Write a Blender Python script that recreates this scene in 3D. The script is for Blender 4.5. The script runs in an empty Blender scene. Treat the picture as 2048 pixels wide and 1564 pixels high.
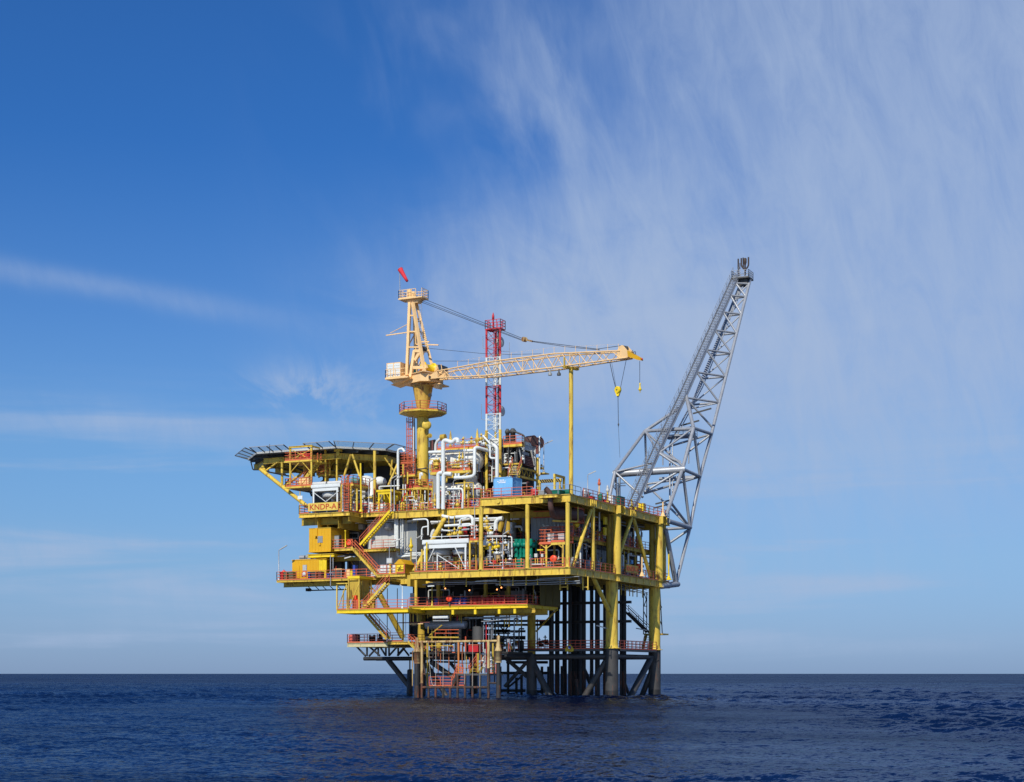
import bpy, math, random
import numpy as np
from mathutils import Vector, Matrix
random.seed(7)
S = bpy.context.scene
COL = S.collection
R = math.radians

# ------------------------------------------------------------------ camera
# World axes: x runs along the sunlit face of the platform, y along its
# shaded face, z = height above the sea.  The near corner stands at (0, 0).
FPX, YAW, EYE, HZ = 3155.0, R(25.8), 2.9, 1347.0
CXW, CYW = 74.394, -169.519
cam = bpy.data.objects.new('camera', bpy.data.cameras.new('camera'))
COL.objects.link(cam)
cam.location = (CXW, CYW, EYE)
cam.rotation_euler = (R(90), 0, YAW)
cam.data.sensor_fit = 'HORIZONTAL'
cam.data.sensor_width = 36
cam.data.lens = FPX / 2048 * 36
cam.data.shift_y = (HZ - 782) / 2048
cam.data.clip_start = 0.5
cam.data.clip_end = 40000
S.camera = cam

# ------------------------------------------------------------------ sun, sky
SUN_EL, SUN_AZ = R(41), R(175)       # azimuth from +y towards +x
sd = Vector((math.sin(SUN_AZ) * math.cos(SUN_EL), math.cos(SUN_AZ) * math.cos(SUN_EL), math.sin(SUN_EL)))
sl = bpy.data.lights.new('sun', 'SUN')
sl.energy = 4.4
sl.angle = R(0.5)
sl.color = (1.0, 0.93, 0.80)
so = bpy.data.objects.new('sun', sl)
COL.objects.link(so)
so.location = (60, -90, 90)
so.rotation_euler = sd.to_track_quat('Z', 'Y').to_euler()

def build_world():
    w = bpy.data.worlds.new('World')
    S.world = w
    w.use_nodes = True
    nt = w.node_tree
    nt.nodes.clear()
    N, L = nt.nodes.new, nt.links.new
    out = N('ShaderNodeOutputWorld')
    bg = N('ShaderNodeBackground')
    bg.inputs['Strength'].default_value = 0.108
    sky = N('ShaderNodeTexSky')
    sky.sky_type = 'NISHITA'
    sky.sun_disc = False
    sky.sun_elevation = SUN_EL
    sky.sun_rotation = SUN_AZ
    sky.altitude = 0
    sky.air_density = 1.0
    sky.dust_density = 0.6
    sky.ozone_density = 4.0
    tc = N('ShaderNodeTexCoord')
    rot = N('ShaderNodeVectorRotate')
    rot.rotation_type = 'Z_AXIS'
    rot.inputs['Angle'].default_value = -YAW
    L(tc.outputs['Generated'], rot.inputs['Vector'])
    sep = N('ShaderNodeSeparateXYZ')
    L(rot.outputs[0], sep.inputs[0])
    def M(op, a, b=None, c=None, clamp=False):
        n = N('ShaderNodeMath')
        n.operation = op
        n.use_clamp = clamp
        for i, v in enumerate((a, b, c)):
            if v is None:
                continue
            if isinstance(v, (int, float)):
                n.inputs[i].default_value = v
            else:
                L(v, n.inputs[i])
        return n.outputs[0]
    az = M('ARCTAN2', sep.outputs[0], sep.outputs[1])      # bearing, 0 = towards the platform
    el = M('ARCSINE', sep.outputs[2])                      # height over the horizon
    def sstep(x, lo, hi):
        n = N('ShaderNodeMapRange')
        n.interpolation_type = 'SMOOTHSTEP'
        n.inputs['From Min'].default_value = lo
        n.inputs['From Max'].default_value = hi
        L(x, n.inputs['Value'])
        return n.outputs[0]
    def blob(a0, e0, ra, re):
        da = M('DIVIDE', M('SUBTRACT', az, a0), ra)
        de = M('DIVIDE', M('SUBTRACT', el, e0), re)
        d = M('ADD', M('MULTIPLY', da, da), M('MULTIPLY', de, de))
        return M('POWER', 2.718, M('MULTIPLY', d, -1.0))
    def noise(sa, se, tilt, scale, det, rough, dist, seed):
        cx = N('ShaderNodeCombineXYZ')
        t, u = math.cos(tilt), math.sin(tilt)
        L(M('MULTIPLY', M('ADD', M('MULTIPLY', az, t), M('MULTIPLY', el, u)), sa), cx.inputs[0])
        L(M('MULTIPLY', M('ADD', M('MULTIPLY', az, -u), M('MULTIPLY', el, t)), se), cx.inputs[1])
        cx.inputs[2].default_value = seed
        n = N('ShaderNodeTexNoise')
        n.inputs['Scale'].default_value = scale
        n.inputs['Detail'].default_value = det
        n.inputs['Roughness'].default_value = rough
        n.inputs['Distortion'].default_value = dist
        L(cx.outputs[0], n.inputs['Vector'])
        return n.outputs['Fac']
    add = lambda *x: x[0] if len(x) == 1 else M('ADD', x[0], add(*x[1:]))
    mul = lambda *x: x[0] if len(x) == 1 else M('MULTIPLY', x[0], mul(*x[1:]))
    big = noise(2.2, 1.6, 0.3, 3.0, 4, .5, .3, 3.1)
    fan = noise(7.0, 2.2, 0.38, 2.2, 6, .55, .7, 7.7)
    puff = noise(6.0, 9.0, -0.25, 2.4, 8, .62, .8, 1.3)
    flat = noise(2.4, 26.0, 0.02, 1.8, 6, .55, .4, 5.2)
    veil_edge = M('ADD', az, mul(M('SUBTRACT', big, 0.5), 0.35))
    veil = mul(sstep(veil_edge, -0.04, 0.19), sstep(el, 0.03, 0.26))
    c1 = mul(veil, add(0.62, mul(sstep(fan, 0.15, 0.85), 0.17), mul(sstep(puff, 0.2, 0.8), 0.15)))
    c2 = mul(add(blob(0.01, 0.225, 0.09, 0.045), blob(0.085, 0.235, 0.07, 0.05), mul(blob(0.14, 0.20, 0.10, 0.04), .8)), sstep(puff, 0.05, 0.85), 0.88)
    c2b = mul(blob(0.03, 0.33, 0.10, 0.09), sstep(fan, 0.40, 0.75), 0.40)
    c3 = mul(add(blob(-0.13, 0.178, 0.025, 0.012), mul(blob(-0.09, 0.17, 0.06, 0.02), .5)), sstep(puff, .42, .62), 0.7)
    st1 = M('SUBTRACT', M('ADD', el, M('MULTIPLY', az, 0.14)), M('MULTIPLY', M('SUBTRACT', big, .5), .03))
    sl1 = M('DIVIDE', M('SUBTRACT', st1, 0.196), 0.007)
    c4 = mul(M('POWER', 2.718, M('MULTIPLY', M('MULTIPLY', sl1, sl1), -1.0)), sstep(az, -0.10, -0.24), add(0.2, mul(puff, .6)), 0.42)
    c5 = mul(sstep(flat, 0.47, 0.72), sstep(el, 0.20, 0.10), sstep(el, -0.005, 0.03), 0.44)
    c6 = mul(add(blob(-0.26, 0.056, 0.12, 0.022), mul(blob(-.17, .053, .05, .01), .8), mul(blob(-0.24, 0.155, 0.12, 0.008), .7), mul(blob(0.21, 0.058, 0.05, 0.006), .7), mul(blob(0.2, 0.018, 0.16, 0.006), .5)), sstep(flat, 0.30, 0.60), 0.60)
    c7 = mul(sstep(el, 0.34, 0.03), 0.13)
    c8 = mul(blob(0.17, 0.17, 0.16, 0.10), add(.45, mul(puff, .5)), 0.36)
    dens = N('ShaderNodeClamp')
    c9 = mul(sstep(el, 0.085, 0.0), 0.24)
    fine = noise(16.0, 5.0, 0.25, 3.0, 8, .66, .6, 9.4)
    tot = mul(add(c1, c2, c2b, c3, c4, c5, c6, c8), add(.62, mul(sstep(fine, .2, .8), .76)))
    thick = M('SUBTRACT', 1.0, M('POWER', 2.718, mul(add(mul(tot, 1.15), c7, c9), -1.35)))
    L(mul(thick, sstep(el, 0.56, 0.37)), dens.inputs[0])
    # deepen the clear sky the way the polarised photograph shows it
    tint = N('ShaderNodeMix')
    tint.data_type = 'RGBA'
    tint.blend_type = 'MULTIPLY'
    tint.inputs[0].default_value = 1.0
    L(sky.outputs[0], tint.inputs[6])
    ramp = N('ShaderNodeValToRGB')
    cr = ramp.color_ramp
    while len(cr.elements) < len(SKY_RAMP):
        cr.elements.new(.5)
    for e_, (p_, c_) in zip(cr.elements, SKY_RAMP):
        e_.position = p_
        e_.color = c_ + (1,)
    L(M('MULTIPLY', el, 2.5, clamp=True), ramp.inputs[0])
    L(ramp.outputs[0], tint.inputs[7])
    mix = N('ShaderNodeMix')
    mix.data_type = 'RGBA'
    L(dens.outputs[0], mix.inputs[0])
    L(tint.outputs[2], mix.inputs[6])
    mix.inputs[7].default_value = CLOUD
    L(mix.outputs[2], bg.inputs['Color'])
    L(bg.outputs[0], out.inputs[0])
SKY_RAMP = [(0.0, (.29, .50, 1.0)), (.06, (.32, .54, 1.0)), (.175, (.40, .62, .94)), (.35, (.41, .69, .97)), (.55, (.31, .63, 1.0)), (.8, (.22, .57, 1.0))]
CLOUD = (3.5, 4.5, 6.4, 1)
build_world()
S.view_settings.view_transform = 'Standard'
S.view_settings.look = 'None'
S.view_settings.exposure = 0.0
S.view_settings.gamma = 1.0
S.render.engine = 'CYCLES'

# ------------------------------------------------------------------ materials
def mat(name, col, rough=.5, metal=0., var=.14, rust=0., nscale=.8, rustcol=(.17, .055, .02), spec=.4):
    m = bpy.data.materials.new(name)
    m.use_nodes = True
    nt = m.node_tree
    N, L = nt.nodes.new, nt.links.new
    b = nt.nodes['Principled BSDF']
    b.inputs['Roughness'].default_value = rough
    b.inputs['Metallic'].default_value = metal
    b.inputs['Specular IOR Level'].default_value = spec
    g = N('ShaderNodeNewGeometry')
    n1 = N('ShaderNodeTexNoise')
    n1.inputs['Scale'].default_value = nscale
    n1.inputs['Detail'].default_value = 5
    n1.inputs['Roughness'].default_value = .65
    L(g.outputs['Position'], n1.inputs['Vector'])
    r1 = N('ShaderNodeMapRange')
    r1.inputs['From Min'].default_value = .3
    r1.inputs['From Max'].default_value = .7
    L(n1.outputs['Fac'], r1.inputs['Value'])
    mx = N('ShaderNodeMix')
    mx.data_type = 'RGBA'
    L(r1.outputs[0], mx.inputs[0])
    mx.inputs[6].default_value = tuple(c * (1 - var) for c in col) + (1,)
    mx.inputs[7].default_value = tuple(min(1, c * (1 + var * .7)) for c in col) + (1,)
    res = mx.outputs[2]
    if rust > 0:
        mp = N('ShaderNodeMapping')
        mp.inputs['Scale'].default_value = (2.6, 2.6, .45)
        L(g.outputs['Position'], mp.inputs['Vector'])
        n2 = N('ShaderNodeTexNoise')
        n2.inputs['Scale'].default_value = 1.0
        n2.inputs['Detail'].default_value = 8
        n2.inputs['Roughness'].default_value = .7
        L(mp.outputs[0], n2.inputs['Vector'])
        r2 = N('ShaderNodeMapRange')
        r2.interpolation_type = 'SMOOTHSTEP'
        r2.inputs['From Min'].default_value = .74 - .32 * rust
        r2.inputs['From Max'].default_value = .86 - .28 * rust
        r2.inputs['To Max'].default_value = .85
        L(n2.outputs['Fac'], r2.inputs['Value'])
        m2 = N('ShaderNodeMix')
        m2.data_type = 'RGBA'
        L(r2.outputs[0], m2.inputs[0])
        L(res, m2.inputs[6])
        m2.inputs[7].default_value = rustcol + (1,)
        res = m2.outputs[2]
    L(res, b.inputs['Base Color'])
    return m
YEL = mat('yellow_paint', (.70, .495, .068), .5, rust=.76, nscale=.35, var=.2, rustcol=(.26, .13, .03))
YELD = mat('weathered_shaded_yellow', (.50, .34, .04), .6, rust=.7, nscale=.5, rustcol=(.2, .10, .03))  # rusted yellow, darkened for the shade on inner and under-deck members
GOLD = mat('golden_yellow_paint', (.68, .37, .010), .45, var=.08, rust=.22)
BRY = mat('bright_yellow_paint', (.80, .58, .02), .45, rust=.25)
BUFF = mat('buff_paint', (.86, .57, .27), .5, var=.10, rust=.30)
BUFR = mat('rusty_buff_paint', (.52, .38, .165), .65, rust=.95)
ORG = mat('orange_rail_paint', (.58, .13, .055), .55, rust=.2)
REDO = mat('orange_red_plastic', (.85, .07, .02), .4, var=.05)
RED = mat('red_paint', (.50, .02, .025), .45, rust=.1)
WHT = mat('white_paint', (.69, .73, .72), .4, var=.06, rust=.22)
WHG = mat('off_white_panel', (.55, .56, .54), .5, var=.08, rust=.15)
INS = mat('insulation_cladding', (.60, .60, .57), .35, var=.08, rust=.2)
LHD = mat('lamp_housing', (.42, .42, .40), .5)
GAL = mat('galvanised_steel', (.35, .37, .40), .42, metal=.25, var=.16)
GRY = mat('grey_paint', (.27, .29, .30), .5, rust=.2)
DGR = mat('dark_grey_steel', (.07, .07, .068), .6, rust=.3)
BLK = mat('black_coated_steel', (.024, .024, .025), .55, var=.35, rust=.42, rustcol=(.15, .05, .025))
BLR = mat('black_rusting_steel', (.034, .03, .028), .65, var=.4, rust=.85, rustcol=(.17, .052, .02))
JKT = mat('weathered_jacket_steel', (.052, .051, .051), .6, var=.35, rust=.55, rustcol=(.17, .065, .03), nscale=.9)
VES = mat('vessel_white', (.74, .74, .69), .38, var=.06, rust=.25)
DRK = mat('near_black_steel', (.02, .02, .02), .7)  # near black; on the backing panels it stands in for deep shade
GRT = mat('deck_grating', (.16, .12, .055), .75, rust=.5)
BRN = mat('rust_brown_steel', (.105, .055, .045), .55, rust=.3)
MAR = mat('maroon_louvre', (.16, .055, .05), .6, rust=.2)
GRN = mat('green_machine_paint', (.0, .19, .125), .4, var=.2)
DGN = mat('dark_green_paint', (.0, .13, .08), .5)
BLU = mat('blue_container_paint', (.17, .44, .76), .5, var=.07, rust=.12)
DBL = mat('blue_plastic', (.03, .07, .35), .4)
CBL = mat('steel_cable', (.045, .05, .06), .5)
TXR = mat('red_lettering', (.45, .055, .02), .6, var=.1)
TXW = mat('white_lettering', (.82, .83, .84), .5, var=.05)
TXB = mat('brown_lettering', (.13, .07, .015), .6, var=.05)
GLS = mat('window_glass', (.025, .035, .045), .08, var=.1, spec=.8)
MESH = mat('safety_net', (.30, .42, .48), .6)
SOCK = mat('faded_red_cloth', (.72, .04, .06), .8, var=.1)
ROPE = mat('pale_rope', (.55, .50, .40), .8)
def netmat():
    m = MESH
    nt = m.node_tree
    N, L = nt.nodes.new, nt.links.new
    b = nt.nodes['Principled BSDF']
    tr = N('ShaderNodeBsdfTransparent')
    mx = N('ShaderNodeMixShader')
    mx.inputs[0].default_value = .16
    L(tr.outputs[0], mx.inputs[1])
    L(b.outputs[0], mx.inputs[2])
    L(mx.outputs[0], nt.nodes['Material Output'].inputs['Surface'])
netmat()
def lampmat():
    m = bpy.data.materials.new('lit_lamp')
    m.use_nodes = True
    b = m.node_tree.nodes['Principled BSDF']
    b.inputs['Base Color'].default_value = (1, .5, .2, 1)
    b.inputs['Emission Color'].default_value = (1, .33, .10, 1)
    b.inputs['Emission Strength'].default_value = 3.0
    return m
LIT = lampmat()

# ------------------------------------------------------------------ mesh builder
class MB:
    def __init__(s):
        s.v, s.f, s.sm = [], [], []
    def add(s, vs, fs, smooth=False):
        o = len(s.v)
        s.v.extend([tuple(p) for p in vs])
        for f in fs:
            s.f.append(tuple(i + o for i in f))
            s.sm.append(smooth)
        return s
    def box(s, x0, x1, y0, y1, z0, z1):
        return s.add([(x0, y0, z0), (x1, y0, z0), (x1, y1, z0), (x0, y1, z0), (x0, y0, z1), (x1, y0, z1), (x1, y1, z1), (x0, y1, z1)],
              [(0, 3, 2, 1), (4, 5, 6, 7), (0, 1, 5, 4), (1, 2, 6, 5), (2, 3, 7, 6), (3, 0, 4, 7)])
    def bar(s, p, q, w, h, up=(0, 0, 1), off=(0, 0)):
        """rectangular section from p to q, w across, h along up"""
        p, q = Vector(p), Vector(q)
        d = (q - p).normalized()
        up = Vector(up)
        if abs(d.dot(up)) > .98:
            up = Vector((0, 1, 0))
        a = d.cross(up).normalized()
        b = a.cross(d).normalized()
        vs = []
        for e in (p, q):
            for (i, j) in ((-1, -1), (1, -1), (1, 1), (-1, 1)):
                vs.append(e + a * (i * w / 2 + off[0]) + b * (j * h / 2 + off[1]))
        return s.add(vs, [(3, 2, 1, 0), (4, 5, 6, 7), (0, 1, 5, 4), (1, 2, 6, 5), (2, 3, 7, 6), (3, 0, 4, 7)])
    def ibeam(s, p, q, h, w, t=.05):
        """I section, top flange at the level of p and q"""
        s.bar(p, q, w, t, off=(0, -t / 2))
        s.bar(p, q, t, h - 2 * t - .004, off=(0, -h / 2))
        s.bar(p, q, w, t, off=(0, -h + t / 2))
        return s
    def tube(s, p, q, r, r2=None, n=10, cap=True):
        p, q = Vector(p), Vector(q)
        if r2 is None:
            r2 = r
        d = (q - p)
        if d.length < 1e-6:
            return s
        d.normalize()
        up = Vector((0, 0, 1)) if abs(d.z) < .95 else Vector((0, 1, 0))
        a = d.cross(up).normalized()
        b = a.cross(d)
        ring = lambda c, rr: [c + (a * math.cos(2 * math.pi * (i + .5) / n) + b * math.sin(2 * math.pi * (i + .5) / n)) * rr for i in range(n)]
        s.add(ring(p, r) + ring(q, r2), [(i, i + n, (i + 1) % n + n, (i + 1) % n) for i in range(n)], n > 5)
        if cap:
            s.add(ring(p, r), [tuple(range(n))])
            s.add(ring(q, r2), [tuple(reversed(range(n)))])
        return s
    def path(s, pts, r, n=10, bend=None):
        pts = [Vector(p) for p in pts]
        bend = r * 2.6 if bend is None else bend
        out = [pts[0]]
        for i in range(1, len(pts) - 1):
            a, b, c = pts[i - 1], pts[i], pts[i + 1]
            d1, d2 = (a - b), (c - b)
            k = min(bend, d1.length * .45, d2.length * .45)
            e1, e2 = b + d1.normalized() * k, b + d2.normalized() * k
            for t in (0, .25, .5, .75, 1):
                out.append(e1 * (1 - t) ** 2 + b * 2 * t * (1 - t) + e2 * t * t)
        out.append(pts[-1])
        # parallel transport
        rings = []
        d = (out[1] - out[0]).normalized()
        up = Vector((0, 0, 1)) if abs(d.z) < .95 else Vector((0, 1, 0))
        a = d.cross(up).normalized()
        for i, p in enumerate(out):
            if 0 < i < len(out) - 1:
                d = (out[i + 1] - out[i - 1]).normalized()
            elif i == len(out) - 1:
                d = (out[i] - out[i - 1]).normalized()
            a = (a - d * a.dot(d)).normalized()
            b = d.cross(a)
            rings.append([p + (a * math.cos(2 * math.pi * k / n) + b * math.sin(2 * math.pi * k / n)) * r for k in range(n)])
        fs = []
        for i in range(len(out) - 1):
            for k in range(n):
                fs.append((i * n + k, i * n + (k + 1) % n, (i + 1) * n + (k + 1) % n, (i + 1) * n + k))
        s.add([v for rg in rings for v in rg], fs, n > 5)
        s.add(rings[0], [tuple(reversed(range(n)))])
        s.add(rings[-1], [tuple(range(n))])
        return s
    def lathe(s, c, prof, n=16, axis=(0, 0, 1)):
        """prof: (radius, distance along axis) from c"""
        c, ax = Vector(c), Vector(axis).normalized()
        up = Vector((0, 0, 1)) if abs(ax.z) < .95 else Vector((1, 0, 0))
        a = ax.cross(up).normalized()
        b = ax.cross(a)
        vs, fs = [], []
        for (r, h) in prof:
            for i in range(n):
                t = 2 * math.pi * i / n
                vs.append(c + ax * h + (a * math.cos(t) + b * math.sin(t)) * max(r, 1e-4))
        m = len(prof)
        for j in range(m - 1):
            for i in range(n):
                fs.append((j * n + i, j * n + (i + 1) % n, (j + 1) * n + (i + 1) % n, (j + 1) * n + i))
        s.add(vs, fs, True)
        if prof[0][0] > .002:
            s.add(vs[:n], [tuple(reversed(range(n)))])
        if prof[-1][0] > .002:
            s.add(vs[-n:], [tuple(range(n))])
        return s
    def ball(s, c, r, n=10, sz=1.0):
        k = 7
        return s.lathe(c, [(r * math.sin(math.pi * i / k), -r * sz * math.cos(math.pi * i / k)) for i in range(k + 1)], n)
    def torus(s, c, R_, r, axis=(0, 0, 1), n=20, m=6):
        ax = Vector(axis).normalized()
        up = Vector((0, 0, 1)) if abs(ax.z) < .95 else Vector((1, 0, 0))
        a = ax.cross(up).normalized()
        b = ax.cross(a)
        c = Vector(c)
        vs, fs = [], []
        for i in range(n):
            t = 2 * math.pi * i / n
            d = a * math.cos(t) + b * math.sin(t)
            for j in range(m):
                u = 2 * math.pi * j / m
                vs.append(c + d * (R_ + r * math.cos(u)) + ax * r * math.sin(u))
        for i in range(n):
            for j in range(m):
                fs.append((i * m + j, ((i + 1) % n) * m + j, ((i + 1) % n) * m + (j + 1) % m, i * m + (j + 1) % m))
        return s.add(vs, fs, True)
    def prism(s, poly, z0, z1):
        n = len(poly)
        A = sum(poly[i][0] * poly[(i + 1) % n][1] - poly[(i + 1) % n][0] * poly[i][1] for i in range(n))
        if A < 0:
            poly = list(reversed(poly))
        vs = [(x, y, z0) for x, y in poly] + [(x, y, z1) for x, y in poly]
        return s.add(vs, [tuple(reversed(range(n))), tuple(range(n, 2 * n))] + [(i, (i + 1) % n, (i + 1) % n + n, i + n) for i in range(n)])
    def prismv(s, poly, y0, y1):
        """outline in (x, z), thickness along y"""
        n = len(poly)
        A = sum(poly[i][0] * poly[(i + 1) % n][1] - poly[(i + 1) % n][0] * poly[i][1] for i in range(n))
        if A < 0:
            poly = list(reversed(poly))
        vs = [(x, y0, z) for x, z in poly] + [(x, y1, z) for x, z in poly]
        return s.add(vs, [tuple(range(n)), tuple(reversed(range(n, 2 * n)))] + [(i, i + n, (i + 1) % n + n, (i + 1) % n) for i in range(n)])
    def corr(s, x0, x1, y, z0, z1, pitch=.3, dep=.06, back=.05, along='x'):
        """a corrugated sheet wall facing -y (along x) or +x (along y)"""
        n = max(2, int(abs(x1 - x0) / pitch))
        st = (x1 - x0) / n
        pf = []
        for i in range(n):
            a = x0 + i * st
            pf += [(a, 0), (a + st * .3, 0), (a + st * .5, dep), (a + st * .8, dep)]
        pf.append((x1, 0))
        m = len(pf)
        vs = []
        for (a, d) in pf:
            for z in (z0, z1):
                vs.append((a, y + d, z) if along == 'x' else (y - d, a, z))
        s.add(vs, [(2 * i, 2 * i + 2, 2 * i + 3, 2 * i + 1) for i in range(m - 1)])
        if along == 'x':
            s.box(x0, x1, y + dep + .002, y + dep + back, z0, z1)
        else:
            s.box(y - dep - back, y - dep - .002, x0, x1, z0, z1)
        return s

THINGS = []
class Th:
    """one top-level thing; parts are collected in world coordinates"""
    def __init__(s, name, label, cat, group=None, kind=None):
        s.name, s.label, s.cat, s.group, s.kind, s.parts = name, label, cat, group, kind, []
        THINGS.append(s)
    def p(s, name, m, parent=None, label=None):
        b = MB()
        b.nm, b.mt, b.par, b.lab = name, m, parent, label
        s.parts.append(b)
        return b
def mesh_of(name, b, org):
    me = bpy.data.meshes.new(name)
    me.from_pydata([(x - org[0], y - org[1], z - org[2]) for x, y, z in b.v], [], b.f)
    me.polygons.foreach_set('use_smooth', b.sm)
    me.materials.append(b.mt)
    return me
def finish_things():
    for t in THINGS:
        t.parts = [b for b in t.parts if b.f]
        if not t.parts:
            continue
        A = np.array([v for b in t.parts for v in b.v])
        lo, hi = A.min(0), A.max(0)
        org = (float(lo[0] + hi[0]) / 2, float(lo[1] + hi[1]) / 2, float(lo[2]))
        if len(t.parts) == 1:
            root = bpy.data.objects.new(t.name, mesh_of(t.name, t.parts[0], org))
        else:
            root = bpy.data.objects.new(t.name, None)
            root.empty_display_size = .3
        COL.objects.link(root)
        root.location = org
        if t.label:
            root['label'] = t.label
        if t.cat:
            root['category'] = t.cat
        if t.group:
            root['group'] = t.group
        if t.kind:
            root['kind'] = t.kind
        if len(t.parts) > 1:
            for b in t.parts:
                b.ob = bpy.data.objects.new(b.nm, mesh_of(b.nm, b, org))
                COL.objects.link(b.ob)
                if b.lab:
                    b.ob['label'] = b.lab
            for b in t.parts:
                b.ob.parent = b.par.ob if (b.par is not None and b.par.f) else root

# ------------------------------------------------------------------ survey
# Bearings measured on the photograph (several enlargements of it) are turned
# into positions once the plane they stand in is known: v = a plane across the
# sunlit face, u = a plane along the shaded face, z = a deck level.
CR = {'0': (0, 0, 1), 'A': (440, 840, .2051), 'B': (740, 500, .2302), 'C': (780, 840, .166), 'D': (540, 1020, .1791),
      'E': (800, 1000, .1758), 'F': (1040, 920, .179), 'G': (680, 1160, .1663), 'H': (980, 1140, .1855), 'I': (840, 580, .2246),
      'J': (1200, 480, .243), 'K': (1200, 780, .2686), 'L': (680, 930, .0879), 'M': (850, 870, .1023), 'N': (940, 1020, .1025),
      'O': (1140, 1000, .1151), 'Q': (1040, 860, .0959)}
_r, _w = (math.cos(YAW), math.sin(YAW)), (-math.sin(YAW), math.cos(YAW))
def _ray(c, X, Y):
    x0, y0, k = CR[c]
    X, Y = x0 + X * k, y0 + Y * k
    t = (X - 1024) / FPX
    return t * _r[0] + _w[0], t * _r[1] + _w[1], (HZ - Y) / FPX
def fv(c, X, Y, v):
    a, b, e = _ray(c, X, Y)
    t = (v - CYW) / b
    return Vector((CXW + t * a, v, EYE + t * e))
def fu(c, X, Y, u):
    a, b, e = _ray(c, X, Y)
    t = (u - CXW) / a
    return Vector((u, CYW + t * b, EYE + t * e))
def fz(c, X, Y, z):
    a, b, e = _ray(c, X, Y)
    t = (z - EYE) / e
    return Vector((CXW + t * a, CYW + t * b, z))
def fvs(c, pts, v):
    return [fv(c, q[0], q[1], q[2] if len(q) > 2 else v) for q in pts]
def span(c, X0, Y0, X1, Y1, v):
    """x0, x1, z0, z1 of an upright rectangle seen at v"""
    a, b = fv(c, X0, (Y0 + Y1) / 2, v), fv(c, X1, (Y0 + Y1) / 2, v)
    m = (X0 + X1) / 2
    return a.x, b.x, fv(c, m, Y1, v).z, fv(c, m, Y0, v).z

# ------------------------------------------------------------------ shared kinds of part
def rail(b, pts, h=1.1, step=1.5, r=.032, rows=3, toe=0.14, closed=False):
    pts = [Vector(p) for p in pts]
    if closed:
        pts = pts + [pts[0]]
    for p, q in zip(pts, pts[1:]):
        n = max(1, round((q - p).length / step))
        for i in range(n + 1):
            e = p.lerp(q, i / n)
            b.bar(e, e + Vector((0, 0, h)), r * 2.1, r * 2.1)
        for k in range(1, rows + 1):
            o = Vector((0, 0, h * k / rows))
            b.bar(p + o, q + o, r * 1.8, r * 1.8)
        if toe:
            b.bar(p + Vector((0, 0, toe / 2 + .004)), q + Vector((0, 0, toe / 2 + .004)), .02, toe)
    return b
def rails(t, *runs, m=None, **k):
    for i in runs:
        rail(t.p('guardrail', m or ORG), i, **k)
def deck(t, poly, z, d, fw=.3, bs=2.2, m=None, stiff=2.6, skip=(), sec=.6):
    """plating on edge girders and floor beams; poly runs anticlockwise"""
    m = m or YEL
    t.p('plating', GRT).prism(poly, z - .05, z)
    n = len(poly)
    for i in range(n):
        if i in skip:
            continue
        p, q = Vector(poly[i] + (z - .052,)), Vector(poly[(i + 1) % n] + (z - .052,))
        e = (q - p).normalized()
        nrm = Vector((e.y, -e.x, 0))
        off = -nrm * (fw / 2)
        g = t.p('edge_girder', m)
        g.ibeam(p + off + e * .02, q + off - e * .02, d, fw)
        L_ = (q - p).length
        k = int(L_ / stiff)
        for j in range(1, k + 1):
            c = p + e * (L_ * j / (k + 1)) - nrm * .06
            g.bar(c + Vector((0, 0, -.055)), c + Vector((0, 0, -d + .055)), .05, .1)
    xs, ys = [q[0] for q in poly], [q[1] for q in poly]
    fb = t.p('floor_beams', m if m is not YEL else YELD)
    k = max(1, int((max(xs) - min(xs)) / bs))
    for j in range(1, k):
        x = min(xs) + (max(xs) - min(xs)) * j / k
        cr = []
        for i in range(n):
            (xa, ya), (xb, yb) = poly[i], poly[(i + 1) % n]
            if (xa - x) * (xb - x) < 0:
                cr.append(ya + (yb - ya) * (x - xa) / (xb - xa))
        cr.sort()
        for a, b_ in zip(cr[::2], cr[1::2]):
            if b_ - a > fw * 2.2:
                fb.ibeam((x, a + fw, z - .06), (x, b_ - fw, z - .06), d * sec, .2)
def stair(t, lo, hi, width=.9, side=(0, 1, 0), m=None, rm=None, rise=.24, h=1.0):
    m, rm = m or YEL, rm or ORG
    lo, hi, side = Vector(lo), Vector(hi), Vector(side)
    for k in (0, width):
        o = side * k
        t.p('stringer', m).bar(lo + o, hi + o, .07, .30)
        hr = t.p('handrail', rm)
        n = max(2, int((hi - lo).length / 1.6))
        for i in range(n + 1):
            e = lo.lerp(hi, i / n) + o
            hr.bar(e + Vector((0, 0, .15)), e + Vector((0, 0, h)), .06, .06)
        for hh in (h, h * .62):
            hr.bar(lo + o + Vector((0, 0, hh)), hi + o + Vector((0, 0, hh)), .055, .055)
    n = max(3, int((hi.z - lo.z) / rise))
    tr = t.p('treads', m)
    d = (hi - lo)
    fl = Vector((d.x, d.y, 0)).normalized()
    for i in range(1, n):
        c = lo + d * (i / n) + side * (width / 2)
        tr.bar(c - fl * .13, c + fl * .13, width - .09, .05)
def lamp(label, base, h, to, L_=1.25, m=None, arm=.5, drop=0., group=None):
    """pole light: base, pole height, direction of the arm in x, tilt up"""
    t = Th('pole_light', label, 'light', group or 'pole lights along the decks')
    base = Vector(base)
    b = t.p('pole', m or GAL)
    b.lathe(base, [(.17, 0), (.17, .05), (.09, .3), (.062, .32), (.055, h - .1)], 8)
    top = base + Vector((0, 0, h - .15))
    to = Vector(to)
    b.path([top - Vector((0, 0, .2)), top + Vector((0, 0, .15)), top + to * arm + Vector((0, 0, .15 + arm * .45))], .05, 6)
    a = top + to * arm * .8 + Vector((0, 0, .15 + arm * .36))
    hd = t.p('lamp_head', LHD)
    hd.bar(a, a + to * L_ + Vector((0, 0, L_ * .42)), .17, .1)
    return t
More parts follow.
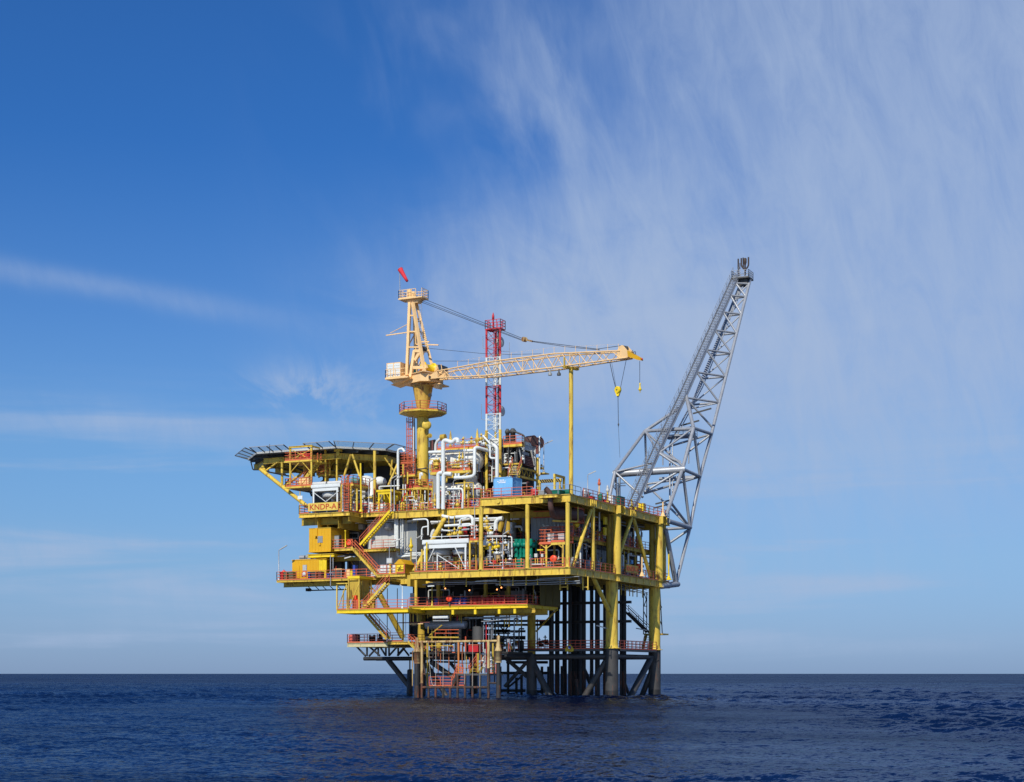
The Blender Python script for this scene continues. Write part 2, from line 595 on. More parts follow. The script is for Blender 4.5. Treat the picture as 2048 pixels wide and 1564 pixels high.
def drum(t, c, m, r=.29, h=.88, name='drum_body'):
    t.p(name, m).lathe(c, [(r * .97, 0), (r, .02), (r, h * .31), (r * 1.05, h * .33), (r, h * .35), (r, h * .64), (r * 1.05, h * .66), (r, h * .68), (r, h - .02), (r * .95, h), (r * .93, h - .03)], 14)
def psv(b, c, s=1.0):
    """bell shaped relief valve"""
    b.lathe(c, [(.16 * s, 0), (.16 * s, .12 * s), (.09 * s, .14 * s), (.1 * s, .3 * s), (.24 * s, .42 * s), (.24 * s, .62 * s), (.13 * s, .78 * s), (.11 * s, 1.1 * s), (.04 * s, 1.45 * s), (.01, 1.6 * s)], 10)
def valve(b, c, s=1.0, ax=(1, 0, 0)):
    c, ax = Vector(c), Vector(ax)
    b.tube(c - ax * .3 * s, c - ax * .24 * s, .2 * s, n=10)
    b.tube(c + ax * .24 * s, c + ax * .3 * s, .2 * s, n=10)
    b.ball(c, .22 * s, 10)
    b.tube(c, c + Vector((0, 0, .45 * s)), .06 * s, n=6)
    b.lathe(c + Vector((0, 0, .42 * s)), [(.2 * s, 0), (.2 * s, .06 * s), (.08 * s, .09 * s), (.05 * s, .25 * s)], 10)
def vessel(b, p, q, r, n=28):
    """horizontal drum with dished ends"""
    p, q = Vector(p), Vector(q)
    L_ = (q - p).length
    k = 6
    pr = [(r * math.sin(math.pi / 2 * i / k), -r * .55 * math.cos(math.pi / 2 * i / k)) for i in range(k)]
    pr += [(r, 0), (r, L_)] + [(r * math.cos(math.pi / 2 * i / k), L_ + r * .55 * math.sin(math.pi / 2 * i / k)) for i in range(1, k + 1)]
    b.lathe(p, pr, n, q - p)
def lattice(b, chords, n, r, rb=None, x=True):
    """bracing between neighbouring chords; each chord is (p, q)"""
    rb = rb or r
    P = [[Vector(p).lerp(Vector(q), i / n) for i in range(n + 1)] for p, q in chords]
    m = len(P)
    for k in range(m):
        A, B_ = P[k], P[(k + 1) % m]
        if m == 2 and k == 1:
            break
        for i in range(n):
            if i % 2 == k % 2:
                b.tube(A[i], B_[i + 1], rb, n=6)
            else:
                b.tube(B_[i], A[i + 1], rb, n=6)
            if i and x:
                b.tube(A[i], B_[i], rb, n=6)
FONT = {}
def lettering(b, text, org, size, xd=(1, 0, 0), n=(0, -1, 0), thick=.02, wide=1.0, lead=1.0):
    """flat raised letters; org is the left end of the base line"""
    cu = bpy.data.curves.new('lettering', 'FONT')
    cu.body = text
    cu.size = 1
    cu.align_x = 'LEFT'
    cu.resolution_u = 3
    cu.offset = .012
    cu.space_line = lead
    ob = bpy.data.objects.new('lettering', cu)
    COL.objects.link(ob)
    dg = bpy.context.evaluated_depsgraph_get()
    me = bpy.data.meshes.new_from_object(ob.evaluated_get(dg))
    bpy.data.objects.remove(ob)
    X, Nn = Vector(xd), Vector(n)
    vs = [Vector(org) + X * (v.co.x * size * wide) + Vector((0, 0, v.co.y * size)) for v in me.vertices]
    fs = [tuple(p.vertices) for p in me.polygons]
    o = len(vs)
    b.add([v + Nn * thick for v in vs] + vs, fs)
    ed = {}
    for f in fs:
        for i in range(len(f)):
            k = (f[i], f[(i + 1) % len(f)])
            ed[k] = ed.get(k, 0) + 1
    b.add([v + Nn * thick for v in vs] + vs, [(j, i, i + o, j + o) for (i, j) in ed if (j, i) not in ed])
    bpy.data.meshes.remove(me)
    bpy.data.curves.remove(cu)
# ------------------------------------------------------------------ sea
def build_sea():
    nf, na = 1120, 760
    d = [26.0]
    while len(d) < nf:
        d.append(d[-1] + .16 + .0009 * (d[-1] - 26) + (max(0, d[-1] - 200) * .004))
    while d[-1] < 16000:
        d.append(d[-1] * 1.12)
    d = np.array(d)
    A = np.radians(np.linspace(-32, 32, na)) - YAW          # clockwise bearing from +y
    rng = np.random.default_rng(11)
    D, AA = np.meshgrid(d, A, indexing='ij')
    X = CXW + D * np.sin(AA)
    Y = CYW + D * np.cos(AA)
    Z = np.zeros_like(X)
    sp = np.maximum(D * (A[1] - A[0]), np.gradient(d)[:, None])
    wind = math.radians(235)
    gust = np.zeros_like(X)
    for k in range(7):
        lam = rng.uniform(18, 60)
        th = rng.uniform(0, 6.28)
        gust += np.sin(2 * np.pi / lam * (X * math.cos(th) + Y * math.sin(th)) + rng.uniform(0, 6.28))
    gust = .85 + .34 * np.clip(gust / 2, -1, 1.4)
    # calm patch added to steady the mirrored platform, ragged at its edge
    XR = (X - CXW) * math.cos(YAW) + (Y - CYW) * math.sin(YAW)
    rag = .22 * np.sin(X / 9 + 1.3 * np.sin(Y / 13)) + .16 * np.sin(Y / 6.5 + X / 17)
    q_ = ((XR + 8) / 31) ** 2 + ((D - 105) / 92) ** 2 + rag
    calm = np.clip((1.25 - q_) / .6, 0, 1)
    gust = gust * (1 - .70 * calm * calm * (3 - 2 * calm))
    for k in range(84):
        lam = 0.6 * (13 ** (k / 83)) * rng.uniform(.9, 1.1)
        th = wind + rng.normal(0, .62)
        amp = .0084 * lam ** .72 * rng.uniform(.5, 1.4)
        kk = 2 * np.pi / lam
        fade = np.clip((lam / sp - 2.2) / 2.0, 0, 1)
        ph = kk * (X * math.cos(th) + Y * math.sin(th)) + rng.uniform(0, 6.28)
        s_ = np.sin(ph)
        Z += amp * fade * gust * (s_ + .28 * np.cos(2 * ph))
    n0, n1 = X.shape
    V = np.stack([X, Y, Z], -1).reshape(-1, 3)
    I = np.arange(n0 * n1).reshape(n0, n1)
    F = np.stack([I[:-1, :-1], I[:-1, 1:], I[1:, 1:], I[1:, :-1]], -1).reshape(-1, 4)[:, ::-1]
    # the rest of the circle, seen only in reflections or from elsewhere
    ex_v, ex_f = [], []
    o = len(V)
    an = np.radians(np.linspace(32, 328, 60)) - YAW
    for a in an:
        for r in (0.5, 26, 200, 16000):
            ex_v.append((CXW + r * math.sin(a), CYW + r * math.cos(a), -.02))
    for i in range(59):
        for j in range(3):
            ex_f.append((o + i * 4 + j, o + i * 4 + j + 1, o + i * 4 + j + 5, o + i * 4 + j + 4))
    for a0, a1 in ((-32, -16), (-16, 0), (0, 16), (16, 32)):
        p = len(ex_v) + o
        for a in (a0, a1):
            for r in (0.5, 26):
                t = math.radians(a) - YAW
                ex_v.append((CXW + r * math.sin(t), CYW + r * math.cos(t), -.02))
        ex_f.append((p, p + 1, p + 3, p + 2))
    V = np.concatenate([V, np.array(ex_v)])
    F = np.concatenate([F, np.array(ex_f)[:, ::-1]])
    me = bpy.data.meshes.new('sea')
    me.vertices.add(len(V))
    me.vertices.foreach_set('co', V.astype(np.float32).ravel())
    me.loops.add(F.size)
    me.loops.foreach_set('vertex_index', F.astype(np.int32).ravel())
    me.polygons.add(len(F))
    me.polygons.foreach_set('loop_start', np.arange(0, F.size, 4, dtype=np.int32))
    me.polygons.foreach_set('loop_total', np.full(len(F), 4, dtype=np.int32))
    me.polygons.foreach_set('use_smooth', np.ones(len(F), dtype=bool))
    me.update(calc_edges=True)
    me.validate()
    ob = bpy.data.objects.new('sea', me)
    COL.objects.link(ob)
    ob['kind'] = 'structure'
    ob['label'] = 'dark blue choppy open sea reaching to the horizon'
    ob['category'] = 'sea'
    m = bpy.data.materials.new('sea_water')
    m.use_nodes = True
    nt = m.node_tree
    N, L = nt.nodes.new, nt.links.new
    g = N('ShaderNodeNewGeometry')
    tl = N('ShaderNodeVectorMath')          # constant tilt added to the normals so the water mirrors higher, darker sky
    tl.operation = 'ADD'
    tl.inputs[1].default_value = (.035, -.075, 0)
    L(g.outputs['Normal'], tl.inputs[0])
    acc = tl.outputs[0]
    ln = N('ShaderNodeVectorMath')          # rougher open water away from the platform
    ln.operation = 'LENGTH'
    L(g.outputs['Position'], ln.inputs[0])
    far = N('ShaderNodeMapRange')
    far.inputs['From Min'].default_value = 60
    far.inputs['From Max'].default_value = 420
    far.inputs['To Min'].default_value = 1.0
    far.inputs['To Max'].default_value = 4.0
    L(ln.outputs['Value'], far.inputs['Value'])
    for sc, k, det in ((.55, .22, 3), (2.1, .58, 4), (6.0, .62, 3)):
        n = N('ShaderNodeTexNoise')
        n.inputs['Scale'].default_value = sc
        n.inputs['Detail'].default_value = det
        n.inputs['Roughness'].default_value = .6
        L(g.outputs['Position'], n.inputs['Vector'])
        su = N('ShaderNodeVectorMath')
        su.operation = 'SUBTRACT'
        su.inputs[1].default_value = (.5, .5, .5)
        L(n.outputs['Color'], su.inputs[0])
        ml = N('ShaderNodeVectorMath')
        ml.operation = 'MULTIPLY'
        kx = N('ShaderNodeCombineXYZ')
        km = N('ShaderNodeMath')
        km.operation = 'MULTIPLY'
        km.inputs[1].default_value = k
        L(far.outputs[0], km.inputs[0])
        L(km.outputs[0], kx.inputs[0])
        L(km.outputs[0], kx.inputs[1])
        L(kx.outputs[0], ml.inputs[1])
        L(su.outputs[0], ml.inputs[0])
        ad = N('ShaderNodeVectorMath')
        ad.operation = 'ADD'
        L(acc, ad.inputs[0])
        L(ml.outputs[0], ad.inputs[1])
        acc = ad.outputs[0]
    prev = N('ShaderNodeVectorMath')
    prev.operation = 'NORMALIZE'
    L(acc, prev.inputs[0])
    # a wind roughened sea mirrors far less at a glancing view than flat water
    fr = N('ShaderNodeFresnel')
    fr.inputs['IOR'].default_value = 1.33
    L(prev.outputs[0], fr.inputs['Normal'])
    mp = N('ShaderNodeMapping')
    mp.inputs['Rotation'].default_value = (0, 0, -YAW)
    mp.inputs['Scale'].default_value = (.010, .030, 1)
    L(g.outputs['Position'], mp.inputs['Vector'])
    gn = N('ShaderNodeTexNoise')
    gn.inputs['Scale'].default_value = 1.0
    gn.inputs['Detail'].default_value = 8
    gn.inputs['Roughness'].default_value = .75
    L(mp.outputs[0], gn.inputs['Vector'])
    pk = N('ShaderNodeMapRange')
    pk.inputs['From Min'].default_value = .3
    pk.inputs['From Max'].default_value = .7
    pk.inputs['To Min'].default_value = .13
    pk.inputs['To Max'].default_value = .39
    L(gn.outputs['Fac'], pk.inputs['Value'])
    mn = N('ShaderNodeMath')
    mn.operation = 'MULTIPLY'
    L(fr.outputs[0], mn.inputs[0])
    L(pk.outputs[0], mn.inputs[1])
    df = N('ShaderNodeBsdfDiffuse')
    df.inputs['Color'].default_value = (.0010, .0038, .020, 1)
    gl = N('ShaderNodeBsdfGlossy')
    gl.inputs['Color'].default_value = (.74, .84, 1, 1)
    gl.inputs['Roughness'].default_value = .05
    L(prev.outputs[0], gl.inputs['Normal'])
    ms = N('ShaderNodeMixShader')
    L(mn.outputs[0], ms.inputs[0])
    L(df.outputs[0], ms.inputs[1])
    L(gl.outputs[0], ms.inputs[2])
    nt.nodes.remove(nt.nodes['Principled BSDF'])
    L(ms.outputs[0], nt.nodes['Material Output'].inputs['Surface'])
    me.materials.append(m)
build_sea()

ZM, ZT, ZC = 15.4, 24.0, 11.05
VL = 15.2                                                   # front row of legs

# ------------------------------------------------------------------ jacket
t = Th('platform_jacket', 'black tubular steel jacket standing in the sea under the platform', 'jacket')
def jleg(x, y, rl, ru, zf, ztop, um=YEL, fl=True):
    t.p('leg', JKT).tube((x, y, -4), (x, y, zf - .02), rl, n=28)
    t.p('tide_band', BLK).tube((x, y, -4), (x, y, .75), rl * 1.012, n=28)
    b = t.p('leg_sleeve', um)
    b.tube((x, y, zf), (x, y, ztop), ru, n=28)
    if fl:
        t.p('flange', um).lathe((x, y, zf - .02), [(ru + .32, 0), (ru + .32, .07), (ru + .03, .1), (ru + .03, .5)], 28)
jleg(-.9, VL, .83, .78, 6.08, 14.58)
jleg(-.9, 30.4, .83, .78, 6.08, 14.58)
jleg(-12.1, VL, .66, .54, 5.4, 14.58, YELD, False)
jleg(-28.3, VL, .55, .55, 5.4, 14.58, YELD, False)
jleg(-28.3, 30.4, .6, .55, 6, 14.58, DGR, False)
jleg(-12.1, 30.4, .6, .55, 6, 14.58, DGR, False)
zb = fv('H', 900, 932, VL).z
def brace(p, q, r, m=JKT, nm='brace', n=14):
    t.p(nm, m).tube(p, q, r, n=n)
brace((-28.3, VL, zb), (-12.1, VL, zb), .3)
brace((-12.1, VL, zb), (-.9, VL, zb), .34)
brace((-.9, VL, zb), (-.9, 30.4, zb), .3)
brace((-12.1, VL, zb), (-12.1, 30.4, zb), .3)
brace((-28.3, 30.4, zb), (-.9, 30.4, zb), .3)
brace(fv('H', 440, 960, VL), fv('H', 665, 1400, VL), .43)
brace(fv('H', 1250, 985, VL), fv('H', 1000, 1400, VL), .40)
brace(fv('H', 400, 1150, VL), fv('H', 180, 960, VL), .27)
brace(fv('H', 400, 990, VL), fv('H', 160, 1255, VL), .24)
brace(fu('H', 1725, 965, -.9), fu('H', 1495, 1400, -.9), .42)
brace(fv('H', 1795, 960, 30.0), fv('H', 1620, 1400, 30), .38)
brace(fv('H', 1440, 1180, 26), fv('H', 1510, 1380, 26), .2, BLR)
brace(fv('H', 1000, 1040, 24), fv('H', 1090, 1240, 24), .28)
brace(fv('G', 1085, 980, 8), fv('G', 1430, 1215, 8), .32)
brace(fv('G', 1035, 1005, 10), fv('G', 1300, 1430, 10), .32)
brace(fv('G', 1330, 1000, 12), fv('G', 1420, 1110, 12), .22)
brace(fv('G', 845, 1090, 14), fv('G', 835, 1440, 12), .42)
# outrigger on the left with its truss
ya = VL - 2
z0 = fv('G', 560, 945, ya).z
xl, xr = fv('G', 290, 945, ya).x, fv('G', 850, 945, ya).x
t.p('outrigger', BLK).tube((xl, ya, z0), (xr + .5, ya, z0), .26, n=14)
t.p('outrigger', BLK).tube((xl, ya + 3.2, z0), (xr + .5, ya + 3.2, z0), .26, n=14)
brace(fv('G', 575, 955, ya), fv('G', 850, 1300, ya), .36)
for a, b_ in (((200, 800), (310, 915)), ((325, 800), (325, 915)), ((350, 800), (480, 910)), ((460, 800), (350, 915)), ((460, 800), (460, 915)), ((480, 800), (550, 910)), ((552, 800), (552, 915)), ((590, 800), (590, 915)), ((590, 910), (690, 800)), ((700, 800), (700, 915)), ((690, 910), (770, 810)), ((760, 820), (830, 910)), ((790, 800), (700, 905))):
    brace(fv('G', a[0], a[1], ya), fv('G', b_[0], b_[1], ya), .13, BLK, 'outrigger_brace', 8)
for x in (840, 800, 250):
    pass
brace(fv('G', 840, 960, ya), fv('G', 840, 1080, ya), .09)
# conductors
for i, (X, w) in enumerate(((662, 55), (725, 52), (805, 52), (862, 42), (905, 56), (945, 56), (1012, 46), (1096, 42), (1158, 55), (1240, 44), (1443, 55), (1408, 22))):
    y = 20.5 + (i * 2.3) % 6
    p = fv('H', X, 700, y)
    r = w * .1855 / 2 / FPX * 205
    t.p('conductor', DRK if i % 3 else BLK).tube((p.x, y, 3.2), (p.x, y, 14.6), r, n=12)
    t.p('conductor', BLR).tube((p.x, y, -4), (p.x, y, 3.2), r * 1.04, n=12)
for z in (9.7, 12.2):
    t.p('conductor_guide', BLK).bar((-14, 22, z), (-1, 22, z), .5, .35)
brace(fv('H', 930, 1180, 19), fv('H', 960, 1400, 19), .22, BLR)
# thin members behind the boat landing
for X, Y0, Y1 in ((110, 1040, 1385), (195, 990, 1385), (285, 1160, 1385), (340, 1130, 1385), (490, 1180, 1385), (560, 1040, 1385), (630, 1040, 1385), (775, 1035, 1385)):
    brace(fv('H', X, Y0, 24), fv('H', X, Y1, 24), .19, BLK, 'riser', 8)
for X0, X1, Y in ((100, 640, 1110), (100, 380, 1300), (480, 640, 1310), (180, 620, 995)):
    brace(fv('H', X0, Y, 24), fv('H', X1, Y, 24), .19, BLK)
brace(fv('H', 190, 1270, 24), fv('H', 350, 1140, 24), .14)

# walkway along the jacket
t = Th('jacket_walkway', 'narrow dark walkway with red guardrails above the black jacket beams', 'walkway')
zw = 6.0
t.p('plating', DGR).box(-19.5, -1.9, VL - .9, VL + .9, zw - .25, zw)
t.p('plating', DGR).box(-1.6, -.2, VL + 1.2, 29.4, zw - .25, zw)
REDR = mat('red_rail_paint', (.50, .085, .04), .55, rust=.3)
rails(t, [(-19.5, VL - .85, zw), (-1.9, VL - .85, zw)], [(-19.5, VL + .85, zw), (-1.9, VL + .85, zw)], [(-.25, VL + 1.2, zw), (-.25, 29.4, zw)], [(-1.55, VL + 1.2, zw), (-1.55, 29.4, zw)], m=REDR)

# ------------------------------------------------------------------ main deck with its columns
t = Th('main_deck', 'yellow lower main deck girders with columns and braces carrying the upper deck', 'deck')
deck(t, [(-21.6, 0), (0, 0), (0, 34), (-29.5, 34), (-29.5, 9), (-21.6, 9)], ZM, .82)
def col(x, y, r, z0=ZM, z1=ZT - .9, m=YEL, nm='column', n=16):
    t.p(nm, m).tube((x, y, z0), (x, y, z1), r, n=n)
zt0 = ZT - .87
for X in (923, 1450, 1908):
    p = fv('E', X, 700, .3)
    b = t.p('column', YEL)
    b.tube((p.x, .3, ZM), (p.x, .3, zt0), .26, n=16)
    b.lathe((p.x, .3, ZM), [(.42, 0), (.42, .05), (.27, .08)], 16)
    if X == 923:
        b.lathe((p.x, .3, ZM + 3.6), [(.3, 0), (.3, .06)], 16)
def br(p, q, r, m=YEL, nm='truss_brace'):
    t.p(nm, m).tube(p, q, r, n=12)
br((-21.2, .4, ZM), (-21.2, 8.9, zt0), .3)
br(fv('E', 445, 190, 9.5), fv('E', 445, 410, 9.5), .2, YELD)
br(fv('E', 553, 200, 9.5), fv('E', 553, 400, 9.5), .14, YELD)
br(fv('N', 700, 20, 10), fv('N', 570, 420, 10), .36, YELD)
br(fv('N', 745, 60, 10), fv('N', 745, 480, 10), .36, YELD)
br(fv('N', 800, 130, 9), fv('N', 1000, 440, 9), .08, YELD)
# shaded face
for y in (VL, 30.4):
    t.p('main_leg', YEL).tube((-.22, y, ZM), (-.22, y, zt0 - .15), .53, n=28)
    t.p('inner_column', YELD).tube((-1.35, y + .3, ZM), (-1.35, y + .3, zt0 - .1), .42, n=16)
    b = t.p('leg_collar', YEL)
    b.lathe((-.62, y, ZM - .9), [(1.0, 0), (1.0, .05), (.8, .06), (.8, .84), (1.0, .86), (1.0, .93)], 28)
    b = t.p('leg_cap', YEL)
    b.lathe((-.22, y, zt0 - .2), [(.85, 0), (.85, .06), (.56, .08), (.56, 1.02), (.9, 1.05), (.9, 1.1)], 28)
    for s_ in (-1, 1):
        b.box(.02, .62, y + s_ * .74 - .03, y + s_ * .74 + .03, zt0 - .12, ZT - .03)
for X, Y0, Y1 in ((815, 520, 1195), (1612, 780, 1250)):
    p = fu('F', X, Y1, -.3)
    t.p('column', YEL).tube((-.3, p.y, ZM), (-.3, p.y, zt0), .25, n=14)
def bu(X0, Y0, X1, Y1, r=.25, u=-.35):
    br(fu('F', X0, Y0, u), fu('F', X1, Y1, u), r)
bu(790, 560, 590, 1200)
bu(1246, 645, 1085, 1130)
bu(1266, 650, 1452, 1290)
bu(1522, 890, 1600, 1240, .28, -.6)
p = fu('H', 1110, 75, -.6)
br(p, fu('H', 1320, 520, -.75), .28, YEL, 'knee_brace')
for X in (818, 1262):
    y = fu('F', X, 600, 0).y
    for k in range(4):
        t.p('node_plate', YEL).box(-.02, .14, y - .9 + k * .55, y - .86 + k * .55, zt0 + .05, ZT - .06)
rails(t, [(-20.9, .1, ZM), (-12.3, .1, ZM)], [(-11.4, .1, ZM), (-6.0, .1, ZM)], [(-5.1, .1, ZM), (-.7, .1, ZM)],
      [(-.12, .1, ZM), (-.12, VL - .9, ZM)], [(-.12, VL + 1, ZM), (-.12, 29.4, ZM)], [(-.12, 31.4, ZM), (-.12, 33.9, ZM)], [(-.12, 33.9, ZM), (-9, 33.9, ZM)])
# pipes and hangers slung under it
t = Th('under_deck_piping', 'grey pipes hung on brackets below the lower main deck', 'pipes')
for X0, Y0, X1, Y1, v, r, m in ((320, 945, 1900, 905, 1.2, .055, GAL), (260, 965, 1450, 940, 2.0, .05, GAL), (1090, 965, 2048, 920, 1.6, .07, GRY), (1180, 975, 2048, 945, 2.2, .07, GRY), (1550, 905, 1950, 880, .8, .05, GRY), (860, 925, 1100, 910, 1.0, .05, WHT), (1590, 890, 2040, 870, 1.2, .045, GRY), (340, 930, 760, 915, 2.6, .04, GRY)):
    t.p('pipe', m).tube(fv('E', X0, Y0, v), fv('E', X1, Y1, v), r, n=8)
for X in (520, 770, 1155, 1300, 1450, 1580, 1900):
    a = fv('E', X, 850, 1.5)
    t.p('hanger', YELD).box(a.x - .05, a.x + .05, 1.1, 1.2, ZM - 1.9, ZM - .82)
for X0, X1 in ((755, 835), (1000, 1055)):
    a, c = fv('H', X0, 170, 5), fv('H', X1, 215, 5)
    b = t.p('hanger', YEL)
    for x in (a.x, c.x):
        b.box(x - .06, x + .06, 5, 5.1, c.z, ZM - .82)
    b.box(a.x + .061, c.x - .061, 5, 5.1, fv('H', X0, 190, 5).z, fv('H', X0, 190, 5).z + .12)
b = t.p('pipe', GRY)
for k, (X, Y) in enumerate(((955, 120), (970, 90), (985, 80))):
    b.path([fu('H', X - 60, 135 + 6 * k, -1.2), fu('H', X, 130 + 6 * k, -1.2), fu('H', X, 60, -1.2)], .05, 6)
for k, (X0, Y0, X1, Y1) in enumerate(((1380, 170, 1700, 245), (1380, 190, 1700, 262), (1400, 150, 1690, 215), (1390, 205, 1560, 240))):
    t.p('pipe', GRY).tube(fu('H', X0, Y0, -1.6), fu('H', X1, Y1, -1.6), .05, n=6)
for X in (1410, 1455, 1500, 1535, 1580, 1640):
    a = fu('H', X, 190, -1.5)
    t.p('hanger', YELD).box(-1.5, -1.4, a.y, a.y + .1, 13.0, ZM - .82)

# ------------------------------------------------------------------ upper deck
t = Th('upper_deck', 'yellow upper deck girders framing the roof of the process level', 'deck')
deck(t, [(-11.9, 0), (0, 0), (0, 34), (-29.5, 34), (-29.5, 8.6), (-11.9, 8.6)], ZT, .88, sec=.75)
for x in (-8.4, -4.2):
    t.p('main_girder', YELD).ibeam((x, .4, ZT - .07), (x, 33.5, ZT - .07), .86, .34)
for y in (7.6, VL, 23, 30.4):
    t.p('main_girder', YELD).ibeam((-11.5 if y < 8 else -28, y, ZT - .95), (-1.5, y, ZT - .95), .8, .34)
rails(t, [(-11.8, .1, ZT), (-4.9, .1, ZT)], [(-11.8, .1, ZT), (-11.8, 8, ZT)])
rails(t, [(-4.5, .1, ZT), (-.1, .1, ZT)], [(-.1, .1, ZT), (-.1, 3.5, ZT)], m=GAL, rows=2, toe=0)
rails(t, [(-.1, 4.2, ZT), (-.1, 33.9, ZT)], [(-.1, 33.9, ZT), (-12, 33.9, ZT)])
b = t.p('lug_plate', YEL)
b.lathe((-9.4, 0, ZT - .45), [(.02, 0), (.25, .01), (.25, .03)], 12, (0, -1, 0))

# small platform hung on the upper deck front around the exhaust
t = Th('exhaust_landing', 'small yellow ledge around the brown exhaust pipe at the upper deck corner', 'platform')
x0, x1, _, _ = span('F', 220, 430, 430, 460, -.9)
deck(t, [(x0, -1.3), (x1, -1.3), (x1, -.02), (x0, -.02)], ZT - .1, .35, fw=.2)

# ------------------------------------------------------------------ process mezzanine
t = Th('process_mezzanine', 'dark mezzanine floor with red guardrails inside the process level', 'deck')
zz = fu('F', 900, 895, -1).z
deck(t, [(-21, 9.5), (-5.2, 9.5), (-5.2, 5), (-1.6, 5), (-1.6, 32), (-21, 32)], zz, .4, m=YELD)
rails(t, [(-1.7, 5, zz), (-1.7, 32, zz)], [(-21, 9.6, zz), (-5.2, 9.6, zz), (-5.2, 5, zz), (-1.7, 5, zz)], m=REDR)
for y in (7, 12, 18, 20.5, 23, 25.5, 28):
    t.p('post', YELD).tube((-1.8, y, ZM), (-1.8, y, zz - .4), .11, n=8)
for y in (19, 22, 25, 28.5):
    t.p('post', YELD).tube((-2.6, y, zz), (-2.6, y, zt0), .1, n=8)

# ------------------------------------------------------------------ cellar deck
t = Th('cellar_deck', 'bright yellow edged cellar deck hanging below the main deck', 'deck')
VC = 2.9                                                    # front edge, set back under the main deck
ZL = ZC - .12                                               # its left wing stands forward and a little lower
ZC = fv('0', 1055, 1208, VC).z
xa = fv('D', 740, 1130, -.3).x
xb = fv('D', 1540, 1100, VC).x
xw = fv('D', 1540, 1100, -.3).x
xe = fv('0', 1055, 1208, VC).x
deck(t, [(xa, -.3), (xw, -.3), (xw, 4.2), (xa, 4.2)], ZL, .42, m=BRY, fw=.2)
deck(t, [(xb, VC), (xe, VC), (xe, 12), (xb, 12)], ZC, .4, m=BRY)
for X in (595, 850, 1122, 1300):
    x = fv('E', X, 1240, VC).x
    t.p('hanger_stub', BRY).box(x - .16, x + .16, VC + .1, VC + .4, ZC - 1.1, ZC - .46)
t.p('main_girder', YELD).ibeam((xb + .3, VC + 1.4, ZC - .46), (xe + .4, VC + 1.4, ZC - .46), .55, .3)
t.p('main_girder', YELD).ibeam((xb + .3, VC + 5, ZC - .46), (xe + .4, VC + 5, ZC - .46), .7, .3)
rails(t, [(fv('E', 1445, 1180, VC).x, VC + .1, ZC), (fv('E', 310, 1180, VC).x, VC + .1, ZC)], [(xe - .1, VC + .1, ZC), (xe - .1, 11.9, ZC)], m=REDR)  # stretch of rail in shade coloured darker red, the lit stretch stays orange
rails(t, [(xb + .1, VC + .1, ZC), (fv('E', 310, 1180, VC).x - .1, VC + .1, ZC)])
rails(t, [(xa + .05, -.25, ZL), (xw - .1, -.25, ZL)])
for X in (182, 975, 1235, 440):
    p = fv('E', X, 1050, 6 if X > 300 else VC + .3)
    t.p('column', YELD if X > 300 else YEL).tube((p.x, p.y, ZC), (p.x, p.y, ZM - .8), .26 if X > 300 else .2, n=14)
YELS = mat('shaded_yellow_panel', (.13, .10, .025), .7, rust=.4)  # yellow wall coloured dark olive for the shade under the main deck
b = t.p('end_wall', YELS)
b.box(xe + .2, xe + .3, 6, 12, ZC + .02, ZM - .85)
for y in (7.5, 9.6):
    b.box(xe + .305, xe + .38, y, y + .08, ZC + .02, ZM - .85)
t.p('knee_brace', YELD).tube((xe + .2, 11, ZC - .4), fv('H', 500, 660, VL - .3), .12, n=10)
t = Th('cellar_backdrop', 'added dark backdrop at the back of the cellar deck', 'wall')  # dark sheet added to stand for the shade under the main deck
t.p('wall_panel', DRK).box(-28, xe + .1, 12.2, 12.4, ZC - .3, ZM - .9)
for x in (-26, -22.5, -19, -15.5, -12, -8.5):
    t.p('frame', DGR).box(x, x + .25, 12, 12.19, ZC, ZM - .9)
# ------------------------------------------------------------------ pedestal crane
def fl(c, X, Y, P, d):
    """the point seen at X, Y that stands in the upright plane through P along d"""
    a, b, e = _ray(c, X, Y)
    ox, oy = CXW - P[0], CYW - P[1]
    t = (ox * -d[1] + oy * d[0]) / (a * d[1] - b * d[0])
    return Vector((CXW + t * a, CYW + t * b, EYE + t * e))
PC = Vector((fv('C', 396, 500, VL).x, VL, 0))
zr = fv('B', 455, 1412, VL).z
ztop = fv('B', 457, 1178, VL).z
t = Th('pedestal_crane', 'buff lattice boom crane on a tall yellow pedestal, boom lowered onto its rest', 'crane')
ped = t.p('pedestal', YEL)
ped.tube((PC.x, VL, ZM), (PC.x, VL, zr + .3), .80, n=28)
t.p('pedestal_cone', mat('rusty_gold_paint', (.60, .38, .07), .6, rust=.75, nscale=.6)).lathe((PC.x, VL, zr + .3), [(.80, 0), (.84, .3), (1.36, ztop - zr - .5), (1.40, ztop - zr - .3)], 28)
for z in (ZT + 1.9, ZT + 6.2):
    ped.lathe((PC.x, VL, z), [(.81, 0), (.86, .02), (.86, .1), (.81, .12)], 28)
c = fv('C', 440, 62, VL - 1)
t.p('manhole_cover', YEL).lathe(c, [(.62, 0), (.62, .25), (.2, .28)], 20, (.55, -.8, -.1))
c = fv('C', 455, 195, VL - .3)
t.p('nozzle', YEL).lathe(c, [(.22, 0), (.22, .5), (.30, .5), (.30, .65)], 14, (.85, -.5, 0))
c = fv('B', 520, 1262, VL - .7)
t.p('porthole', DGR).lathe(c, [(.26, 0), (.26, .1)], 14, (.75, -.6, -.2))
oct_ = [(PC.x + 3.2 * math.cos(R(22.5 + 45 * i)), VL + 3.2 * math.sin(R(22.5 + 45 * i))) for i in range(8)]
b = t.p('ring_platform', YEL)
n = 8
vs = [(x, y, zr) for x, y in oct_] + [(x, y, zr - .22) for x, y in oct_] + [(PC.x + .85 * math.cos(R(22.5 + 45 * i)), VL + .85 * math.sin(R(22.5 + 45 * i)), zr - .75) for i in range(8)]
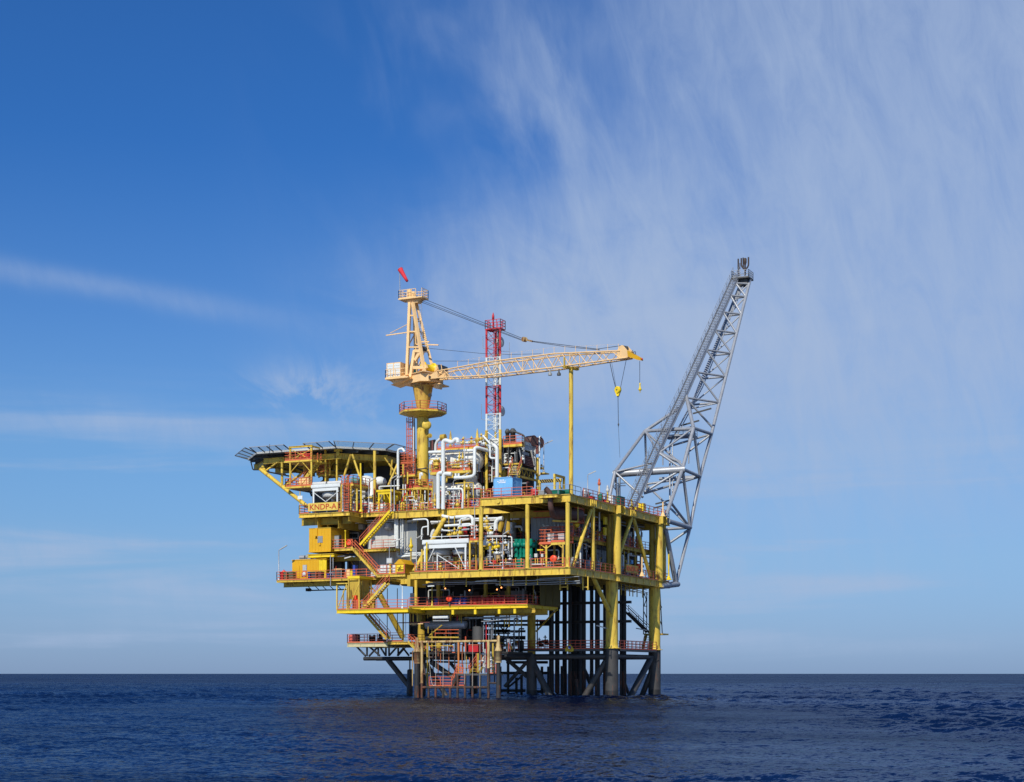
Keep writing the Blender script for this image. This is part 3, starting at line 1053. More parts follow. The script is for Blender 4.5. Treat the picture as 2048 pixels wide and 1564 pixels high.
b.add(vs, [tuple(range(8))] + [(i, i + 8, (i + 1) % 8 + 8, (i + 1) % 8) for i in range(8)] + [(i + 8, i + 16, (i + 1) % 8 + 16, (i + 1) % 8 + 8) for i in range(8)])
rail(t.p('guardrail', ORG), [(x * .985 + PC.x * .015, y * .985 + VL * .015, zr) for x, y in oct_], closed=True, step=1.3)
# caged ladder up the pedestal
b = t.p('caged_ladder', ORG)
la = fv('C', 250, 600, VL - .4)
lx, ly = la.x, la.y
for s_ in (-.28, .28):
    b.bar((lx + s_, ly, ZT + 2.2), (lx + s_, ly, zr - .5), .07, .07)
z = ZT + 2.4
while z < zr - .5:
    b.bar((lx - .28, ly, z), (lx + .28, ly, z), .05, .05)
    z += .42
z = ZT + 4
while z < zr - .6:
    b.torus((lx, ly - .33, z), .42, .03, n=12, m=4)
    z += .95
for k in range(5):
    a = math.pi * (1 + k / 4)
    b.bar((lx + .42 * math.cos(a), ly - .33 + .42 * math.sin(a), ZT + 4), (lx + .42 * math.cos(a), ly - .33 + .42 * math.sin(a), zr - .7), .05, .05)
t.p('conduit', DGR).path([fv('C', 292, -20, VL - .8), fv('C', 300, 590, VL - .8), fv('C', 380, 590, VL - 1.1), fv('C', 440, 575, VL - 1)], .09, 8)
t.p('conduit', WHT).tube(fv('C', 283, -60, VL - .9), fv('C', 283, 760, VL - .9), .075, n=8)
# slewing body
PR = fv('I', 1345, 700, 4.0)                                # rest post
dB = Vector((PR.x - PC.x, PR.y - PC.y, 0)).normalized()
sB = Vector((-dB.y, dB.x, 0))
def rel(a, s_, z):
    return PC + dB * a + sB * s_ + Vector((0, 0, z))
zs = ztop
b = t.p('slew_ring', BUFR)
b.lathe((PC.x, VL, zs - .12), [(1.42, 0), (1.62, .05), (1.62, .22), (1.5, .25)], 28)
b = t.p('machinery_deck', BUFF)
def hexa(b, P, zb, zt):
    n = len(P)
    lo = [rel(a, s_, zb) for a, s_ in P]
    hi = [rel(a, s_, zt) for a, s_ in P]
    b.add(lo + hi, [tuple(reversed(range(n))), tuple(range(n, 2 * n))] + [(i, (i + 1) % n, (i + 1) % n + n, i + n) for i in range(n)])
hexa(b, [(-2.4, -1.9), (1.9, -1.9), (2.6, -1.1), (2.6, 1.4), (1.5, 2.2), (-2.4, 2.2)], zs + .14, zs + 1.25)
hexa(t.p('deck_plate', BUFF), [(-2.8, -2.1), (2.7, -2.1), (2.9, 2.3), (-2.8, 2.3)], zs + 1.26, zs + 1.34)
# cabin hung out on the left
cx0, cx1, cz0, cz1 = span('B', 146, 985, 262, 1112, VL - 2.2)
b = t.p('electrics_cabin', BUFF)
b.box(cx0 - .05, cx1 + .05, VL - 2.1, VL + .4, cz0 - .05, cz1 + .12)
m_ = (cx0 + cx1) / 2
b.box(cx0 - .05, cx0 + .06, VL - 2.18, VL - 2.102, cz0 - .05, cz1 + .1)
b.box(m_ - .06, m_ + .06, VL - 2.18, VL - 2.102, cz0 - .05, cz1 + .1)
b.box(cx1 - .06, cx1 + .05, VL - 2.18, VL - 2.102, cz0 - .05, cz1 + .1)
for a0, a1 in ((cx0 + .065, m_ - .065), (m_ + .065, cx1 - .065)):
    q = t.p('white_panel', WHT)
    for k in range(6):
        h = (cz1 - cz0) / 6
        q.box(a0, a1, VL - 2.16, VL - 2.104, cz0 + k * h + .015, cz0 + (k + 1) * h - .015)
px0 = fv('B', 130, 1130, VL - 2.9).x
px1 = fv('B', 305, 1130, VL - 2.9).x
b = t.p('cabin_floor', BUFF)
b.box(px0, px1 + .4, VL - 2.9, VL + .8, cz0 - .25, cz0 - .06)
q0, q1 = fv('B', 250, 1195, VL), fv('B', 330, 1165, VL)
b.prismv([(px0 + .3, cz0 - .26), (px1 + .6, cz0 - .26), (q1.x, q1.z), (q0.x, q0.z), (px0 + .9, cz0 - .75)], VL - 2.2, VL + .5)
rail(t.p('guardrail', BUFF), [(px0 + .05, VL + .5, cz0 - .06), (px0 + .05, VL - 2.85, cz0 - .06), (px1, VL - 2.85, cz0 - .06)], step=.8, rows=2, toe=.1)
t.p('winch_motor', GRN).box(cx1 + .1, cx1 + .7, VL - .6, VL + .8, cz0 + .1, cz1 - .35)
# A frame
def bb(nm, X0, Y0, v0, X1, Y1, v1, w=.26, m=BUFF, c='B'):
    b = t.p(nm, m)
    b.bar(fv(c, X0, Y0, v0), fv(c, X1, Y1, v1), w, w)
    return b
legs = [(320, 1115, VL - 1.2, 346, 455, VL - .5), (480, 1105, VL - 1.8, 371, 455, VL - .5), (552, 1060, VL + 1.5, 402, 455, VL + .5), (405, 1110, VL + 1.6, 384, 455, VL + .5)]
for a in legs:
    bb('mast_leg', *a, w=.37)
def on(leg, Y):
    X0, Y0, v0, X1, Y1, v1 = leg
    k = (Y - Y0) / (Y1 - Y0)
    return fv('B', X0, Y0, v0).lerp(fv('B', X1, Y1, v1), k)
for i, j, Y in ((0, 1, 570), (0, 1, 710), (0, 1, 845), (1, 2, 715), (1, 2, 885), (2, 3, 600), (3, 0, 720), (2, 3, 820), (1, 2, 620)):
    t.p('mast_strut', BUFF).bar(on(legs[i], Y), on(legs[j], Y), .18, .18)
for i, j, Y0, Y1 in ((0, 3, 1080, 850), (3, 2, 1050, 830), (0, 3, 840, 720), (2, 3, 820, 610)):
    t.p('mast_strut', BUFF).bar(on(legs[i], Y0), on(legs[j], Y1), .11, .11)
for a in ((352, 1110, VL - 1.9, 388, 872, VL - 1.2), (388, 878, VL - 1.3, 440, 878, VL - 1.3), (378, 1022, VL - 1.7, 470, 1022, VL - 1.7), (392, 960, VL - 1.4, 430, 900, VL - 1.4)):
    bb('gantry_frame', *a, w=.38)
b = t.p('ladder', GAL)
for s_ in (425, 447):
    b.bar(fv('B', s_, 460, VL - .6), fv('B', s_ + 15, 1000, VL - .6), .04, .04)
for k in range(30):
    Y = 470 + k * 17.5
    b.bar(fv('B', 425 + k * .48, Y, VL - .6), fv('B', 447 + k * .48, Y, VL - .6), .035, .035)
# winches and operator cab
w0 = rel(1.2, 0, zs + 2.2)
t.p('hoist_drum', BRY).lathe(w0 - sB * .9, [(.75, 0), (.75, .08), (.45, .09), (.45, 1.7), (.75, 1.71), (.75, 1.8)], 18, sB)
t.p('hoist_drum', DGR).lathe(fv('B', 455, 860, VL) - sB * .5, [(.38, 0), (.38, 1.0)], 14, sB)
t.p('winch_frame', BUFF).bar(rel(.4, -.9, zs + 1.5), rel(2.0, -.9, zs + 2.2), .3, .5)
t.p('winch_frame', BUFF).bar(rel(.4, .9, zs + 1.5), rel(2.0, .9, zs + 2.2), .3, .5)
x0, x1, z0_, z1_ = span('B', 562, 1000, 652, 1062, VL + 1)
b = t.p('operator_cab', GLS)
b.prismv([(x0, z0_), (x1, z0_), (x1 - .15, z1_ - .15), (x0 + .3, z1_)], VL + .2, VL + 2)
b = t.p('cab_frame', BUFF)
for a in (x0, x0 + .75, x1):
    b.bar((a, VL + .17, z0_), (a - (.15 if a == x1 else -.2), VL + .17, z1_ - .08), .08, .06)
b.box(x0, x1, VL + .14, VL + 2.02, z0_ - .5, z0_ - .01)
t.p('cab_platform', BUFF).box(x0 + .2, x1 + .1, VL - .3, VL + 2, z0_ - 1.9, z0_ - 1.75)
t.p('cab_guard', BUFF).prismv([(x0 + .8, z0_ - 1.75), (x1 + .1, z0_ - 1.75), (x1 - .1, z0_ - 2.5), (x0 + .6, z0_ - 2.3)], VL - .5, VL + .3)
# crown platform
zc0 = fv('B', 345, 432, VL).z
x0, x1 = fv('B', 245, 430, VL - 1).x, fv('B', 450, 430, VL - 1).x
b = t.p('crown_platform', BUFF)
b.box(x0, x1, VL - 1, VL + .9, zc0 - .1, zc0 + .05)
b.prismv([(x0 + .8, zc0 - .11), (x1 - .5, zc0 - .11), (x1 - .9, zc0 - .6), (x0 + 1.2, zc0 - .6)], VL - .5, VL + .5)
rail(t.p('guardrail', BUFF), [(x0 + .05, VL + .85, zc0 + .05), (x0 + .05, VL - .95, zc0 + .05), (x1 - .95, VL - .95, zc0 + .05)], step=.7, toe=.1)
rail(t.p('guardrail', BUFF), [(x1 - .05, VL - .95, zc0 + .05), (x1 - .05, VL + .85, zc0 + .05), (x0 + .05, VL + .85, zc0 + .05)], step=.7, toe=.1)
for k in (-.35, .1):
    t.p('crown_sheave', BUFF).lathe(fv('B', 365, 385, VL + k), [(.42, 0), (.42, .06), (.34, .09), (.42, .12), (.42, .18)], 18, (0, 1, 0))
t.p('sheave_bracket', BUFF).box(fv('B', 345, 400, VL).x, fv('B', 372, 400, VL).x, VL - .6, VL - .45, zc0 + .06, zc0 + 1.3)
bb('stay_arm', 140, 742, VL - 1, 322, 716, VL - .9, .13)
bb('stay_arm', 430, 797, VL - 1, 516, 798, VL - 1, .14)
bb('stay_arm', 495, 822, VL + .6, 595, 825, VL + .6, .14)
t.p('stay_rod', BUFF).tube(fv('B', 176, 722, VL - 1), fv('B', 322, 648, VL - .9), .05, n=6)
# boom
Wb = .9
Pf = rel(0, -Wb, 0)
tf = [fl('I', X, Y, Pf, dB) for X, Y in ((150, 722), (590, 642), (1190, 566), (1785, 540))]
bf = [fl('I', X, Y, Pf, dB) for X, Y in ((150, 782), (590, 760), (1190, 688), (1840, 602))]
def at_chord(ch, a):
    s_ = [(p - PC).dot(dB) for p in ch]
    for i in range(len(ch) - 1):
        if a <= s_[i + 1] or i == len(ch) - 2:
            return ch[i].lerp(ch[i + 1], (a - s_[i]) / (s_[i + 1] - s_[i]))
wid = (1.5, 1.8, 1.8, .95)                                   # the boom narrows towards its head
tb, bk = [p + sB * w_ for p, w_ in zip(tf, wid)], [p + sB * w_ for p, w_ in zip(bf, wid)]
for ch in (tf, bf, tb, bk):
    b = t.p('boom_chord', BUFF)
    for p, q in zip(ch, ch[1:]):
        b.tube(p, q, .085, n=8)
a0, a1 = (tf[0] - PC).dot(dB), (tf[3] - PC).dot(dB)
NB = 24
st = [a0 + (a1 - a0) * i / NB for i in range(NB + 1)]
for A_, B_, r in ((tf, bf, .048), (tb, bk, .048), (tf, tb, .04), (bf, bk, .04)):
    b = t.p('boom_lacing', BUFF)
    for i in range(NB):
        u, w = (A_, B_) if i % 2 else (B_, A_)
        b.tube(at_chord(u, st[i]), at_chord(w, st[i + 1]), r, n=6)
    for i in range(0, NB + 1, 6):
        b.tube(at_chord(A_, st[i]), at_chord(B_, st[i]), r, n=6)
b = t.p('boom_foot', BUFF)
for s_ in (-Wb, Wb - .3):
    e0, e1 = tf[0] + dB * .1, bf[0] + dB * .1
    f0 = rel(a0 - 1.6, 0, (e0.z + e1.z) / 2 + .1)
    f1 = rel(a0 - 1.6, 0, (e0.z + e1.z) / 2 - .35)
    base = [f1, Vector((e1.x, e1.y, e1.z - .08)), Vector((e0.x, e0.y, e0.z + .08)), f0]
    P0 = [p - sB * ((p - PC).dot(sB)) + sB * s_ for p in base]
    P1 = [p + sB * .3 for p in P0]
    b.add(P0 + P1, [(3, 2, 1, 0), (4, 5, 6, 7)] + [(i, (i + 1) % 4, (i + 1) % 4 + 4, i + 4) for i in range(4)])
t.p('boom_foot_pin', DGR).tube(rel(a0 - 1.4, -Wb - .2, f0.z - .25), rel(a0 - 1.4, Wb + .2, f0.z - .25), .16, n=12)
# boom head
b = t.p('boom_head', BUFF)
hp = [fl('I', X, Y, Pf, dB) for X, Y in ((1755, 542), (1775, 500), (1800, 490), (1850, 545), (1850, 600), (1755, 612))]
for s_ in (0, .8):
    P0 = [p + sB * s_ for p in hp]
    P1 = [p + sB * .15 for p in P0]
    n = len(hp)
    b.add(P0 + P1, [tuple(range(n)), tuple(reversed(range(n, 2 * n)))] + [(i, i + n, (i + 1) % n + n, (i + 1) % n) for i in range(n)])
t.p('head_sheave', DGR).lathe(fl('I', 1800, 515, Pf, dB) + sB * .2, [(.30, 0), (.30, .1), (.24, .15), (.30, .2), (.30, .55)], 18, sB)
b = t.p('fly_jib', GOLD)
hp = [fl('I', X, Y, Pf, dB) for X, Y in ((1850, 540), (1965, 606), (1968, 628), (1935, 622), (1855, 592))]
n = len(hp)
P0 = [p - sB * .1 for p in hp]
P1 = [p + sB * .35 for p in hp]
b.add(P0 + P1, [tuple(range(n)), tuple(reversed(range(n, 2 * n)))] + [(i, i + n, (i + 1) % n + n, (i + 1) % n) for i in range(n)])
t.p('jib_tip', RED).ball(fl('I', 1970, 614, Pf, dB) + sB * .12, .12, 8)
b = t.p('jib_pulley', CBL)
b.torus(fl('I', 1905, 560, Pf, dB) + sB * .12, .16, .04, sB, 12, 5)
b.torus(fl('I', 1885, 548, Pf, dB) + sB * .12, .1, .04, sB, 12, 5)
# stay ropes
Pm = rel(0, 0, 0)
L0 = lambda X, Y, c='I': fl(c, X, Y, Pm, dB)
def rope(pts, r=.032, nm='stay_rope', m=None, n=5):
    t.p(nm, m or CBL).path(pts, r, n, .01)
rope([L0(375, 388, 'B'), L0(905, 428)], .035)
rope([L0(375, 425, 'B'), L0(905, 448)], .035)
rope([L0(380, 412, 'B'), L0(905, 441)], .03)
b = t.p('bridle_block', BUFR)
e = L0(930, 440)
b.lathe(e - sB * .25, [(.3, 0), (.3, .5)], 14, sB)
b.bar(e, L0(1000, 457), .22, .2)
rope([L0(1000, 455), L0(1590, 527), L0(1590, 527) + dB * .2], .035)
rope([L0(1000, 460), L0(1300, 505), L0(1600, 535)], .035)
rope([L0(1570, 527), L0(1788, 496)], .035)
rope([L0(520, 855, 'B'), L0(560, 566), L0(800, 574), L0(1080, 568)], .026)
rope([L0(555, 965, 'B'), L0(150, 633), L0(585, 633)], .026)
b = t.p('lifeline_posts', BUFF)
for i in range(16):
    X = 335 + i * 95.5
    k = at_chord(tf, a0 + (fl('I', X, 640, Pf, dB) - fl('I', 150, 640, Pf, dB)).dot(dB))
    b.bar(k, k + Vector((0, 0, .8)), .045, .045)
    if i:
        t.parts[-1].bar(last, k + Vector((0, 0, .76)), .012, .012)
    last = k + Vector((0, 0, .76))
for X in (1158, 1237):
    k = fl('I', X, 745, Pf, dB)
    q = t.p('floodlight', GRY if X < 1200 else DGR)
    q.lathe(k + Vector((0, 0, -.22)), [(.24, 0), (.24, .22), (.1, .42), (.06, .75)], 10)
# hooks
hk = L0(1762, 890)
b = t.p('hook_block', BRY)
b.lathe(hk - sB * .2, [(.36, 0), (.42, .03), (.42, .37), (.36, .4)], 20, sB)
b.prismv([(hk.x - .3, hk.z - .25), (hk.x + .3, hk.z - .25), (hk.x + .12, hk.z - .72), (hk.x - .12, hk.z - .72)], hk.y - .14, hk.y + .14)
t.p('hook_band', DGR).lathe(hk - sB * .21, [(.1, 0), (.1, .42)], 10, sB)
rope([fl('I', 1690, 640, Pf, dB), fl('I', 1715, 760, Pf, dB), L0(1742, 870)], .04, 'hoist_rope')
rope([fl('I', 1706, 640, Pf, dB), L0(1748, 870)], .018, 'hoist_rope')
rope([L0(1840, 605), L0(1785, 872)], .03, 'hoist_rope')
e = L0(1763, 942)
t.p('hook', DGR).torus(e, .12, .045, sB, 14, 6)
t.p('sling', CBL).tube(e - Vector((0, 0, .12)), L0(1767, 1222), .035, n=6)
t.p('sling', CBL).tube(L0(1767, 1222), L0(1780, 1492), .02, n=5)
t.p('shackle', DGR).ball(L0(1767, 1198), .1, 8, 1.6)
rope([L0(1957, 632), L0(1957, 800), L0(1955, 845)], .03, 'whip_rope')
b = t.p('ball_hook', BRY)
b.lathe(L0(1959, 916), [(.02, 0), (.06, .1), (.05, .22), (.17, .3), (.2, .42), (.1, .6), (.07, .95), (.1, 1.05), (.05, 1.15)], 12)

# windsock on the crown of the crane
t = Th('windsock', 'red windsock drooping from a pole on top of the crane mast', 'windsock')
t.p('pole', GAL).tube(fv('B', 263, 432, VL - .9), fv('B', 256, 180, VL - .9), .05, n=8)
b = t.p('sock', SOCK)
p, q = fv('B', 262, 166, VL - .9), fv('B', 324, 272, VL - .9)
ax = (q - p).normalized()
b.lathe(p, [(.33, 0), (.36, .05), (.30, .5), (.22, (q - p).length * .75), (.17, (q - p).length), (.15, (q - p).length), (.26, .5), (.31, .06)], 14, ax)
t.p('hoop', ORG).torus(p, .35, .03, ax, 16, 5)

# boom rest
t = Th('boom_rest_post', 'tall plain yellow post with a crutch that carries the crane boom', 'post')
zt_ = fl('I', 1345, 706, PR, dB).z
t.p('post', YEL).tube((PR.x, PR.y, ZT), (PR.x, PR.y, zt_), .26, n=18)
b = t.p('crutch', YELD)
b.bar(rel(0, 0, 0) + (PR - PC) * 1.0 - PR * 0 - sB * 1.15 + Vector((0, 0, zt_ + .15 - PR.z)), PR + sB * 1.15 + Vector((0, 0, zt_ + .15 - PR.z)), .4, .28)
for s_ in (-1.1,):
    e = PR + sB * s_ + Vector((0, 0, zt_ + .3 - PR.z))
    b.bar(e, e + Vector((0, 0, 1.0)), .16, .2)
t.p('base_plate', YEL).box(PR.x - .6, PR.x + .6, PR.y - .6, PR.y + .6, ZT + .004, ZT + .06)

# ------------------------------------------------------------------ radio tower
t = Th('radio_tower', 'slim red and white lattice radio tower behind the crane boom', 'tower')
vt = 12.2
pl, pr = fv('B', 1012, 1000, vt), fv('B', 1131, 1000, vt)
base = [(pl.x, vt), (pr.x, vt), (pl.x + .45, vt + 1.7)]
zb_ = [fv('B', 1070, Y, vt).z for Y in (1565, 1420, 1178, 930, 690)]
TRD = mat('tower_red_paint', (.55, .035, .045), .5, var=.1)
for k in range(4):
    m_ = WHT if k % 2 == 0 else TRD
    for (x, y) in base:
        t.p('tower_leg', m_).tube((x, y, zb_[k] + .003), (x, y, zb_[k + 1]), .14, n=10)
    b = t.p('lacing', m_)
    ch = [((x, y, zb_[k]), (x, y, zb_[k + 1])) for x, y in base]
    lattice(b, ch, 3, .032)
    for i in range(3):
        b.tube((base[i][0], base[i][1], zb_[k + 1] - .05), (base[(i + 1) % 3][0], base[(i + 1) % 3][1], zb_[k + 1] - .05), .05, n=6)
    b = t.p('ladder', m_)
    lx = (base[0][0] + base[1][0]) / 2 - .15
    for s_ in (0, .4):
        b.bar((lx + s_, vt + .35, zb_[k] + .01), (lx + s_, vt + .35, zb_[k + 1] - .01), .045, .045)
    z = zb_[k] + .2
    while z < zb_[k + 1] - .1:
        b.bar((lx, vt + .35, z), (lx + .4, vt + .35, z), .04, .04)
        z += .38
    t.p('cable_tray', GRY if k % 2 == 0 else DGR).bar((pr.x - .42, vt + .3, zb_[k] + .01), (pr.x - .42, vt + .3, zb_[k + 1] - .01), .2, .06)
zy = fv('C', 1250, 690, vt).z
for i, (x, y) in enumerate(base):
    t.p('base_leg', YEL).tube((x, y, ZT), (x, y, zb_[0]), .2 if i < 2 else .15, n=14)
b = t.p('base_lacing', WHT)
b.tube((base[0][0], vt, zb_[0] - .1), (base[1][0], vt, zb_[0] - 1.6), .06, n=6)
b.tube((base[1][0], vt, zb_[0] - .1), (base[0][0], vt, zb_[0] - 1.6), .06, n=6)
b = t.p('top_platform', TRD)
b.box(pl.x - .12, pr.x + .12, vt - .2, vt + 1.3, zb_[4], zb_[4] + .12)
rail(t.p('guardrail', TRD), [(pl.x - .1, vt - .17, zb_[4] + .12), (pr.x + .1, vt - .17, zb_[4] + .12), (pr.x + .1, vt + 1.27, zb_[4] + .12), (pl.x - .1, vt + 1.27, zb_[4] + .12)], step=.6, closed=True, toe=0)
e = fv('B', 1070, 690, vt + .5)
t.p('beacon_mast', TRD).lathe((e.x, e.y, zb_[4] + .12), [(.09, 0), (.09, 1.3), (.16, 1.32), (.16, 1.75), (.02, 2.2)], 10)
t.p('back_mast', TRD).tube(fv('B', 1070, 1000, vt + 1.2) * 1.0 if False else (e.x + .1, vt + 1.2, zb_[3]), (e.x + .1, vt + 1.2, zb_[4]), .1, n=8)
for X, Y in ((1128, 800), (1136, 1400)):
    c = fv('B', X, Y, vt + 1.2)
    b = t.p('dish_antenna', WHG)
    ax = Vector((.93, -.2, 0))
    b.lathe(c - ax * .1, [(.25, -.25), (.55, -.12), (.66, .0), (.68, .28), (.62, .30), (.3, .36), (.02, .38)], 22, ax)
    t.p('dish_bracket', DGR).bar(c - ax * .9, c - ax * .3, .12, .12)
for X, Y0, Y1 in ((981, 750, 850), (968, 1340, 1470)):
    b = t.p('whip_antenna', GAL)
    b.tube(fv('B', X, Y1, vt), fv('B', X, Y0, vt), .03, n=6)
    b.tube(fv('B', X, Y1, vt), (pl.x, vt, fv('B', X, Y1 + 15, vt).z), .03, n=6)
b = t.p('whip_antenna', GAL)
b.tube(fv('B', 1210, 940, vt), fv('B', 1212, 800, vt), .03, n=6)
b.tube(fv('B', 1212, 880, vt), (pr.x, vt, fv('B', 1130, 880, vt).z), .03, n=6)

# ------------------------------------------------------------------ flare boom
t = Th('flare_boom', 'leaning grey tubular flare boom with a walkway at the far end of the platform', 'flare boom')
B_ = [fu('0', 1352, 1168, 0), fu('0', 1380, 1055, 0), fu('0', 1400, 953, 0), fu('0', 1423, 868, 0), fu('0', 1500, 560, 0)]
Cc = [fu('0', 1331, 1034, 0), fu('0', 1365, 938, 0), fu('0', 1387, 856, 0)]
xA = lambda k: -4.3 + 2.6 * k
A_ = [fu('0', 1268, 1020, xA(0)), fu('0', 1318, 906, xA(.22)), fu('0', 1370, 797, xA(.47)), fu('0', 1478, 552, xA(1))]
Lg = [fu('0', 1218, 998, -8.6), fu('0', 1230, 944, -8.6), fu('0', 1290, 862, -8.6), A_[2] + (A_[3] - A_[2]) * -.06]
def on_b(z):
    for p, q in zip(B_, B_[1:]):
        if z <= q.z:
            return p.lerp(q, (z - p.z) / (q.z - p.z))
    return B_[-1]
def on_a(z):
    for p, q in zip(A_, A_[1:]):
        if z <= q.z:
            return p.lerp(q, (z - p.z) / (q.z - p.z))
    return A_[-1]
Dt, Dm = fv('0', 1481, 568, B_[4].y), fv('0', 1411, 741, on_b(49).y)
Dl = Dt + (Dm - Dt) * 1.42
def on_d(z):
    return Dl.lerp(Dt, (z - Dl.z) / (Dt.z - Dl.z))
def ft(p, q, r=.11, nm='brace', m=None):
    t.p(nm, m or GAL).tube(p, q, r * 1.42, n=10)
def fpath(P, r, nm='chord'):
    b = t.p(nm, GAL)
    for p, q in zip(P, P[1:]):
        b.tube(p, q, r, n=14)
fpath(B_, .24)
fpath(A_, .20)
fpath(Lg, .24)
fpath(Cc + [A_[2] + (A_[3] - A_[2]) * .02], .26)
fpath([Cc[2] + (Dl - Cc[2]) * 0, Dl, Dt], .2)
# struts at the platform
ft(fu('0', 1322, 1172, 0), B_[0] + Vector((0, .15, 0)), .3, 'foot')
t.p('foot_cap', GAL).tube(B_[0] + Vector((0, .1, 0)), B_[0] + Vector((0, .75, 0)), .38, n=16)
ft(fu('0', 1336, 1042, 0), B_[1], .24, 'strut')
ft(fv('0', 1318, 1059, B_[1].y), B_[1], .15, 'strut')
ft(fu('F', 1625, 775, 0), B_[0], .24, 'strut')
ft(B_[1] + (B_[0] - B_[1]) * .03, fu('K', 500, 1150, -3), .13, 'strut')
# big cross pipes
e1, e2 = fu('K', 97, 626, -9.2), fu('K', 632, 590, .35)
ft(e1, e2, .36, 'cross_pipe')
ft(Lg[2], Cc[2] + Vector((0, 0, -.1)), .18, 'cross_pipe')
zz1 = B_[2].z
ft(B_[2], Vector((-6.2, B_[2].y, zz1)), .16, 'cross_pipe')
ft(Cc[1], B_[2], .17)
ft(Cc[1], B_[1], .15)
ft(Cc[0] + (Cc[1] - Cc[0]) * .3, B_[1], .13)
ft(Cc[2], B_[3], .17)
ft(Cc[2], B_[2], .14)
ft(Cc[1] + (Cc[2] - Cc[1]) * .06, Lg[2], .11)
ft(Lg[1], on_a(Cc[1].z + 1), .1)
ft(Cc[1], fu('K', 330, 760, -4.6), .12)
ft(Lg[1], fu('K', 320, 800, -4.4), .11)
ft(Lg[2], A_[1], .11)
ft(A_[1], Cc[1], .12)
ft(A_[1], Cc[2], .10)
ft(A_[1], fu('K', 600, 540, -1), .17)
ft(Lg[2], Lg[2] + Vector((0, 1.0, -9)), .12)
ft(Lg[1], Lg[1] + Vector((.2, .8, -5)), .12)
ft(Lg[1] + Vector((.1, .4, -2.6)), fu('K', 95, 715, -9), .05)
ft(B_[2], fu('K', 330, 770, -6), .12)
ft(B_[2], fv('K', 350, 700, B_[2].y - 1), .11)
ft(B_[3], fv('K', 650, 465, B_[3].y - 2), .11)
ft(B_[3], fv('K', 480, 430, B_[3].y), .11)
ft(B_[1], fv('K', 360, 720, B_[2].y), .11)
# triangular upper lattice
zs_ = [39.0, 43.2, 47.6, 51.6, 55.2, 58.6, 61.8, 64.2]
for i, z in enumerate(zs_):
    z = min(z, B_[4].z - .2)
    a, bq, dq = on_a(z), on_b(z), on_d(max(z, Dl.z))
    if i:
        ft(a, bq, .11)
        ft(dq, bq, .11)
        ft(a, dq, .07)
        zp = min(zs_[i - 1], B_[4].z)
        ft(on_a(z), on_b(zp), .105)
        ft(on_b(z), on_d(max(zp, Dl.z)), .075)
# walkway up the boom
wk = Vector((-.75, 0, 0))
path_ = [A_[0] + Vector((0, 0, .6)), A_[1] + Vector((0, 0, .6)), A_[2] + Vector((0, 0, .55)), A_[3] + Vector((0, 0, .4))]
b = t.p('walkway_treads', GAL)
tot = 0
for p, q in zip(path_, path_[1:]):
    d = q - p
    n = int(d.length / .42)
    for i in range(n):
        c = p + d * (i / n) + wk * .5
        b.bar(c - Vector((.45, 0, 0)), c + Vector((.45, 0, 0)), .36, .05)
for s_ in (-.9, .12):
    b = t.p('walkway_stringer', GAL)
    hr = t.p('walkway_handrail', GAL)
    for p, q in zip(path_, path_[1:]):
        o = Vector((s_, 0, 0))
        b.bar(p + o, q + o, .08, .34)
        for hh in (.55, 1.0):
            hr.bar(p + o + Vector((0, -.3 * hh, hh)), q + o + Vector((0, -.3 * hh, hh)), .045, .045)
        d = q - p
        n = int(d.length / 2.0)
        for i in range(n + 1):
            c = p + d * (i / n) + o
            hr.bar(c, c + Vector((0, -.3, 1.0)), .05, .05)
    # far walkway pipe
b = t.p('flare_pipe', GAL)
b.path([fu('K', 520, 840, -2.5), fv('K', 520, 400, 44), on_d(46) + Vector((.4, -.3, 0)), Dt + Vector((.4, -.3, 0))], .12, 8)
b.path([fu('K', 538, 840, -2.4), fv('K', 540, 400, 44), on_d(46) + Vector((.75, -.3, 0)), Dt + Vector((.7, -.3, 0))], .08, 8)
# mid level platform
x0 = fv('K', 460, 330, 45).x
x1 = fv('K', 672, 330, 45).x
zq = fv('K', 560, 335, 45).z
t.p('rest_platform', GAL).box(x0, x1, 45, 48, zq - .15, zq)
rail(t.p('rest_guardrail', GAL), [(x0, 48, zq), (x0, 45, zq), (x1, 45, zq), (x1, 48, zq)], step=1.1, toe=.1)
ft((x0 + .1, 45.2, zq - 4.2), (x0 + .1, 45.2, zq - .2), .07, 'platform_post')
ft((x1 - .3, 45.2, zq - 4.2), (x1 - .3, 45.2, zq - .2), .07, 'platform_post')
for X, Y in ((670, 245), (760, 155), (470, 860), (480, 830)):
    e = fv('K', X, Y, 50)
    t.p('bracket', DGR).bar(e - Vector((1.4, 0, .3)), e + Vector((1.4, 0, .25)), .22, .2)
SOOT = mat('sooted_steel', (.05, .035, .03), .6, rust=.4)
# tip
zt_ = B_[4].z
t.p('tip_platform', DGR).box(A_[3].x - .9, B_[4].x + .2, B_[4].y - 1.4, B_[4].y + 1.2, zt_ + .1, zt_ + .3)
rail(t.p('tip_guardrail', GAL), [(A_[3].x - .85, B_[4].y - 1.35, zt_ + .3), (B_[4].x + .15, B_[4].y - 1.35, zt_ + .3), (B_[4].x + .15, B_[4].y + 1.15, zt_ + .3), (A_[3].x - .85, B_[4].y + 1.15, zt_ + .3)], step=.7, closed=True, toe=.1)
t.p('tip_frame', DGR).box(A_[3].x + .2, B_[4].x - .2, B_[4].y - .8, B_[4].y + .6, zt_ - .9, zt_ + .1)
yv = B_[4].y
def tipx(X, Y, dv=0):
    return fv('J', X, Y, yv + dv)
for X, Y in ((1163, 150), (1222, 142)):
    t.p('flare_nozzle', SOOT).path([tipx(1195, 285), tipx(1195, 245), tipx(X, 215), tipx(X, Y)], .13, 8)
t.p('flare_nozzle', SOOT).lathe(tipx(1194, 290, .3), [(.13, 0), (.13, 1.6), (.26, 2.0), (.26, 2.6), (.16, 2.7)], 12)
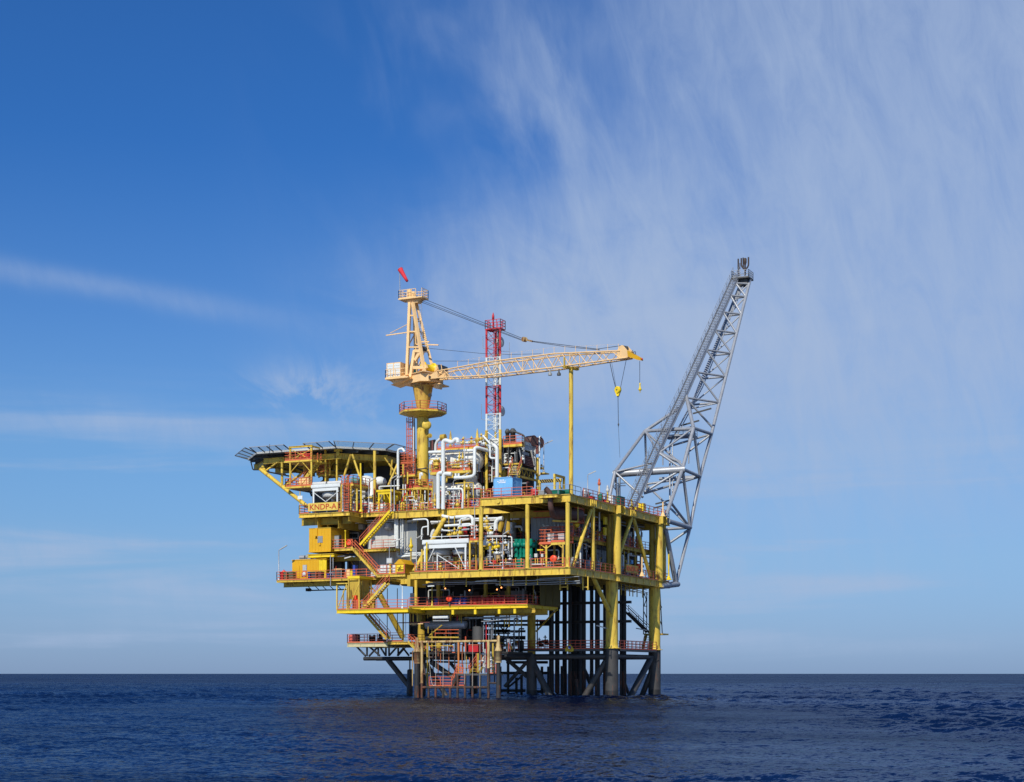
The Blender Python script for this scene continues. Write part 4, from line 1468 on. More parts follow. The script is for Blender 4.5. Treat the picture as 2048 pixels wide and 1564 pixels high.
t.p('flare_nozzle', SOOT).tube(tipx(1180, 240, .5), tipx(1178, 145, .5), .1, n=8)
t.p('pilot_burner', SOOT).tube(tipx(1138, 285), tipx(1138, 155), .12, n=10)
t.p('pilot_burner', SOOT).tube(tipx(1152, 240), tipx(1151, 190), .06, n=8)
# ------------------------------------------------------------------ helideck
VH = 8.6
zh = fv('A', 560, 300, VH).z
xl, xr = fv('A', 358, 318, VH).x, fv('A', 1130, 265, VH).x
ch = 4.8
W_, D_ = xr - xl, xr - xl
octo = [(xl, VH), (xr, VH), (xr + ch, VH + ch), (xr + ch, VH + ch + D_), (xr, VH + 2 * ch + D_), (xl, VH + 2 * ch + D_), (xl - ch, VH + ch + D_), (xl - ch, VH + ch)]
t = Th('helideck', 'octagonal helideck with tilted safety nets on a yellow truss above the left modules', 'helideck')
t.p('landing_deck', GRY).prism(octo, zh - .12, zh)
b = t.p('deck_edge', WHG)
for p, q in zip(octo, octo[1:] + octo[:1]):
    b.bar(Vector(p + (zh - .10,)), Vector(q + (zh - .10,)), .12, .26)
b = t.p('deck_framing', DGR)
y0, y1 = VH + .3, VH + 2 * ch + D_ - .3
k = 11
for j in range(1, k):
    y = y0 + (y1 - y0) * j / k
    e = max(0, ch - (y - VH), ch - (VH + 2 * ch + D_ - y))
    b.ibeam((xl - ch + e + .2, y, zh - .13), (xr + ch - e - .2, y, zh - .13), .5, .2)
gz = zh - .7
for p, q in (((xl + .2, VH + 1.4), (xr, VH + 1.4)), ((xl - ch + .3, VH + ch + 1), (xr + ch - .3, VH + ch + 1)), ((xl - ch + .3, VH + 11), (xr + ch - .3, VH + 11)), ((xl, VH + 16), (xr, VH + 16)),
             ((xr + ch - .8, VH + ch + 1.5), (xr + ch - .8, VH + ch + D_ - 1)), ((xr - .4, VH + 1.6), (xr + ch - .9, VH + ch + 1)), ((xl + .6, VH + 1.8), (xl - ch + 1, VH + ch + .9)), ((xl + 5, VH + 1.6), (xl + 5, VH + 16)), ((xl - 1, VH + 3), (xl - 1, VH + 16))):
    t.p('main_girder', YEL).ibeam(Vector(p + (gz,)), Vector(q + (gz,)), .75, .3)
# safety nets
nz = fv('A', 480, 252, VH - 1.7).z
def net(p, q, n, close=True):
    p, q = Vector(p), Vector(q)
    e = (q - p).normalized()
    out = Vector((e.y, -e.x)) * 1.75
    b = t.p('net_frame', GAL)
    P0, P1 = Vector((p.x, p.y, zh - .1)), Vector((q.x, q.y, zh - .1))
    up = nz - zh + .1
    k0 = .0 if not close else .34
    Q0, Q1 = P0 + Vector((out.x, out.y, up)) - Vector((e.x, e.y, 0)) * k0 * 2, P1 + Vector((out.x, out.y, up)) + Vector((e.x, e.y, 0)) * k0 * 2
    b.bar(Q0, Q1, .09, .09)
    st = t.p('net_struts', DGR)
    for i in range(n + 1):
        st.bar(P0.lerp(P1, i / n), Q0.lerp(Q1, i / n), .09, .12)
    b = t.p('net', MESH)
    dz = Vector((0, 0, .02))
    b.add([P0 + dz, P1 + dz, Q1 + dz, Q0 + dz, P0 - dz, P1 - dz, Q1 - dz, Q0 - dz], [(0, 1, 2, 3), (7, 6, 5, 4)])
g0, g1 = fv('A', 690, 300, VH).x, fv('A', 880, 280, VH).x
net((xl, VH), (g0, VH), 4, False)
net((g1, VH), (xr, VH), 2, False)
for p, q in zip(octo[1:], octo[2:] + octo[:1]):
    net(p, q, 5 if (Vector(p) - Vector(q)).length > 8 else 3)
b = t.p('cable_loop', DRK)
b.path([fv('A', 300, 400, VH + 1), fv('A', 320, 485, VH + 1), fv('A', 420, 485, VH + 1), fv('A', 470, 480, VH + 1), fv('A', 480, 510, VH + 1), fv('A', 640, 530, VH + 1)], .09, 6)
# supporting truss
def st(c, X0, Y0, v0, X1, Y1, v1, r, nm='support', m=None):
    t.p(nm, m or YEL).tube(fv(c, X0, Y0, v0), fv(c, X1, Y1, v1), r, n=12)
st('A', 395, 480, 9.5, 860, 850, 6.4, .27)
st('A', 415, 455, 10, 440, 495, 9.5, .2)
st('A', 605, 370, 10, 605, 650, 10, .17)
st('A', 440, 500, 9.5, 600, 385, 10, .13)
st('A', 800, 520, 10, 615, 660, 10, .17)
st('A', 440, 500, 10, 690, 550, 12, .1, m=DGR)
st('A', 690, 560, 12, 620, 650, 11, .12, m=YELD)
st('A', 640, 660, 10, 900, 705, 12, .14, m=DGR)
st('A', 860, 650, 11, 895, 740, 12, .14, m=DGR)
st('A', 1508, 300, 9.6, 1508, 890, 9.6, .20)
st('A', 1275, 335, 10.5, 1210, 545, 10.5, .15)
st('A', 1290, 335, 10.5, 1365, 560, 10.5, .15)
st('A', 1285, 480, 15, 1235, 590, 15, .14, m=DGR)
st('A', 1136, 420, 16, 1136, 600, 16, .16, m=DGR)
st('A', 1050, 540, 12, 1050, 640, 12, .18, m=YELD)
st('A', 1010, 480, 13, 1010, 640, 13, .12, m=DGR)
st('A', 1130, 500, 15, 980, 610, 15, .12, m=YELD)
st('A', 1735, 420, 12, 1640, 640, 10, .15)
st('A', 1680, 380, 14, 1665, 540, 14, .13, m=YELD)
st('A', 1600, 360, 14, 1720, 530, 14, .12, m=YELD)
st('A', 1450, 400, 15, 1490, 480, 15, .12, m=YELD)
st('A', 930, 300, 12, 965, 560, 12, .13, m=YELD)
st('A', 960, 560, 13, 1060, 480, 14, .13, m=YELD)
st('A', 560, 380, 12, 820, 500, 14, .13, m=DGR)
st('A', 1390, 400, 18, 1390, 640, 18, .2, m=DGR)
st('A', 1580, 420, 20, 1580, 640, 20, .2, m=DGR)
for (c_, a_, e_) in ((('A', 1110, 282, 1170, 305), 9.6, 10.2), (('A', 1135, 306, 1158, 345), 9.6, 9.8)):
    x0, x1, z0_, z1_ = span(*c_, a_)
    t.p('fire_monitor_bracket', YEL).box(x0, x1, a_, e_, z0_, z1_)
st('A', 1150, 200, VH, 1150, 240, VH, .04, 'edge_light', GAL)
st('A', 484, 235, VH - 1.5, 484, 325, VH - .5, .05, 'antenna', GAL)

# dark plant room under the helideck
t = Th('plant_room', 'dark plant room deep below the helideck behind the yellow frames', 'building')
x0, x1, z0_, z1_ = span('A', 1110, 490, 1480, 890, 17)
b = t.p('wall', DGR)
b.box(fv('A', 1500, 600, 19).x, fv('A', 1830, 600, 19).x, 19, 25, 24, fv('A', 1500, 455, 19).z)
b.box(fv('A', 900, 800, 14).x, fv('A', 1480, 800, 14).x, 14, 22, 24, fv('A', 1200, 648, 14).z)
t.p('window', GLS).box(fv('A', 1250, 700, 14).x, fv('A', 1330, 700, 14).x, 13.95, 13.99, fv('A', 1250, 760, 14).z, fv('A', 1250, 700, 14).z)

# ------------------------------------------------------------------ helideck access cage
t = Th('access_tower', 'yellow cross braced access cage with two railed landings beside the helideck edge', 'access tower')
ycg = 6.6
xs_ = [fv('A', 686, 450, ycg).x, fv('A', 893, 450, ycg).x]
zt_, zm_, zl_ = fv('A', 790, 270, ycg).z, fv('A', 790, 392, ycg).z, fv('A', 790, 645, ycg).z
for y in (ycg, ycg + 3.4):
    for x in xs_ + ([xs_[1] + 1.8] if y > ycg else []):
        t.p('post', YEL).box(x - .1, x + .1, y - .1, y + .1, zl_ - .3, zt_)
b = t.p('top_frame', YEL)
b.ibeam((xs_[0] - .15, ycg - .12, zt_ + .25), (xs_[1] + .2, ycg - .12, zt_ + .25), .25, .2)
b.bar((xs_[1], ycg, zt_ + .1), (xs_[1], ycg + 3.4, zt_ + .1), .15, .2)
for (X0, Y0, X1, Y1) in ((690, 285, 890, 390), (890, 285, 690, 390), (690, 510, 785, 400), (890, 510, 795, 400), (690, 510, 785, 640), (890, 510, 790, 640)):
    t.p('brace', YEL).bar(fv('A', X0, Y0, ycg - .02), fv('A', X1, Y1, ycg - .02), .1, .08)
for z, X0, X1 in ((zm_, 632, 893), (zl_, 640, 893)):
    xa_ = fv('A', X0, 400, ycg).x
    b = t.p('landing', YEL)
    b.box(xa_, xs_[1] + .15, ycg - .16, ycg + 3.5, z - .22, z)
    rail(t.p('guardrail', ORG), [(xa_ + .05, ycg + 3.4, z), (xa_ + .05, ycg - .12, z), (xs_[1] + .1, ycg - .12, z)], step=.9, toe=.2)
stair(t, (xs_[0] + .4, ycg + 1.2, zl_), (xs_[1] + .2, ycg + 1.2, zm_), .8)
x2 = fv('A', 1068, 450, 11).x
t.p('post', YEL).box(x2 - .08, x2 + .08, 11, 11.16, fv('A', 1068, 540, 11).z, zh - .9)
x3 = fv('A', 945, 450, 11).x
t.p('post', YEL).box(x3 - .08, x3 + .08, 11, 11.16, fv('A', 945, 540, 11).z, zh - .9)
b = t.p('rear_landing', YEL)
zq = fv('A', 1000, 525, 11).z
b.box(x3, x2, 11.2, 14, zq - .25, zq)
stair(t, (x3 + .2, 11.4, zq), (x2 - .2, 11.4, zm_ + .4), .8)
rail(t.p('guardrail', ORG), [(x3, 11.25, zq), (x2, 11.25, zq)], step=.9)
for nm, lab, X, m, s_ in (('foam_drum', 'red foam drum behind rails on the upper cage landing', 805, REDO, .42), ('fire_box', 'maroon fire hose box on the upper cage landing', 860, RED, .4)):
    q = fv('A', X, 380, ycg + .8)
    k = Th(nm, lab, 'fire equipment')
    if nm == 'foam_drum':
        drum(k, (q.x, q.y, zm_), m, .45, 1.0)
    else:
        k.p('box_body', m).box(q.x - .5, q.x + .5, q.y - .2, q.y + .3, zm_ + .05, zm_ + .8)
        k.p('box_lid', m).prismv([(q.x - .55, zm_ + .81), (q.x + .55, zm_ + .81), (q.x + .5, zm_ + .95), (q.x - .5, zm_ + .95)], q.y - .25, q.y + .35)
q = fv('A', 820, 600, ycg + 1)
k = Th('winch_box', 'buff equipment housing behind rails on the lower cage landing', 'box')
k.p('housing', BUFF).box(q.x - .8, q.x + .7, q.y, q.y + .9, zl_ + .02, zl_ + 1.2)
k.p('lid', BUFR).box(q.x - .85, q.x + .75, q.y - .05, q.y + .95, zl_ + 1.205, zl_ + 1.32)

# ------------------------------------------------------------------ stepped deck on the left
ZK = 23.9
xA_, xB_ = fv('A', 765, 905, 5).x, fv('A', 1258, 890, 5).x
xC_ = fv('A', 1645, 893, 7.8).x
t = Th('stepped_deck', 'yellow stepped deck carrying the name board, coolers and crane foot', 'deck')
deck(t, [(xA_, 5), (xB_, 5), (xB_, 7.8), (xC_, 7.8), (xC_, 10), (-23.9, 10), (-23.9, 15), (xA_, 15)], ZK, .5, sec=1.4)
x0 = fv('A', 790, 940, 6.2).x
b = t.p('deep_girder', YELD)
b.ibeam((x0, 6.4, ZK - .56), (xB_ - .5, 6.4, ZK - .56), .9, .3)
b.ibeam((xB_ - .16, 5.2, ZK - .5), (xB_ - .16, 14, ZK - .5), .75, .3)
b.ibeam((xA_ + 2.6, 5.6, ZK - .56), (xA_ + 2.6, 14.6, ZK - .56), 1.4, .3)
b.ibeam((xB_ - 2, 5.6, ZK - .56), (xB_ - 2, 14.6, ZK - .56), 1.5, .3)
s0, s1 = fv('A', 862, 880, 5).x, fv('A', 1152, 880, 5).x
rails(t, [(xA_ + .05, 9, ZK), (xA_ + .05, 5.08, ZK), (s0, 5.08, ZK)], [(s1, 5.08, ZK), (xB_ - .05, 5.08, ZK), (xB_ - .05, 7.8, ZK)],
      [(xB_ + .1, 7.9, ZK), (xC_ - .05, 7.9, ZK), (xC_ - .05, 10, ZK)], [(xC_, 10.1, ZK), (-24, 10.1, ZK)])
# name board
SGB = mat('sign_board_yellow', (.72, .52, .10), .5, var=.08, rust=.15)
def board(label, x0, x1, z0_, z1_, y, tx, face='-y', bm=SGB, lm=TXR):
    t = Th('name_board', label, 'sign', 'name boards of the platform')
    if face == '-y':
        t.p('board', bm).box(x0, x1, y - .06, y, z0_, z1_)
        h = (z1_ - z0_)
        lettering(t.p('lettering', lm), tx, (x0 + (x1 - x0) * .045, y - .062, z0_ + h * .16), h * .98, wide=(x1 - x0) / h * .252)
    else:
        t.p('board', bm).box(y, y + .06, x0, x1, z0_, z1_)
        h = (z1_ - z0_)
        lettering(t.p('lettering', lm), tx, (y + .062, x0 + (x1 - x0) * .06, z0_ + h * .18), h * .92, xd=(0, 1, 0), n=(1, 0, 0), wide=(x1 - x0) / h * .27)
zb0, zb1 = fv('A', 1000, 885, 5).z, fv('A', 1000, 806, 5).z
board('yellow board lettered KNDP-A on the railing of the stepped deck below a white cooler', s0, s1, zb0, zb1, 4.98, 'KNDP-A')
e0, e1 = fu('O', 975, 1200, .1), fu('O', 1190, 1200, .1)
board('dim olive board lettered KNDP-A between the two big legs of the shaded face', e0.y, e1.y, fu('O', 1080, 1265, .1).z, fu('O', 1080, 1130, .1).z, .02, 'KNDP-A', '+x', YELD, TXR)

# big white air coolers
def cooler(label, c, X0, Ytop, Ymid, Ybot, X1, v, dep, m, zbase, fans=1, legs=True, ZB=None):
    t = Th('air_cooler', label, 'cooler')
    x0, x1, z1_, z2_ = span(c, X0, Ytop, X1, Ymid, v)
    h = z2_ - z1_
    b = t.p('header_box', m)
    b.box(x0, x1, v, v + .25, z1_ + h * .5, z2_)
    b.box(x0 + .12, x1 - .12, v - .03, v - .002, z1_ + h * .58, z2_ - h * .12)
    for k in range(1, 4):
        x = x0 + (x1 - x0) * k / 4
        b.box(x - .04, x + .04, v - .05, v - .032, z1_ + h * .5, z2_ + .03)
    t.p('tube_bundle', m).box(x0 + .15, x1 - .15, v + .27, v + dep, z1_ + h * .45, z2_ - .05)
    t.p('side_beam', m).box(x0 + .2, x1 - .3, v + .02, v + .16, z1_, z1_ + h * .42)
    t.p('side_beam', m).box(x0 + .2, x1 - .3, v + dep - .16, v + dep, z1_, z1_ + h * .42)
    for k in range(fans):
        cx = x0 + (x1 - x0) * (k + .5) / fans
        rr = min((x1 - x0) / fans * .42, dep * .42)
        q = t.p('fan_ring', WHG if m is WHT else m)
        q.lathe((cx, v + dep / 2 + .1, z1_ - .75), [(rr * .55, -.05), (rr * .98, 0), (rr, .5), (rr * .8, .72)], 24)
        t.p('fan_motor', WHG if m is WHT else m).lathe((cx, v + dep / 2 + .1, z1_ - 1.2), [(.2, -.1), (.26, 0), (.26, .4)], 12)
    for x in (x0 + .35, x1 - .45):
        for y in (v + .09, v + dep - .1):
            t.p('leg', m).box(x - .11, x + .11, y - .07, y + .07, zbase, z1_)
    return t, x0, x1, z1_, z2_
t, x0, x1, z1_, z2_ = cooler('white air cooler on cross braced legs behind the lettered board under the helideck', 'A', 888, 625, 690, 800, 1170, 6.0, 3.4, WHT, ZK)
for (X0, Y0, X1, Y1) in ((912, 705, 1035, 800), (1160, 690, 1030, 800)):
    t.p('brace', WHT).bar(fv('A', X0, Y0, 6.02), fv('A', X1, Y1, 6.02), .1, .07)
q = t.p('roll_cover', INS)
q.tube((x0, 6.5, z2_ + .18), ((x0 + x1) / 2 - .15, 6.5, z2_ + .18), .24, n=14)
q.tube(((x0 + x1) / 2 + .1, 6.5, z2_ + .18), (x1, 6.5, z2_ + .18), .24, n=14)
t, x0, x1, z1_, z2_ = cooler('large white twin fan air cooler at the front of the main deck', 'E', 252, 445, 545, 790, 780, 1.6, 3.6, WHT, ZM, 2)
for (X0, Y0, X1, Y1) in ((395, 540, 305, 740), (430, 625, 670, 780), (630, 540, 735, 760), (425, 620, 425, 795)):
    t.p('brace', WHT).bar(fv('E', X0, Y0, 1.62), fv('E', X1, Y1, 1.62), .14, .08)
q = t.p('vent_pipes', WHT)
for X in (355, 475, 660):
    q.tube(fv('E', X, 440, 1.9), fv('E', X, 385, 1.9), .05, n=6)
q.tube(fv('E', 355, 420, 1.9), fv('E', 780, 405, 1.9), .05, n=6)
t, x0, x1, z1_, z2_ = cooler('yellow twin fan air cooler on the stepped deck left of the crane', 'L', 828, 560, 662, 1050, 1200, 8.6, 2.8, BRY, ZK, 2)
for (X0, Y0, X1, Y1) in ((970, 665, 855, 890), (1000, 665, 1010, 780), (1060, 665, 1140, 820)):
    t.p('brace', BRY).bar(fv('L', X0, Y0, 8.62), fv('L', X1, Y1, 8.62), .1, .07)

# yellow and orange pipe stair frame right of the white cooler
t = Th('filter_platform', 'tall yellow framed platform with an orange ladder cage beside the white cooler', 'platform')
yf = 6.2
zf = fv('L', 250, 430, yf).z
for X in (35, 250):
    p = fv('L', X, 600, yf)
    t.p('post', YEL).box(p.x - .09, p.x + .09, yf - .09, yf + .09, ZK, zf - .25)
p0, p1 = fv('L', 30, 430, yf), fv('L', 265, 430, yf)
t.p('floor', YEL).box(p0.x, p1.x + .3, yf - .1, 13.5, zf - .25, zf)
rail(t.p('guardrail', ORG), [(p0.x + .05, yf - .05, zf), (p1.x + .25, yf - .05, zf), (p1.x + .25, 13.4, zf)], step=1.0, toe=.2)
b = t.p('ladder', ORG)
for X in (100, 200):
    e0, e1 = fv('L', X, 1020, yf - .35), fv('L', X, 240, yf - .35)
    b.bar(e0, e1, .09, .09)
for k in range(14):
    b.bar(fv('L', 100, 1000 - k * 50, yf - .35), fv('L', 200, 1000 - k * 50, yf - .35), .06, .06)
for k in range(6):
    e = fv('L', 150, 830 - k * 75, yf - .8)
    b.torus(e, .55, .035, n=12, m=4)
t.p('brace', YEL).bar(fv('L', 265, 720, yf + 1), fv('L', 380, 530, yf + 1), .14, .12)
t.p('davit_post', BRY).tube(fv('L', 485, 1060, 6.6), fv('L', 468, -40, 6.6), .11, n=10)
t.p('davit_post', BRY).lathe(fv('L', 470, 1065, 6.6), [(.3, 0), (.3, .08), (.13, .3)], 10)
t.p('davit_post', YEL).tube(fv('L', 385, 1040, 5.9), fv('L', 385, 540, 5.9), .13, n=10)
q = Th('green_drum_tank', 'dark green horizontal tank on the tall platform behind the white cooler', 'tank')
q.p('tank_shell', mat('teal_paint', (.10, .26, .25), .45)).tube(fv('L', 275, 345, 8), fv('L', 445, 375, 8), .40, n=18)
q.p('saddle', DGR).bar(fv('L', 300, 380, 8), fv('L', 430, 405, 8), .4, .3)
q = Th('green_valve_actuator', 'small green actuator behind orange rails on the tall platform', 'valve')
q.p('body', GRN).lathe(fv('L', 160, 400, 7), [(.18, 0), (.22, .1), (.22, .5), (.1, .6)], 12)
q.p('cap', DGN).lathe(fv('L', 160, 400, 7) + Vector((0, 0, .61)), [(.12, 0), (.12, .12)], 10)
# white tanks seen below the helideck
t = Th('white_separator', 'white vertical separator with a domed top among pipes under the helideck', 'tank')
e = fv('L', 715, 560, 11)
t.p('shell', WHT).lathe((e.x, 11, ZK), [(.58, 0), (.58, fv('L', 715, 340, 11).z - ZK), (.3, fv('L', 715, 310, 11).z - ZK)], 20)
t.p('platform_ring', YEL).lathe((e.x, 11, fv('L', 715, 780, 11).z), [(.6, 0), (1.1, .02), (1.1, .2), (.6, .22)], 16)
t.p('nozzle', WHT).path([fv('L', 690, 700, 10.2), fv('L', 830, 700, 10.2)], .12, 8)
t.p('nozzle', WHT).path([fv('L', 625, 600, 10.2), fv('L', 625, 690, 10.2), fv('L', 680, 700, 10.2)], .12, 8)
t = Th('white_drum_vessel', 'squat white domed vessel just right of the helideck post', 'tank')
t.p('shell', WHT).lathe(fv('L', 905, 450, 13), [(.3, -.3), (.85, 0), (.95, .35), (.8, .8), (.3, 1.05)], 22)
t.p('skirt', GRY).lathe((fv('L', 905, 450, 13).x, 13, ZK), [(.5, 0), (.5, fv('L', 905, 470, 13).z - ZK)], 14)
t = Th('white_surge_vessel', 'large white rounded vessel half hidden behind the tall platform rails', 'tank')
e = fv('L', 600, 400, 13)
t.p('shell', WHT).lathe(e, [(.4, -.7), (1.0, -.3), (1.1, .3), (.7, .8), (.1, .95)], 22)
t.p('skirt', WHG).lathe((e.x, 13, ZK), [(.7, 0), (.7, e.z - ZK - .5)], 16)
# crane foot platform
t = Th('crane_foot_platform', 'orange railed octagonal landing round the foot of the crane pedestal', 'platform')
zf = fv('C', 380, 812, 13).z
po = [(PC.x + 2.35 * math.cos(R(22.5 + 45 * i)), VL + 2.35 * math.sin(R(22.5 + 45 * i))) for i in range(8)]
t.p('floor', YEL).prism(po, zf - .28, zf)
rail(t.p('guardrail', ORG), [(x, y, zf) for x, y in po], closed=True, step=1.0, toe=.25, rows=4)
for x, y in po[::2]:
    t.p('post', YEL).tube((x * .97 + PC.x * .03, y, ZK), (x * .97 + PC.x * .03, y, zf - .28), .1, n=8)
zf2 = fv('C', 290, 655, 13.5).z
x0, x1 = fv('C', 125, 655, 13.5).x, fv('C', 300, 655, 13.5).x
t = Th('ladder_landing', 'orange railed landing at the foot of the caged ladder left of the crane', 'platform')
t.p('floor', YEL).box(x0, x1, 13.5, 15.4, zf2 - .25, zf2)
for dz, hh in ((0, 1.5), (1.6, 1.4)):
    rail(t.p('guardrail', ORG), [(x0, 15.3, zf2 + dz), (x0, 13.55, zf2 + dz), (x1, 13.55, zf2 + dz)], step=.6, h=hh, toe=.15, rows=4)
for x in (x0 + .2, x1 - .2):
    t.p('post', YEL).tube((x, 14, ZK), (x, 14, zf2 - .25), .12, n=8)
t = Th('small_pipe_frame', 'group of thin yellow posts and white pipes left of the crane pedestal', 'pipes')
for X, Y0, Y1, m, r in ((1700, 600, 1060, YEL, .11), (1435, 440, 830, WHT, .08), (1490, 440, 640, WHT, .08), (1770, 560, 870, GAL, .06), (1935, 580, 1060, WHT, .09), (1475, 760, 1000, YEL, .07), (1640, 610, 720, WHT, .1), (1240, 880, 1010, YEL, .07), (1540, 160, 430, YEL, .1), (1435, -20, 210, YEL, .1)):
    t.p('standpipe', m).tube(fv('L', X, Y1, 11.5), fv('L', X, Y0, 11.5), r, n=8)
t.p('white_pipe', WHT).path([fv('L', 1320, 560, 11), fv('L', 1320, -350, 11), fv('L', 1420, -380, 11), fv('L', 1470, -300, 11)], .17, 10)
t.p('white_pipe', WHT).path([fv('L', 1455, 800, 11), fv('L', 1710, 800, 11), fv('L', 1722, 1060, 11)], .08, 8)
t.p('white_pipe', WHT).path([fv('L', 895, 560, 9.6), fv('L', 895, 490, 9.6), fv('L', 1360, 470, 9.6)], .09, 8)
t.p('white_pipe', WHT).path([fv('L', 1825, 330, 13.4), fv('L', 1825, 190, 13.4), fv('L', 1870, 190, 13.4), fv('L', 1870, 240, 13.4)], .14, 8)
t.p('red_pipe', RED).tube(fv('L', 1415, 830, 11), fv('L', 1480, 640, 11), .12, n=8)
for X, Y in ((1780, 380), (1820, 400), (1560, 860), (1650, 880), (1500, 900)):
    valve(t.p('valve', YEL if X > 1700 else WHT), fv('L', X, Y, 12.6), .7)

# ------------------------------------------------------------------ accommodation block and left modules
t = Th('accommodation_block', 'pale grey accommodation block with a dark window band behind the yellow stairs', 'building')
VB = 10.4
x0, x1, z0_, z1_ = span('D', 950, 245, 1385, 700, VB)
xL, xR = fv('D', 680, 300, VB).x, fv('E', 190, 400, VB).x
t.p('lower_wall', WHG).box(x0, xR, VB, 30, ZM - .2, fv('D', 1200, 470, VB).z)
t.p('upper_wall', WHG).box(fv('D', 1090, 300, VB).x, xR, VB, 30, fv('D', 1200, 465, VB).z + .01, ZK - .9)
t.p('recess', DGR).box(xL, fv('D', 1090, 300, VB).x - .01, VB + .9, 30, fv('D', 1200, 465, VB).z + .01, ZK - 1.2)
q = t.p('ventilation_duct', WHG)
a0, a1, b0, b1 = span('D', 690, 168, 1035, 222, VB + .2)
q.box(a0, a1, VB + .2, VB + .88, b0, b1)
for X in (765, 860, 945):
    e = fv('D', X, 195, VB + .2)
    q.box(e.x - .03, e.x + .03, VB + .16, VB + .198, b0 - .02, b1 + .02)
a0, a1, b0, b1 = span('D', 1270, 150, 1365, 205, VB - .6)
t.p('vent_cowl', GAL).lathe(((a0 + a1) / 2, VB - .5, b0), [(.3, -.2), ((a1 - a0) / 2, 0), ((a1 - a0) / 2, b1 - b0)], 18)
for (X0, X1) in ((830, 880), (888, 925), (933, 980)):
    a0, a1, b0, b1 = span('D', X0, 262, X1, 310, VB + .8)
    f_ = t.p('window', WHG)
    f_.box(a0 - .1, a1 + .1, VB + .82, VB + .89, b0 - .12, b1 + .12)
    t.p('pane', GLS, f_).box(a0, a1, VB + .78, VB + .815, b0, b1)
a0, a1, b0, b1 = span('D', 820, 247, 990, 320, VB + .8)
ribs = t.p('wall_seams', GRY)
for X in (1010, 1080, 1150, 1215, 1290, 1385, 1480):
    e = fv('D', X, 600, VB)
    ribs.box(e.x - .02, e.x + .02, VB - .02, VB - .002, ZM, fv('D', 1200, 470, VB).z)
for X in (1175, 1250, 1320):
    e = fv('D', X, 350, VB)
    ribs.box(e.x - .02, e.x + .02, VB - .02, VB - .002, fv('D', 1200, 465, VB).z + .1, ZK - 1)
a0, a1, b0, b1 = span('E', 90, 265, 185, 590, VB)
d_ = t.p('door', GRY)
d_.box(a0, a1, VB - .05, VB - .003, b0, b1)
t.p('door_frame', DGR, d_).box(a0 - .06, a1 + .06, VB - .03, VB - .0025, b1 + .001, b1 + .07)
# white down pipes beside it
t = Th('white_downpipes', 'bundle of thick white vertical pipes on the corner of the grey block', 'pipes')
yp = VB - .9
for X, r, Y1 in ((1400, .17, 420), (1422, .17, 520), (1462, .09, 510), (1484, .09, 490)):
    t.p('pipe', WHT).path([fv('D', X, 100, yp), fv('D', X, Y1, yp), fv('D', X + (1700 - X) * .95, Y1 - 12 + (X % 7), yp)] if X > 1410 else [fv('D', X, 100, yp), fv('D', X, Y1, yp)], r, 10, .3)
t.p('pipe', WHT).path([fv('D', 700, 135, yp), fv('D', 1390, 105, yp)], .07, 8)
t.p('pipe', WHT).path([fv('D', 700, 160, yp + .3), fv('D', 1380, 125, yp + .3)], .07, 8)
t.p('pipe', WHT).path([fv('D', 1540, 120, yp), fv('D', 1760, 100, yp), fv('D', 1770, 240, yp)], .09, 8)
t.p('pipe', WHT).path([fv('D', 1700, 300, yp), fv('D', 1700, 190, yp), fv('D', 1755, 185, yp)], .08, 8)
t.p('pipe', WHT).path([fv('D', 1468, 525, yp - .4), fv('D', 1700, 490, yp - .4)], .07, 8)
t.p('pipe', WHT).path([fv('D', 1570, 610, yp), fv('D', 1570, 540, yp)], .08, 8)
for X in (850, 935, 1000, 1410, 1520, 1590, 1650):
    t.p('hanger', YEL).tube(fv('D', X, 85, yp), fv('D', X, 150, yp), .05, n=6)
t = Th('yellow_safety_cone', 'yellow pointed relief valve standing by the grey wall', 'valve')
e = fv('E', 125, 580, 7)
psv(t.p('body', BRY), e, 1.15)
t.p('base_pipe', YELD).tube((e.x, e.y, ZM), e, .1, n=8)

# mezzanine walkway on the left with its cabin
t = Th('left_mezzanine', 'yellow mezzanine walkway with orange rails in front of the grey block', 'deck')
vm = 5.4
zmz = fv('D', 800, 425, vm).z
xm0, xm1, xm2 = fv('D', 418, 480, vm).x, fv('D', 712, 430, vm).x, fv('D', 1395, 430, vm + 2.6).x
deck(t, [(xm0, vm), (xm1, vm), (xm1, VB - .1), (xm0, VB - .1)], zmz - .62, .42, m=BRY)
deck(t, [(xm1 + .05, vm), (fv('D', 925, 430, vm).x, vm), (fv('D', 925, 430, vm).x, vm + 2.6), (xm2, vm + 2.6), (xm2, VB - .05), (xm1 + .05, VB - .05)], zmz, .3, m=YEL, fw=.2)
rails(t, [(xm1 - .3, vm + 2.5, zmz), (xm1 - .3, vm + .1, zmz), (fv('D', 925, 430, vm).x - .1, vm + .1, zmz)], [(fv('D', 1130, 430, vm + 2.7).x, vm + 2.7, zmz), (xm2, vm + 2.7, zmz)])
t.p('main_girder', YELD).ibeam((xm0 + .4, vm + 2, zmz - 1.05), (xm1 + 3, vm + 2, zmz - 1.05), .5, .3)
t.p('knee_brace', YEL).tube(fv('D', 470, 550, 8.5), fv('D', 490, 500, 8.5), .2, n=10)
t.p('hand_post', BRY).lathe(fv('D', 842, 415, vm - .05), [(.12, 0), (.12, .1), (.08, .15), (.08, 2.0), (.13, 2.05), (.13, 2.2)], 8)
t = Th('yellow_cabin', 'tall golden yellow cabin overhanging the mezzanine end', 'cabin')
x0, x1, z0_, z1_ = span('D', 436, 205, 680, 470, vm + .1)
t.p('wall', GOLD).box(x0, x1, vm + .1, 10, z0_, z1_)
rb = t.p('wall_ribs', GOLD)
for k in range(1, 7):
    x = x0 + (x1 - x0) * k / 7
    rb.box(x - .05, x + .05, vm + .075, vm + .098, z0_ + .22, z1_ - .05)
